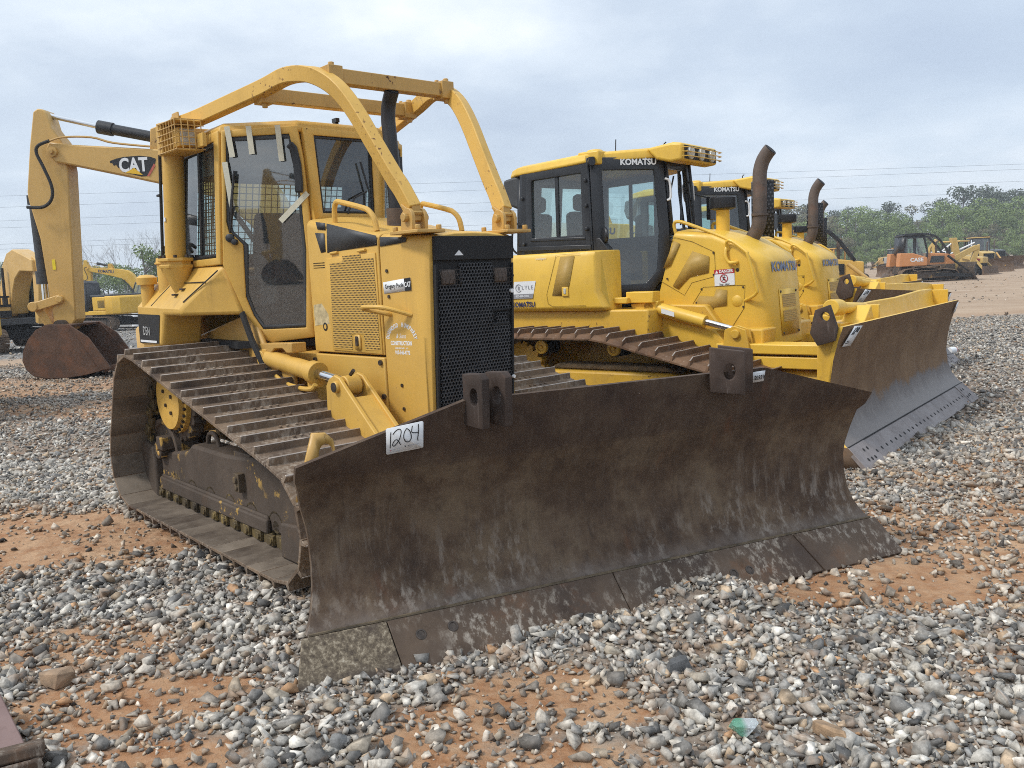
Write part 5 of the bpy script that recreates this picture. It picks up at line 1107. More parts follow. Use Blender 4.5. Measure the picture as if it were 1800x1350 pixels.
    # blade
    BMx = Matrix.Translation(V((1.75, blade_dy, blade_dz))) @ Matrix.Rotation(R(blade_tilt), 4, 'X') @ Matrix.Rotation(R(blade_yaw), 4, 'Z') @ Matrix.Translation(V((-1.75, 0, 0))) @ Matrix.Diagonal((1, blade_sy, 1, 1))
    def b2(mb): mb.v = [tuple(BMx @ V(p)) for p in mb.v]; return mb
    prof = [(2.20, 1.125, 2.03), (2.165, 1.02, 2.03), (2.12, .86, 2.015), (2.095, .70, 2.0), (2.09, .56, 1.99), (2.11, .42, 1.99), (2.145, .31, 2.0), (2.20, .22, 2.03), (2.25, .17, 2.05)]
    n_ = len(prof); us = [-1, -.6, -.2, .2, .6, 1]; f0 = [(x, u*w, z) for u in us for x, z, w in prof]; f1 = [(x-.035, y, z) for x, y, z in f0]; m = MB(); fs = []; o_ = len(f0); mi = []
    m.v = f0+f1
    for i in range(len(us)-1):
        for j in range(n_-1): a = i*n_+j; m.f.append((a, a+n_, a+n_+1, a+1)); m.mi.append(1 if j >= 4 else 0); m.f.append((a+o_, a+1+o_, a+n_+1+o_, a+n_+o_)); m.mi.append(2)
        a = i*n_; m.f.append((a, a+o_, a+n_+o_, a+n_)); m.mi.append(2)
    for i in (0, len(us)-1):
        for j in range(n_-1): a = i*n_+j; m.f.append((a, a+1, a+1+o_, a+o_)); m.mi.append(2)
    blade = b2(m).build('blade', [bladecol or KBLADE, bladecol or KBLADE, KOMP], D, ang=50)
    for (a, b_, c_, d_) in ((-1.66, -.55, -1.68, -.55), (-.546, .55, -.55, .55), (.554, 1.66, .55, 1.68)):
        q = [(2.246, a, .176), (2.246, b_, .176), (2.42, d_, .004), (2.42, c_, .004)]; nn_ = V((.17, 0, .17)).normalized()*.03; q2 = [tuple(V(p)-nn_) for p in q]
        b2(MB().add(q+q2, [(0, 1, 2, 3), (7, 6, 5, 4), (0, 4, 5, 1), (1, 5, 6, 2), (2, 6, 7, 3), (3, 7, 4, 0)])).build('cutting_edge', POLISH, blade, bevel=.004)
    for a, b_, c_, d_ in ((-2.05, -1.664, -2.07, -1.684), (1.664, 2.05, 1.684, 2.07)):
        q = [(2.252, a, .18), (2.252, b_, .18), (2.428, d_, 0), (2.428, c_, 0)]; nn_ = V((.17, 0, .17)).normalized()*.036; q2 = [tuple(V(p)-nn_) for p in q]
        b2(MB().add(q+q2, [(0, 1, 2, 3), (7, 6, 5, 4), (0, 4, 5, 1), (1, 5, 6, 2), (2, 6, 7, 3), (3, 7, 4, 0)])).build('end_bit', POLISH, blade, bevel=.004)
        s_ = -1 if a < 0 else 1; q = [(2.25, s_*2.045, .175), (2.42, s_*2.045, .005), (2.05, s_*2.045, .0), (2.08, s_*2.045, .2)]; b2(MB().poly(q)).build('wear_plate', BROWNB, blade, thick=.02, fix=False)
    k = MB(); ax = V((1, 0, 1)).normalized()
    for i in range(24):
        y = -1.60+i*.139; p = V((2.246+.174*.55, y, .176-.172*.55)); k.lathe(tuple(p-ax*.004), tuple(ax), [(0, .016), (.006, .016), (.0065, 0)], 8)
    for s_ in (-1, 1):
        for y, w in ((1.74, .3), (1.83, .3), (1.74, .68), (1.82, .66), (1.90, .64)): p = V((2.252+.174*w, s_*y, .18-.176*w)); k.lathe(tuple(p-ax*.004), tuple(ax), [(0, .016), (.006, .016), (.0065, 0)], 8)
    b2(k).build('plough_bolts', MATTE, blade)
    k = MB(); k.tube([(2.25, -2.04, .178), (2.25, 2.04, .178)], .006, 5); b2(k).build('edge_gap', MATTE, blade)
    # back of the blade: side plates, raised rock guard, tilt cylinder
    k = MB()
    for s_ in (-1, 1): k.prism([(2.17, 1.12), (2.10, 1.06), (2.0, 1.0), (1.98, .30), (2.15, .2), (2.09, .45), (2.08, .62), (2.12, .9)], s_*2.0-.015, s_*2.0+.015)
    k.bb((1.98, -1.98, .35), (2.055, 1.98, .95)); b2(k).build('blade_back', KOMW, blade, bevel=.008)
    k = plate([(2.17, -2.06, 1.12), (2.11, -2.06, 1.30), (2.0, -2.06, 1.26), (1.96, -2.06, 1.08), (2.02, -2.06, .98), (2.15, -2.06, 1.02)], [[(2.08+.035*math.cos(a), -2.06, 1.21+.035*math.sin(a)) for a in np.linspace(0, 2*PI, 13)[:-1]]]); b2(k).build('blade_ear', IRON, blade, thick=.05, off=0, bevel=.004)
    k = MB(); gpts = [(-.60, 1.215), (-.4, 1.215), (.0, 1.22), (.5, 1.235), (1.0, 1.25), (1.5, 1.265), (1.95, 1.26)]
    vs = []
    for y, z in gpts:
        dip = .10 if -.5 < y < .1 else 0
        vs += [(2.02-dip, y, 1.0), (1.95-dip, y, 1.12), (1.93-dip, y, z), (1.90-dip, y, z+.005), (1.90-dip, y, 1.0)]
    k.add(vs, [(i*5+j, i*5+j+1, (i+1)*5+j+1, (i+1)*5+j) for i in range(len(gpts)-1) for j in range(4)]+[(0, 1, 2, 3, 4), tuple(30+q for q in (4, 3, 2, 1, 0))]); k.bb((1.86, -.66, .95), (2.08, -.605, 1.225)); k.bb((1.9, 1.955, .95), (2.1, 1.99, 1.25)); b2(k).build('rock_guard', KOMP if bladecol is None else KOMW, blade, bevel=.006)
    k = MB(); k.cyl((1.90, -1.28, 1.235), (1.93, -.58, 1.19), .050, n=16); k.cyl((1.895, -1.40, 1.24), (1.90, -1.18, 1.23), .072, n=16); k.bb((1.80, -1.30, .98), (1.95, -.60, 1.10)); k.box((1.98, -.95, 1.10), (.20, .26, .15), Matrix.Rotation(R(35), 3, 'X')); b2(k).build('tilt_cylinder', KOMP, blade, bevel=.008)
    if card:
        q = [(2.205, -1.79, 1.115), (2.205, -1.60, 1.105), (2.158, -1.76, .955), (2.158, -1.95, .965)]; q = [q[0], q[1], q[2], q[3]]
        lc = b2(MB().poly([tuple(V(p)+V((.012, 0, .0))) for p in q])).build('lot_card', WHITE, blade, thick=.004, fix=False)
        k = MB(); c0 = [V(q[3]).lerp(V(q[2]), .0), V(q[0])]
        def cp(u, w): return V(q[3]).lerp(V(q[2]), u).lerp(V(q[0]).lerp(V(q[1]), u), w)+V((.018, 0, .004))
        for sq in ([(.25, .85), (.2, .55)], [(.35, .85), (.45, .92), (.5, .8), (.35, .55), (.55, .58)], [(.65, .9), (.6, .7), (.75, .66), (.8, .85), (.65, .9)], [(.1, .12), (.5, .14)], [(.15, .22), (.4, .23)]): k.tube([cp(*c) for c in sq], .0035, 4)
        b2(k).build('lot_number', INK, lc)
        q = MB().poly([(2.20, 1.90, 1.10), (2.20, 1.985, 1.105), (2.165, 1.97, .99), (2.165, 1.885, .985)]); q.v = [(x+.012, y, z) for x, y, z in q.v]; b2(q).build('number_sticker', WHITE, blade, thick=.002, fix=False)
    return D
SHIELD = m_perf('black_perforated_shield', (.02, .02, .022), pitch=.04, hole=.24, dark=(.13, .13, .14), ax=(0, 2))
# worn working face: rust-brown above, polished low down
KBLADE, t, b = new_mat('worked_blade_face')
v = t.coord(); z = t.sep(v)[2]; nz_ = t.noise(v, 2.4, 6, .6); nf = t.noise(t.coord(scale=(9, 9, 1.5)), 1.6, 6, .7)
lvl = t.math('ADD', z, t.math('ADD', t.math('MULTIPLY', t.math('SUBTRACT', nz_, .5), .34), t.math('MULTIPLY', t.math('SUBTRACT', nf, .5), .22)))
br = t.mix(t.step(nz_, .3, .7), (.13, .073, .038), (.21, .13, .07)); br = t.mix(t.step(nf, .58, .72, 0, .35), br, (.28, .20, .14))
c = t.mix(t.step(lvl, .46, .40), br, (.15, .132, .125)); c = t.mix(t.step(lvl, .38, .20), c, (.20, .175, .16))
t.put(b.inputs['Base Color'], c); t.put(b.inputs['Roughness'], t.step(lvl, .25, .46, .42, .68)); b.inputs['Metallic'].default_value = 0.; b.inputs['Specular IOR Level'].default_value = .18
t.put(b.inputs['Normal'], t.bump(nf, .12, .004))
k1 = (2.149787, 9.560313, 0)
yellow_dozer('nearest of the yellow bulldozers in the row, dealer sticker on its tank, silvery blade edge', k1)
yellow_dozer('second yellow bulldozer in the row, hood half hidden behind the nearest one', (k1[0]+1.97, k1[1]+3.95, 0), -4, .055, -.55, -3.3, .93)
yellow_dozer('third yellow bulldozer in the row, only light bar and blade top showing', (k1[0]+3.8, k1[1]+8.7, 0), 0, .0)
# ================================================================== excavators
TE = Track([(-1.75, .47, .36), (1.75, .47, .36)])
def simple_track_mb(tr, yc, w, pitch=.19, gh=.05):
    mb = MB(); n = int(tr.total/pitch); pt = tr.total/n
    for k in range(n):
        (x, z), (tx, tz) = tr.frame(k*pt, pt); rot = Matrix(((tx, 0, tz), (0, -1, 0), (tz, 0, -tx)))
        mb.box(V((x, yc, z))+rot@V((0, 0, .02)), (pt*.94, w, .035), rot)
        for dx in (-.3, 0, .3): mb.box(V((x, yc, z))+rot@V((dx*pt, 0, .02+gh/2)), (.018, w*.98, gh*.6), rot)
    return mb
def slab(pts, y0, y1): return MB().prism(pts, y0, y1)
C_STICK = [(6.42, 5.164), (6.33, 5.225), (6.22, 5.20), (6.157, 5.12), (6.10, 4.85), (5.93, 4.6), (5.87, 4.05), (6.03, 1.14), (6.2, .917), (6.47, 1.02), (6.56, 2.75), (6.70, 3.48), (6.71, 3.65), (6.56, 4.52)]
C_BOOM = [(6.22, 4.44), (6.19, 4.34), (6.06, 4.19), (5.84, 4.14), (4.75, 3.87), (4.09, 3.70), (3.0, 3.38), (2.4, 2.85), (1.6, 1.62), (1.2, 1.42), (.8, 1.55), (.75, 1.8), (1.0, 2.2), (1.42, 2.75), (1.97, 3.72), (2.4, 4.08), (3.2, 4.28), (4.02, 4.342), (5.69, 4.503), (6.13, 4.576)]
C_BUCK = [(5.95, 1.05), (6.42, 1.07), (6.63, .98), (6.80, .80), (6.92, .58), (6.955, .38), (6.90, .20), (6.77, .07), (6.55, .01), (6.20, .0), (5.80, .04), (5.50, .10), (5.28, .17)]
def excavator(label, loc, yaw, paint, worn, mark=None, scale=1., group=None, arm=True, body_trim=None, near=False, cabside=1):
    E = thing('excavator', label, 'excavator', loc, yaw, group); E.scale = (scale,)*3
    for sg in (-1, 1):
        tk = simple_track_mb(TE, sg*1.2, .62).build('track', SHOE, E)
        k = MB(); k.bb((-1.6, sg*1.2-.18, .25), (1.6, sg*1.2+.18, .72)); k.build('track_frame', GRIME, tk, bevel=.04)
        for x_ in (-1.75, 1.75): wheel_mb((x_, sg*1.2, .47), .33, .3, 22).build('idler' if x_ > 0 else 'sprocket', GRIME, tk)
    k = MB(); k.bb((-1.1, -1.0, .45), (1.1, 1.0, .8)); k.cyl((0, 0, .75), (0, 0, 1.02), .75, n=28); k.build('undercarriage', MATTE, E, bevel=.04)
    k = MB(); k.prism([(x, y) for x, y in [(1.55, -1.35), (1.55, 1.35), (-1.6, 1.35), (-1.6, -1.35)]], .98, 1.22, 'z'); k.build('deck', body_trim or paint, E, bevel=.03)
    cw = [(-1.62, -1.38), (-2.2, -1.36), (-2.55, -1.1), (-2.72, -.6), (-2.76, 0), (-2.72, .6), (-2.55, 1.1), (-2.2, 1.36), (-1.62, 1.38)]
    k = MB(); k.loft([[(x*.99+.05, y*.97, .98) for x, y in cw], [(x, y, 1.08) for x, y in cw], [(x, y, 1.95) for x, y in cw], [(x*.985+.03, y*.97, 2.06) for x, y in cw]]); c_ = k.build('counterweight', paint, E, bevel=.05, seg=3)
    k = MB(); k.bb((-1.60, -1.35, 1.22), (.10, -.42, 2.02)); k.bb((-1.60, -.42, 1.22), (-.55, 1.35, 2.02)); b_ = k.build('engine_house', paint, E, bevel=.05, seg=3)
    k = MB(); k.bb((-2.0, -1.28, 2.0), (-.3, 1.28, 2.16)); k.build('engine_cover', DKG, b_, bevel=.05)
    for s_ in (-1, 1):
        k = MB(); [k.box((-1.28+.0, s_*1.356, 1.42+.055*i), (.55, .02, .022)) for i in range(8)]; k.build('side_louvre', MATTE, b_)
    k = MB(); k.bb((.25, -1.33, 1.22), (1.45, -.45, 1.62)); k.build('tool_box', paint, E, bevel=.04)
    # cab on the left
    y0, y1 = .42, 1.34; prof = [(-.15, 1.20), (1.55, 1.20), (1.72, 1.55), (1.70, 2.05), (1.35, 2.95), (.05, 2.98), (-.18, 2.80)]
    fr = MB()
    for yy in (y0, y1):
        w = [[(.05, yy, 2.02), (.62, yy, 2.02), (.62, yy, 2.82), (.05, yy, 2.82)], [(.74, yy, 1.45), (1.48, yy, 1.5), (1.58, yy, 2.05), (1.30, yy, 2.82), (.74, yy, 2.82)]]
        fr.merge(plate([(x, yy, z) for x, z in prof], w))
    for a, b_2 in ((4, 5), (5, 6), (6, 0), (0, 1), (1, 2)): fr.quad((prof[a][0], y0, prof[a][1]), (prof[b_2][0], y0, prof[b_2][1]), (prof[b_2][0], y1, prof[b_2][1]), (prof[a][0], y1, prof[a][1]))
    cb = fr.build('cab', CABK, E, thick=.05, off=0)
    g = MB()
    for yy in (y0, y1):
        g.poly([(.05, yy, 2.02), (.62, yy, 2.02), (.62, yy, 2.82), (.05, yy, 2.82)]); g.poly([(.74, yy, 1.45), (1.48, yy, 1.5), (1.58, yy, 2.05), (1.30, yy, 2.82), (.74, yy, 2.82)])
    g.quad((1.72, y0, 1.55), (1.72, y1, 1.55), (1.70, y1, 2.05), (1.70, y0, 2.05)); g.quad((1.70, y0, 2.05), (1.70, y1, 2.05), (1.35, y1, 2.95), (1.35, y0, 2.95)); g.build('cab_glass', GLASSG, cb)
    k = MB(); k.bb((.15, .65, 1.25), (.6, 1.1, 1.7)); k.bb((.1, .65, 1.7), (.25, 1.1, 2.4)); k.build('seat', FABRIC, cb, bevel=.06)
    k = MB(); k.tube(spline([(-.25, .5, 2.0), (-.3, .5, 2.45), (-.5, .6, 2.5), (-1.3, 1.2, 2.5), (-1.5, 1.25, 2.4), (-1.5, 1.25, 2.1)], 4), .025, 6); k.build('handrail', BLACK, E)
    if arm:
        bm = slab(C_BOOM, -.30, .30).build('boom', paint, E, bevel=.03)
        k = MB()
        for yy in (-.42, .42): k.cyl((1.55, yy, 1.35), (2.0, yy, 2.05), .085, n=14); k.cyl((2.0, yy, 2.05), (2.75, yy, 3.25), .05, n=12)
        k.build('boom_cylinder', BLACK, bm)
        for yy in (-.17, .17): k = MB(); k.prism([(3.75, 4.3), (4.25, 4.3), (4.2, 4.75), (4.0, 4.82), (3.85, 4.6)], yy-.03, yy+.03); k.build('cylinder_bracket', worn, bm, bevel=.02)
        k = MB(); k.cyl((3.95, 0, 4.56), (5.12, 0, 4.83), .105, n=16); k.cyl((5.0, 0, 4.80), (5.28, 0, 4.865), .13, n=16); cy = k.build('stick_cylinder', BLACK, bm); k = MB(); k.cyl((5.2, 0, 4.85), (6.22, 0, 5.12), .05, n=12); k.build('cylinder_rod', CHROME, cy)
        k = MB(); k.tube(spline([(6.15, .34, 4.56), (5.85, .33, 4.64), (5.3, .3, 4.62), (4.9, .3, 4.50), (4.2, .3, 4.40)], 4), .022, 6); k.build('boom_pipe', worn, bm)
        sk = slab(C_STICK, -.21, .21).build('stick', paint, E, bevel=.025)
        k = MB(); k.lathe((6.07, .30, 4.38), (0, 1, 0), [(0, .10), (.06, .10), (.065, .05), (.12, .05), (.125, 0)], 16); k.build('pivot_pin', worn, bm)
        k = MB(); k.tube(spline([(6.09, .36, 4.58), (6.31, .36, 4.50), (6.36, .36, 4.36), (6.26, .36, 4.10), (6.14, .36, 3.73), (6.17, .36, 3.48), (6.35, .36, 3.34), (6.66, .36, 3.35)], 5), .032, 8); k.build('hydraulic_hose', RUB, sk)
        k = MB(); k.prism([(6.62, 3.62), (6.78, 3.60), (6.78, 3.42), (6.64, 3.40)], -.12, .12); k.cyl((6.70, 0, 3.37), (6.69, 0, 2.0), .105, n=16); k.cyl((6.69, 0, 2.12), (6.69, 0, 1.86), .14, n=16); cy = k.build('bucket_cylinder', DKG, sk); k = MB(); k.cyl((6.69, 0, 1.9), (6.70, 0, 1.40), .06, n=14); k.build('cylinder_rod', CHROME, cy)
        k = MB()
        for yy in (-.26, .26): k.sweep([(6.86, yy, 1.42), (6.70, yy, 1.44), (6.25, yy, 1.56)], .04, .17, (0, 1, 0))
        k.cyl((6.82, -.3, 1.42), (6.82, .3, 1.42), .10, n=14); k.sweep([(6.80, .0, 1.42), (6.58, 0, 1.0)], .34, .17, (0, 1, 0)); k.cyl((6.28, -.30, 1.55), (6.28, .30, 1.55), .07, n=12); k.build('bucket_linkage', paint, sk, bevel=.015)
        k = MB(); k.cyl((6.28, -.36, 1.04), (6.28, .42, 1.04), .10, n=16); k.build('bucket_pin', GRIME, sk)
        k = MB(); k.box((6.34, .215, 2.23), (.06, .01, .2)); k.build('yellow_tag', m_flat('bright_yellow_tag', (.8, .62, .02), rough=.5), sk)
        bp = C_BUCK; hw = .62; o_ = MB()
        ins = []
        for i, p in enumerate(bp):
            q = V((p[0]-6.2, p[1]-.52)); ins.append((6.2+q.x*.90, .52+q.y*.90))
        vs = [(x, -hw, z) for x, z in bp]+[(x, hw, z) for x, z in bp]+[(x, -hw, z) for x, z in ins]+[(x, hw, z) for x, z in ins]; n_ = len(bp); fs = []
        for i in range(n_-1): fs += [(i, i+1, n_+i+1, n_+i), (2*n_+i, 3*n_+i, 3*n_+i+1, 2*n_+i+1)]
        fs += [(0, n_, 3*n_, 2*n_), (n_-1, 2*n_+n_-1, 4*n_-1, 2*n_-1)]
        o_.add(vs, fs)
        for s_ in (-1, 1): o_.add([(x, s_*hw, z) for x, z in bp]+[(x, s_*(hw-.04), z) for x, z in bp], [tuple(range(n_)), tuple(range(2*n_-1, n_-1, -1))]+[(i, (i+1) % n_, n_+(i+1) % n_, n_+i) for i in range(n_)])
        bk = o_.build('bucket', BUCK, E, bevel=.012)
        k = MB()
        for yy in (-.52, -.26, 0, .26, .52): k.add([(5.36, yy-.06, .21), (5.36, yy+.06, .21), (5.40, yy-.06, .09), (5.40, yy+.06, .09), (5.02, yy-.03, .23), (5.02, yy+.03, .23), (5.03, yy-.03, .19), (5.03, yy+.03, .19)], [(0, 1, 5, 4), (2, 6, 7, 3), (0, 4, 6, 2), (1, 3, 7, 5), (4, 5, 7, 6)])
        k.build('bucket_teeth', BUCK, bk)
        for s_ in (-1, 1): k = MB(); k.prism([(5.62, .80), (5.97, 1.06), (5.45, .13), (5.22, .16)], s_*.63-.02, s_*.63+.02); k.build('side_cutter', BUCK, bk, bevel=.01)
        for s_ in (-1, 1):
            yy = s_*.305
            if mark == 'fin':
                P = [(4.99, 4.16), (4.86, 4.20), (4.72, 4.225), (4.42, 4.235), (4.2, 4.205), (4.10, 4.165), (4.11, 4.10), (4.17, 4.0), (4.30, 3.845), (4.40, 3.84), (4.62, 3.90), (4.72, 3.98), (4.80, 4.04), (4.84, 4.02), (4.88, 4.09), (4.92, 4.06), (4.95, 4.12), (4.99, 4.12)]
                dcl = MB().poly([(x, yy, z) for x, z in P]).build('boom_decal', INK, bm, fix=False)
                text_mb('CAT', .36, (4.545, yy+s_*.004, 4.055), (-s_, 0, .0), (.0, 0, 1), bold=.012, sx=.78).build('decal_letters', WHITE, dcl, fix=False)
                MB().add([(4.71, yy+s_*.008, 3.925), (4.37, yy+s_*.008, 3.865), (4.53, yy+s_*.008, 4.01)], [(0, 1, 2)]).build('decal_triangle', CATYEL, dcl, fix=False)
                MB().poly([(4.30, yy+s_*.004, 3.84), (4.25, yy+s_*.004, 3.84), (4.12, yy+s_*.004, 4.03), (4.14, yy+s_*.004, 4.08)]).build('decal_stripe', RED2, dcl, fix=False)
            elif mark == 'letters':
                koma_text(0, .34, (4.4, yy, 4.08), (-s_, 0, -.10*1), (0, 0, 1)).build('boom_lettering', NAVY, bm, fix=False)
        if mark == 'letters':
            k = MB(); k.poly([(-2.55, 1.12, 1.9)]*0 or [(-1.75, 1.392, 1.90), (-2.15, 1.375, 1.90), (-2.12, 1.375, 1.55), (-1.78, 1.392, 1.55)]); bd = k.build('badge', INK, c_, fix=False)
            text_mb('KOMATSU', .085, (-1.95, 1.395, 1.78), (-1, .04, 0), (0, 0, 1), bold=.003).build('badge_letters', WHITE, bd, fix=False)
    return E
BUCK = m_steel('rusted_bucket', dark=(.07, .045, .034), mid=(.13, .075, .05), light=(.30, .24, .2), rust=(.19, .085, .045), lo=.68, metal=.05, rough=.65, rustlo=.48)
excavator('ochre excavator with fin shaped logo on its boom and rusty bucket on the ground', (-2.6, 17.3, 0), PI, EXCP, CATW, 'fin')
excavator('bright yellow excavator with black badge on its counterweight, behind the rusty bucket', (-24.4, 52, -.66), R(155), EXKP, KOMW, 'letters', arm=False)
excavator('lettered bright yellow excavator arm rising behind the bulldozer fender, bare tree beyond', (-30.6, 75, -.4), PI, EXKP, KOMW, 'letters', .93)
cx = excavator('dark fronted ochre excavator with its boom arched up behind the near digging arm', (-17.5, 30.0, -.25), R(-38), EXCP, CATW, None, .95, arm=False, body_trim=DKG)
bm = MB().prism([(.25, 1.35), (.3, 2.2), (.7, 3.05), (1.2, 3.5), (1.7, 3.62), (3.1, 3.2), (3.15, 2.8), (2.1, 2.85), (1.65, 2.6), (1.3, 2.1), (1.05, 1.35)], -.30, .30).build('boom', EXCP, cx, bevel=.03)
k = MB(); k.prism([(2.9, 3.35), (3.4, 3.1), (2.9, 1.0), (2.65, 1.05)], -.2, .2); k.build('stick', EXCP, cx, bevel=.03)
for yy in (-.45, .45): k = MB(); k.cyl((1.0, yy, 1.05), (1.05, yy, 2.0), .09, n=14); k.cyl((1.05, yy, 2.0), (1.1, yy, 3.0), .05, n=10); k.build('boom_cylinder', BLACK, bm)
k = MB(); k.bb((1.46, -1.3, 1.62), (1.50, -.45, 1.72)); k.bb((1.455, -1.3, 1.25), (1.475, -.45, 1.5)); k.bb((1.3, -1.32, 1.95), (1.36, -.42, 2.02)); k.build('front_rail', MATTE, cx)
excavator('excavator with raised stick top peeking out behind the dark fronted one', (-38.5, 52, -.9), R(8), EXKP, KOMW, None, .84)
excavator('excavator showing only its rounded yellow counterweight, cut off by the photo edge', (-10.3, 12.0, 0), PI-.03, m_paint('tail_yellow_paint', (.60, .37, .035), chip=.75), CATW, None, arm=False)
excavator('yellow excavator seen through the cab windows of the nearest yellow bulldozer', (6.2, 26.5, -.35), PI, EXKP, KOMW, 'letters', .78)
excavator('ochre excavator with lowered arm showing just above the near bulldozer hood', (-7.9, 23.5, -.9), 0., EXCP, CATW, None, .78)

# ================================================================== other machines standing in the yard
TD = Track([(-1.35, .42, .34), (1.35, .36, .28), (-.9, .80, .12), (.5, .80, .10)])
def small_dozer(label, loc, yaw, paint, dark, name='bulldozer', cat='bulldozer', cabin='cab', guard=None, front=None, letters=None, blade=True, group=None, scale=1.):
    D = thing(name, label, cat, loc, yaw, group); D.scale = (scale,)*3
    for sg in (-1, 1):
        tk = simple_track_mb(TD, sg*1.0, .6, .2).build('track', SHOE, D); k = MB(); k.bb((-1.2, sg*1.0-.18, .2), (1.2, sg*1.0+.18, .6)); k.build('track_frame', GRIME, tk, bevel=.04)
    k = MB(); k.bb((-1.5, -.7, .5), (1.7, .7, 1.0)); k.build('main_frame', dark, D, bevel=.03)
    k = MB(); k.loft([[(-.1+.0, s*y, z) for s, y, z in ((-1, .55, .9), (-1, .55, 1.72), (1, .55, 1.72), (1, .55, .9))], [(1.0, s*y, z) for s, y, z in ((-1, .52, .9), (-1, .52, 1.66), (1, .52, 1.66), (1, .52, .9))], [(1.75, s*y, z) for s, y, z in ((-1, .48, .8), (-1, .48, 1.55), (1, .48, 1.55), (1, .48, .8))]]); h_ = k.build('hood', paint, D, bevel=.04, seg=3)
    for s_ in (-1, 1):
        k = MB(); k.prism([(.25, 1.12), (1.1, 1.12), (1.1, 1.5), (.35, 1.52)], s_*.548-.012, s_*.548+.012); k.build('side_grille', MATTE if letters is None else DKG, h_)
    k = MB(); k.bb((1.752, -.4, .95), (1.77, .4, 1.48)); k.build('radiator_grille', front or MATTE, h_)
    for s_ in (-1, 1):
        k = MB(); k.prism([(-1.75, .95), (-.1, .95), (-.1, 1.45), (-.9, 1.72), (-1.7, 1.75)], s_*.5, s_*1.02); f_ = k.build('fender', paint, D, bevel=.04, seg=3)
        if letters: text_mb(letters, .30, (-.72, s_*1.03, 1.32), (-s_ if False else s_*-1, 0, 0), (0, 0, 1), bold=.012, sx=1.1).build('lettering', WHITE, f_, fix=False)
    k = MB(); k.cyl((.9, .15, 1.6), (.9, .15, 2.3), .06, n=12); k.tube([(.9, .15, 2.28), (.95, .15, 2.36), (1.02, .15, 2.4)], .06, 10); k.build('exhaust_stack', STACKM, D)
    if cabin == 'cab':
        fr = MB(); pr = [(-1.45, 1.7), (-.55, 1.05), (.0, 1.05), (.12, 1.75), (-.12, 2.72), (-1.35, 2.75)]
        for yy in (-.62, .62): fr.merge(plate([(x, yy, z) for x, z in pr], [[(-1.25, yy, 1.78), (-.78, yy, 1.70), (-.78, yy, 2.62), (-1.22, yy, 2.62)], [(-.62, yy, 1.25), (-.05, yy, 1.25), (.02, yy, 1.78), (-.20, yy, 2.62), (-.62, yy, 2.62)]]))
        for a, b_ in ((4, 5), (5, 0)): fr.quad((pr[a][0], -.62, pr[a][1]), (pr[b_][0], -.62, pr[b_][1]), (pr[b_][0], .62, pr[b_][1]), (pr[a][0], .62, pr[a][1]))
        cb = fr.build('cab', CABK, D, thick=.06, off=0); g = MB()
        for yy in (-.62, .62): g.poly([(-1.25, yy, 1.78), (-.78, yy, 1.70), (-.78, yy, 2.62), (-1.22, yy, 2.62)]); g.poly([(-.62, yy, 1.25), (-.05, yy, 1.25), (.02, yy, 1.78), (-.20, yy, 2.62), (-.62, yy, 2.62)])
        g.quad((.12, -.6, 1.75), (.12, .6, 1.75), (-.12, .6, 2.7), (-.12, -.6, 2.7)); g.build('cab_glass', GLASSG, cb); k = MB(); k.bb((-1.0, -.25, 1.3), (-.6, .25, 1.7)); k.bb((-1.1, -.25, 1.7), (-.95, .25, 2.3)); k.build('seat', FABRIC, cb, bevel=.05)
        k = MB(); k.bb((-1.42, -.68, 2.75), (-.02, .68, 2.83)); k.build('roof', CABK if letters else paint, cb, bevel=.03)
    else:
        k = MB()
        for x_ in (-1.4, -.1):
            for s_ in (-1, 1): k.bb((x_-.05, s_*.62-.05, 1.6), (x_+.05, s_*.62+.05, 2.7))
        k.build('canopy_posts', dark, D, bevel=.01); k = MB(); k.bb((-1.6, -.75, 2.7), (.1, .75, 2.78)); k.build('canopy', dark, D, bevel=.03); k = MB(); k.bb((-1.1, -.3, 1.5), (-.6, .3, 1.75)); k.bb((-1.2, -.3, 1.7), (-1.05, .3, 2.2)); k.build('seat', FABRIC, D, bevel=.05)
    if guard:
        for s_ in (-1, 1):
            k = MB(); k.sweep(spline([(-1.3, s_*.66, 2.84), (-.3, s_*.64, 2.86), (.45, s_*.58, 2.72), (.9, s_*.52, 2.35), (1.45, s_*.46, 1.60)], 6), .10, .12, (0, 1, 0)); k.build('limb_guard_rail', guard, D, bevel=.01)
        k = MB(); k.sweep([(.5, -.6, 2.68), (.5, .6, 2.68)], .1, .1, (1, 0, 0)); k.build('cross_bar', guard, D)
    if blade:
        n_ = 9; f0 = []; w = 1.6
        for u in (-1, 1):
            for i in range(n_): a = i/(n_-1); f0.append((2.55-.22*math.sin(PI*(.15+.85*a))+.18*(1-a)**2, u*w, 1.05*a+.02))
        m = MB(); m.v = f0+[(x-.05, y, z) for x, y, z in f0]
        for i in range(n_-1): m.f += [(i, n_+i, n_+i+1, i+1), (2*n_+i, 2*n_+i+1, 3*n_+i+1, 3*n_+i)]
        m.f += [(0, 2*n_, 3*n_, n_), (n_-1, 2*n_-1, 4*n_-1, 3*n_-1)]+[(i, i+1, 2*n_+i+1, 2*n_+i) for i in range(n_-1)]+[(n_+i, 3*n_+i, 3*n_+i+1, n_+i+1) for i in range(n_-1)]; m.mi = [0]*len(m.f)
        b_ = m.build('blade', BROWNB if letters is None else GRIME, D); k = MB()
        for s_ in (-1, 1): k.sweep([(.2, s_*1.38, .42), (2.4, s_*1.30, .28)], .14, .2, (0, 1, 0)); k.cyl((1.2, s_*.75, 1.5), (1.9, s_*.9, .9), .07, n=12); k.cyl((1.9, s_*.9, .9), (2.42, s_*1.0, .45), .04, n=10)
        k.build('push_frame', MATTE if letters else dark, D, bevel=.01)
    return D
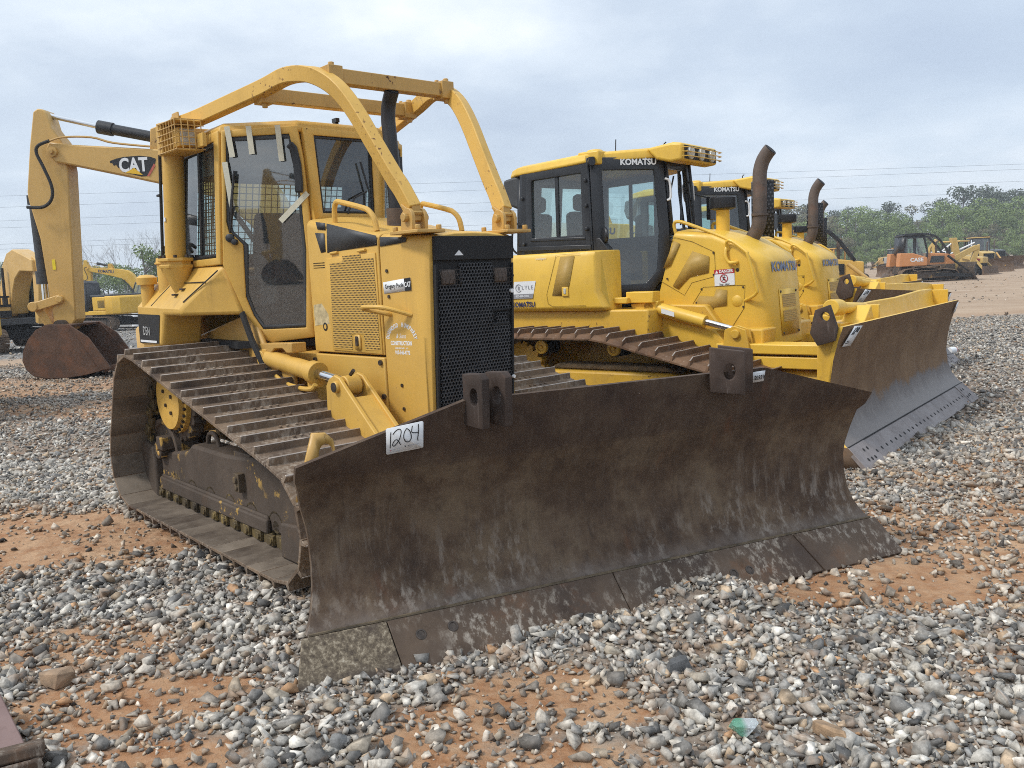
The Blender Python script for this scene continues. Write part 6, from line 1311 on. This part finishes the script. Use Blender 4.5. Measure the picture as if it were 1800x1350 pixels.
small_dozer('orange bulldozer with black cab and limb guards, side on across the yard', (26.3, 54.5, 0), R(-3), ORAP, GRIME, guard=CABK, letters='CASE', scale=1.04)
small_dozer('ochre bulldozer with bent black limb guards beside the second yellow hood', (11.0, 31, 0), R(-20), CATP, CATW, cabin='canopy', guard=CABK, scale=.98)
small_dozer('dark bulldozer with wide brown blade between the backhoe arms and the backhoe loader', (45.5, 82, 0), R(-75), m_paint('dark_green_grey_paint', (.07, .08, .08)), GRIME, cabin='canopy', scale=1.15)
small_dozer('yellow bulldozer with tan radiator standing behind the orange one', (22.5, 58, 0), R(-62), CATP, CATW, cabin='canopy', front=TANP, scale=.86, blade=False)
small_dozer('yellow cabbed bulldozer far behind the pale backhoe arms', (40.8, 74, 0), R(-100), TANP, CATW, scale=1.05)
small_dozer('rusty bulldozer in the far clutter left of the orange one', (31.0, 84, 0), R(-120), m_paint('rust_brown_machine_paint', (.22, .11, .07)), GRIME, cabin='canopy', scale=.9)
def backhoe_loader(label, loc, yaw, paint):
    B = thing('backhoe_loader', label, 'backhoe loader', loc, yaw)
    for x_, r_, w_ in ((1.55, .42, .3), (-.75, .68, .42)):
        for s_ in (-1, 1):
            wl = wheel_mb((x_, s_*.88, r_), r_, w_, 28, hub=.3, lip=.01).build('wheel', RUB, B, bevel=.02); k = MB(); k.lathe((x_, s_*(.88+w_*.42), r_), (0, s_, 0), [(0, r_*.58), (.02, r_*.56), (.03, r_*.3), (.05, 0)], 20); k.build('rim', paint, wl)
    k = MB(); k.bb((-1.4, -.45, .55), (2.0, .45, .95)); k.build('chassis', MATTE, B, bevel=.03)
    k = MB(); k.loft([[(.35, y, z) for y, z in ((-.5, .95), (-.5, 1.62), (.5, 1.62), (.5, .95))], [(2.1, y, z) for y, z in ((-.42, .95), (-.42, 1.4), (.42, 1.4), (.42, .95))]]); h_ = k.build('hood', paint, B, bevel=.04)
    k = MB(); k.prism([(1.2, 1.18), (1.9, 1.16), (1.9, 1.3), (1.2, 1.4)], -.50, .50); k.build('hood_stripe', m_flat('dark_red_stripe', (.2, .02, .03)), h_)
    k = MB()
    for x_ in (-.95, .25):
        for s_ in (-1, 1): k.sweep([(x_, s_*.6, 1.0), (x_+.05, s_*.55, 2.62)], .08, .08, (1, 0, 0))
    k.build('canopy_posts', MATTE, B); k = MB(); k.bb((-1.1, -.72, 2.62), (.55, .72, 2.74)); k.build('canopy', TANP, B, bevel=.04); k = MB(); k.bb((-.7, -.28, 1.1), (-.25, .28, 1.5)); k.bb((-.8, -.28, 1.5), (-.66, .28, 2.0)); k.build('seat', FABRIC, B, bevel=.05)
    k = MB()
    for s_ in (-1, 1): k.sweep([(.6, s_*.62, 1.5), (1.7, s_*.65, 1.2), (2.4, s_*.7, .4)], .08, .18, (0, 1, 0))
    k.build('loader_arm', paint, B, bevel=.01); k = MB(); k.prism([(2.4, .1), (3.0, .05), (2.55, .2), (2.45, .75), (2.38, .75)], -1.1, 1.1); k.build('loader_bucket', BROWNB, B)
    k = MB(); k.sweep([(-1.4, 0, .9), (-1.9, 0, 2.2), (-1.7, 0, 2.9)], .2, .26, (0, 1, 0)); k.sweep([(-1.7, 0, 2.9), (-2.2, 0, 2.3), (-2.35, 0, 1.3)], .16, .2, (0, 1, 0)); k.build('backhoe_arm', paint, B, bevel=.02); return B
backhoe_loader('tan backhoe loader with canopy and dark red stripe on its hood', (75.4, 121, 0), PI+.1, TANP)
# pale yellow backhoe in front of the orange machine's blade: folded arm
B = backhoe_loader('pale yellow backhoe with tall bent digging arms beside the orange bulldozer blade', (34.6, 66, -.1), R(-55), TANP)
hx_ = thing('digging_arm', 'pale yellow digging arm bent like an A in front of the orange bulldozer blade', 'digging arm', (0, 55, 0))
k = MB(); k.prism([(28.35, 2.66), (28.72, 2.66), (28.95, 1.7), (28.9, .5), (28.6, .4), (28.55, 1.6)], 54.9, 55.2); k.v = [(x, y-55, z) for x, y, z in k.v]; a_ = k.build('upright', TANP, hx_, bevel=.03)
k = MB(); k.prism([(27.0, .55), (27.2, .9), (29.9, 2.15), (30.15, 2.13), (30.1, 1.85), (29.8, 1.75), (27.4, .5)], -.12, .12); k.build('boom', TANP, hx_, bevel=.03)
k = MB(); k.prism([(30.2, 2.2), (29.95, 2.1), (29.4, .45), (29.5, .3), (29.72, .38), (30.2, 1.8)], -.1, .1); k.build('stick', TANP, hx_, bevel=.03)
k = MB(); k.cyl((26.9, 0, 1.1), (28.4, 0, 2.3), .05, n=10); k.cyl((28.0, 0, 1.5), (29.9, 0, 2.3), .05, n=10); k.cyl((30.1, 0, 2.0), (29.75, 0, .3), .035, n=8); k.build('cylinder', WHITE, hx_)
k = MB(); k.prism([(26.6, 0), (29.6, 0), (29.3, .5), (28.5, .6), (27.2, .6), (26.8, .4)], -.3, .3); k.build('foot', GRIME, hx_, bevel=.05)
small_dozer('mud brown bulldozer in the far clutter beyond the blade tops', (33.5, 72, 0), R(-150), m_paint('mud_brown_machine_paint', (.30, .20, .10)), GRIME, cabin='canopy', scale=.85)
small_dozer('small pale bulldozer with grey cab far out near the wood', (47.5, 104, 0), R(-40), m_paint('pale_grey_machine_paint', (.36, .35, .33)), GRIME, scale=.9)
small_dozer('dusty yellow bulldozer far out by the foot of the wood', (52.0, 116, 0), R(150), TANP, CATW, cabin='canopy', scale=1.0)
# the machine standing across the aisle, seen only as a reflection in the door glass
excavator('ochre excavator standing across the aisle, seen mirrored in the cab door', (-2.0, -8.0, 0), PI, EXCP, CATW, 'fin', .5)
# white pickup roof behind the orange bulldozer
tr = thing('pickup_truck', 'white pickup truck parked behind the orange bulldozer', 'pickup truck', (37.0, 74, 0), R(160))
k = MB(); k.prism([(-2.6, .55), (2.6, .55), (2.65, 1.0), (2.5, 1.2), (1.2, 1.25), (.75, 1.9), (-.6, 1.92), (-.8, 1.25), (-2.6, 1.25)], -.95, .95); k.build('body', WHITE, tr, bevel=.06, seg=3)
k = MB(); k.prism([(.98, 1.28), (.68, 1.82), (-.5, 1.84), (-.62, 1.28)], -.965, .965); k.build('window', BLACK, tr)
for x_ in (-1.6, 1.6):
    for s_ in (-1, 1): wheel_mb((x_, s_*.82, .38), .38, .25, 22, hub=.5).build('wheel', RUB, tr)
tk_ = thing('storage_tank', 'white tank seen past the excavator tail, left of the fender', 'tank', (-26.0, 60, -1.0)); tk_.scale = (.55, .55, .8)
k = MB(); k.lathe((0, 0, .1), (0, 0, 1), [(0, .7), (1.1, .72), (1.4, .55), (1.55, .2), (1.6, 0)], 22); k.build('shell', WHITE, tk_); k = MB(); k.lathe((0, 0, 1.65), (0, 0, 1), [(0, .2), (.1, .2), (.11, 0)], 14); k.build('lid', BLACK, tk_)
# blade corner at the lower left and little things on the stones
bd = thing('blade_corner', 'pinkish rusty blade corner with thick worn edge strip lying on the gravel', 'blade', (0, 0, 0))
k = MB(); k.add([(-2.075, 3.20, .10), (-1.735, 2.80, .055), (-2.1, 2.55, .06), (-2.6, 2.95, .12), (-2.075, 3.20, .05), (-1.735, 2.80, .0), (-2.1, 2.55, .0), (-2.6, 2.95, .06)], [(0, 1, 2, 3), (7, 6, 5, 4), (0, 4, 5, 1), (1, 5, 6, 2), (2, 6, 7, 3), (3, 7, 4, 0)]); k.build('plate', m_steel('pinkish_rust_plate', dark=(.17, .11, .10), mid=(.23, .155, .14), light=(.3, .24, .22), rust=(.22, .12, .09), lo=.7, metal=.05, rough=.6), bd, bevel=.006)
k = MB(); k.sweep([(-2.25, 2.52, .09), (-1.70, 2.825, .075)], .10, .045, (.5, -.87, .25)); k.sweep([(-2.22, 2.46, .03), (-1.68, 2.765, .02)], .02, .10, (.5, -.87, 0)); k.build('edge_strip', EDGE, bd, bevel=.01)
def rock(label, x, y, s, colr, seed, sc=(1.3, .8, .7)):
    vs, fs = rock_protos(1, 26, seed)[0]; m = MB(); m.add([(p[0]*s*sc[0], p[1]*s*sc[1], p[2]*s*sc[2]*1.4) for p in vs], [tuple(f) for f in fs])
    o = m.build('stone', colr, None, ang=20, bevel=.003); o.location = (x, y, float(gz(x, y))+s*.42); o.rotation_euler = (.2, .1, seed*.7); tag(o, label, 'stone'); return o
rust_rock = m_flat('rusty_stone', (.30, .20, .12), rough=.85, var=.4, scale=25, bump=.6)
rock('largest rust-stained stone in the gravel, beside the plastic scrap', 1.06, 2.78, .062, rust_rock, 21, (1.35, .8, .8)); rock('large brown stone on the orange clay near the loose blade corner', -2.0, 3.47, .075, m_flat('brown_stone', (.28, .19, .12), rough=.85, var=.4, scale=20, bump=.6), 22, (1.1, .9, .8)); rock('dark rounded stone lying just in front of the brown blade edge', .62, 3.32, .055, m_flat('dark_stone', (.10, .10, .10), rough=.8, var=.4, scale=25, bump=.6), 23, (1.0, 1.0, .9))
plm, t, b = new_mat('crumpled_clear_film'); b.inputs['Transmission Weight'].default_value = .6; b.inputs['Roughness'].default_value = .25
sep_ = t.sep(t.coord()); t.put(b.inputs['Base Color'], t.mix(t.step(sep_[0], -.02, .0), (.25, .62, .42), (.85, .9, .9)))
vs, fs = rock_protos(1, 40, 31)[0]; m = MB(); m.add([(p[0]*.05+random.uniform(-.008, .008), p[1]*.05+random.uniform(-.01, .01), p[2]*.04) for p in vs], [tuple(f) for f in fs]); o = m.build('plastic_scrap', plm, None, ang=10); o.location = (.765, 2.80, float(gz(.765, 2.8))+.045); tag(o, 'crumpled clear and green plastic scrap lying on the gravel', 'plastic scrap')
cn = thing('drink_can', 'white can with red end lying behind the first yellow blade', 'can', (7.22, 13.9, .08), .6); cn.scale = (.62, .62, .62); k = MB(); k.cyl((-.13, 0, 0), (.13, 0, 0), .09, n=18); k.build('can_body', WHITE, cn); k = MB(); k.cyl((.13, 0, 0), (.16, 0, 0), .085, n=18); k.build('can_end', REDV, cn)

# ================================================================== overhead lines
CAB = m_flat('grey_cable', (.16, .18, .20), rough=.7)
for i, (z0, z1, lab) in enumerate(((16.7, 14.65, 'topmost overhead power line crossing the whole sky'), (15.05, 13.9, 'second overhead power line from the top across the sky'), (13.06, 12.15, 'third overhead power line from the top, sagging behind the exhaust pipes'), (9.63, 9.1, 'low overhead power line above the excavators on the left'), (8.9, 8.3, 'lowest overhead power line just above the bare tree'), (12.05, 10.6, 'overhead power line sloping down to the right behind the excavator stick'))):
    pts = []
    for k_ in range(25):
        u = k_/24; x = -150+300*u; z = z0+(z1-z0)*(x+75)/153-0.5*math.sin(PI*u)*.6; pts.append((x, 130, z))
    o = MB().tube(pts, .016, 5).build('power_line', CAB, None); tag(o, lab, 'power line')

# ================================================================== trees
def leaf_mat(name, c0, c1, c2):
    m, t, b = new_mat(name); oi = t.new('ShaderNodeObjectInfo'); v = t.coord('Object')
    n = t.noise(v, .9, 3); at = t.new('ShaderNodeAttribute'); at.attribute_name = 'leaf'
    c = t.mix(t.step(n, .35, .65), c0, c1); c = t.mix(t.math('MULTIPLY', at.outputs['Fac'], .7), c, c2)
    c = t.mix(t.math('MULTIPLY', oi.outputs['Random'], .45), c, tuple(x*.62 for x in c0)); t.put(b.inputs['Base Color'], c); b.inputs['Roughness'].default_value = .8
    b.inputs['Specular IOR Level'].default_value = .2; return m
LEAF1 = leaf_mat('spring_leaves', (.16, .225, .075), (.23, .30, .10), (.29, .35, .14)); LEAF2 = leaf_mat('dark_pine_needles', (.085, .11, .08), (.115, .14, .10), (.14, .165, .12))
LEAF3 = leaf_mat('budding_leaves', (.16, .145, .085), (.20, .185, .10), (.24, .23, .14)); BARK = m_flat('grey_bark', (.13, .11, .095), rough=.9, var=.3, scale=5)
def crown_mesh(name, clumps, n, size, mat, seed):
    rg2 = np.random.default_rng(seed); w = np.array([c[3]**2 for c in clumps]); w /= w.sum(); idx = rg2.choice(len(clumps), n, p=w); C_ = np.array(clumps)
    d = rg2.normal(size=(n, 3)); d /= np.linalg.norm(d, axis=1)[:, None]; r = rg2.uniform(.35, 1, n)**.5*rg2.uniform(.85, 1.12, n)
    P = C_[idx, :3]+d*r[:, None]*C_[idx, 3:4]*np.array([1, 1, .82]); a = rg2.normal(size=(n, 3)); a /= np.linalg.norm(a, axis=1)[:, None]; b_ = np.cross(a, d+rg2.normal(0, .5, (n, 3))); b_ /= np.linalg.norm(b_, axis=1)[:, None]; a = np.cross(b_, np.cross(a, b_))
    s = size*rg2.uniform(.6, 1.3, n)[:, None]; vs = np.stack([P-a*s, P+b_*s*.7, P+a*s, P-b_*s*.7], 1).reshape(-1, 3)
    me = bpy.data.meshes.new(name); fs = np.arange(n*4, dtype=np.int32); me.vertices.add(n*4); me.vertices.foreach_set('co', vs.astype(np.float32).ravel()); me.loops.add(n*4); me.loops.foreach_set('vertex_index', fs); me.polygons.add(n); me.polygons.foreach_set('loop_start', np.arange(0, n*4, 4, dtype=np.int32)); me.update(calc_edges=True)
    at = me.attributes.new('leaf', 'FLOAT', 'POINT'); at.data.foreach_set('value', np.repeat(rg2.uniform(0, 1, n), 4).astype(np.float32)); me.materials.append(mat); o = bpy.data.objects.new(name, me); COL.objects.link(o); return o
def make_tree(label, cat, h, kind, seed, group):
    rs = random.Random(seed); T = thing('tree' if kind != 'pine' else 'pine_tree', label, cat, (0, 0, 0), 0, group); k = MB(); k.tube([(0, 0, -.3), (.05, .03, h*.3), (rs.uniform(-.2, .2), .05, h*.62), (rs.uniform(-.3, .3), 0, h*.9)], [h*.022, h*.018, h*.011, h*.004], 7)
    cl = []
    nb = 9 if kind != 'pine' else 14
    for i in range(nb):
        a = rs.uniform(0, 2*PI); f = rs.uniform(.32, .92) if kind != 'pine' else rs.uniform(.38, .97); rr = h*(.24 if kind != 'pine' else .19)*math.sqrt(max(.05, 1-((f-.52)/.52)**2)); e = V((math.cos(a)*rr, math.sin(a)*rr, h*f)); s_ = V((0, 0, h*(f-.14))); k.tube([s_, s_.lerp(e, .5)+V((0, 0, h*.015)), e], [h*.008, h*.005, h*.002], 5); cl.append((e.x, e.y, e.z, h*rs.uniform(.10, .17)*(1 if kind != 'pine' else .85)))
    cl.append((0, 0, h*.9, h*.1)); 
    if kind != 'pine': cl += [(rs.uniform(-.1, .1)*h, rs.uniform(-.1, .1)*h, h*.35, h*.16), (rs.uniform(-.15, .15)*h, rs.uniform(-.1, .1)*h, h*.22, h*.14)]
    k.build('trunk', BARK, T); c_ = crown_mesh('crown', cl, 4200 if kind != 'pine' else 2600, h*.0135, {'spring': LEAF1, 'pine': LEAF2, 'bud': LEAF3}[kind], seed); c_.parent = T; return T
GT = 'trees of the woodland edge'
LB = {'spring': ('light green leafy tree in the woodland edge beyond the yard', 'tree'), 'pine': ('dark pine standing up behind the green woodland edge', 'pine tree'), 'bud': ('brownish budding tree in the woodland edge beyond the yard', 'tree')}
protos = {kd: [make_tree(*LB[kd], 10, kd, 40+10*j+len(kd), GT+' ('+kd+')') for j in range(nv)] for kd, nv in (('spring', 4), ('pine', 2), ('bud', 2))}
used = {}
def plant(kd, x, y, h, z=0.):
    j = random.randrange(len(protos[kd])); p = protos[kd][j]
    T = p if not used.get((kd, j)) else copy_tree(p); used[(kd, j)] = 1
    T.location = (x, y, z); T.rotation_euler = (0, 0, random.uniform(0, 6.28)); s = h/10; T.scale = (s*random.uniform(.92, 1.2), s*random.uniform(.92, 1.2), s); return T
random.seed(19)
def ridge(px):  # tree-top height (m at 150 m) along the photo's right half
    return np.interp(px, [1340, 1400, 1440, 1500, 1560, 1620, 1680, 1740, 1800, 1860], [9.6, 10.4, 10.6, 10.9, 10.0, 10.8, 10.2, 10.6, 10.4, 10.6])
for row, (Y_, n_, dh) in enumerate(((158, 19, 0.), (149, 18, -1.4), (141, 15, -3.8))):
    for i in range(n_):
        px = 1335+(1880-1335)*(i+random.uniform(-.35, .35))/n_; x = (px-900)/1500*Y_*1.0
        h = (ridge(px)+dh+random.uniform(-.9, .9))*Y_/150; kd = random.choices(['spring', 'bud'], [.82, .18])[0]; plant(kd, x*1.0, Y_+random.uniform(-3, 3), h)
for px in [1350, 1385, 1420, 1432, 1470, 1500, 1575, 1640, 1690, 1715, 1735, 1755, 1775, 1800, 1825, 1850]:
    hh = 11.0 if px < 1680 else 12.1; plant('pine', (px-900)/1500*172, 172+random.uniform(-4, 4), (hh+random.uniform(-1.0, .6))*172/150)
for i in range(34):   # low bushy growth at the wood's foot
    px = 1420+440*(i+random.uniform(-.3, .3))/34; Y_ = random.choice((131, 136)); plant('spring', (px-900)/1500*Y_, Y_+random.uniform(-2, 2), random.uniform(2.6, 5.0))
# left: hedge-like trees behind the excavators
for i in range(15):
    px = -20+350*i/14+random.uniform(-8, 8); Y_ = 112+random.uniform(-8, 8); plant('spring' if i % 3 else 'bud', (px-900)/1500*Y_, Y_, random.uniform(6.6, 8.4) if px > 100 else random.uniform(8, 9.5), -2.2)
bigT = make_tree('dark green tree just left of the guard post, taller than the hedge', 'tree', 8.4, 'spring', 77, None); bigT.location = (-33.6, 80, -2.2); bigT.scale = (1.15, 1.15, .98)
bt_ = thing('bare_tree', 'bare leafless tree above the lettered excavator arm at left', 'tree', (-41, 92, -2.4)); k = MB(); rs = random.Random(5)
def branch(p, d, l, r, n):
    q = p+d*l; k.tube([p, p.lerp(q, .5)+V((rs.uniform(-1, 1), rs.uniform(-1, 1), rs.uniform(-.3, .5)))*l*.05, q], [r, r*.8, r*.6], 5)
    if n <= 0: return
    for _ in range(rs.choice((2, 3, 3))):
        nd = (d+V((rs.uniform(-1, 1), rs.uniform(-1, 1), rs.uniform(-.25, .55)))*.62).normalized(); branch(q, nd, l*rs.uniform(.62, .85), r*.58, n-1)
for a in (-.5, 0, .45): branch(V((a*2.2, 0, 0)), V((a*1.0, rs.uniform(-.2, .2), 1)).normalized(), 3.0, .085, 6)
k.build('branches', m_flat('pale_bark', (.20, .18, .17), rough=.9), bt_)
# ================================================================== damp air: one closed box of thin even haze
hz = MB().bb((-420, -60, -4.5), (420, 420, 24)).build('haze', None, None, fix=True) if False else None
hm = bpy.data.materials.new('damp_air'); hm.use_nodes = True; t = NT(hm); t.n.remove(t.n['Principled BSDF'])
pv = t.new('ShaderNodeVolumePrincipled'); pv.inputs['Color'].default_value = (.86, .90, .95, 1); pv.inputs['Density'].default_value = .0011; pv.inputs['Anisotropy'].default_value = .2
t.l.new(pv.outputs[0], t.n['Material Output'].inputs['Volume'])
hz = MB().bb((-420, -60, -4.5), (420, 420, 24)).build('haze', hm); hz['kind'] = 'stuff'
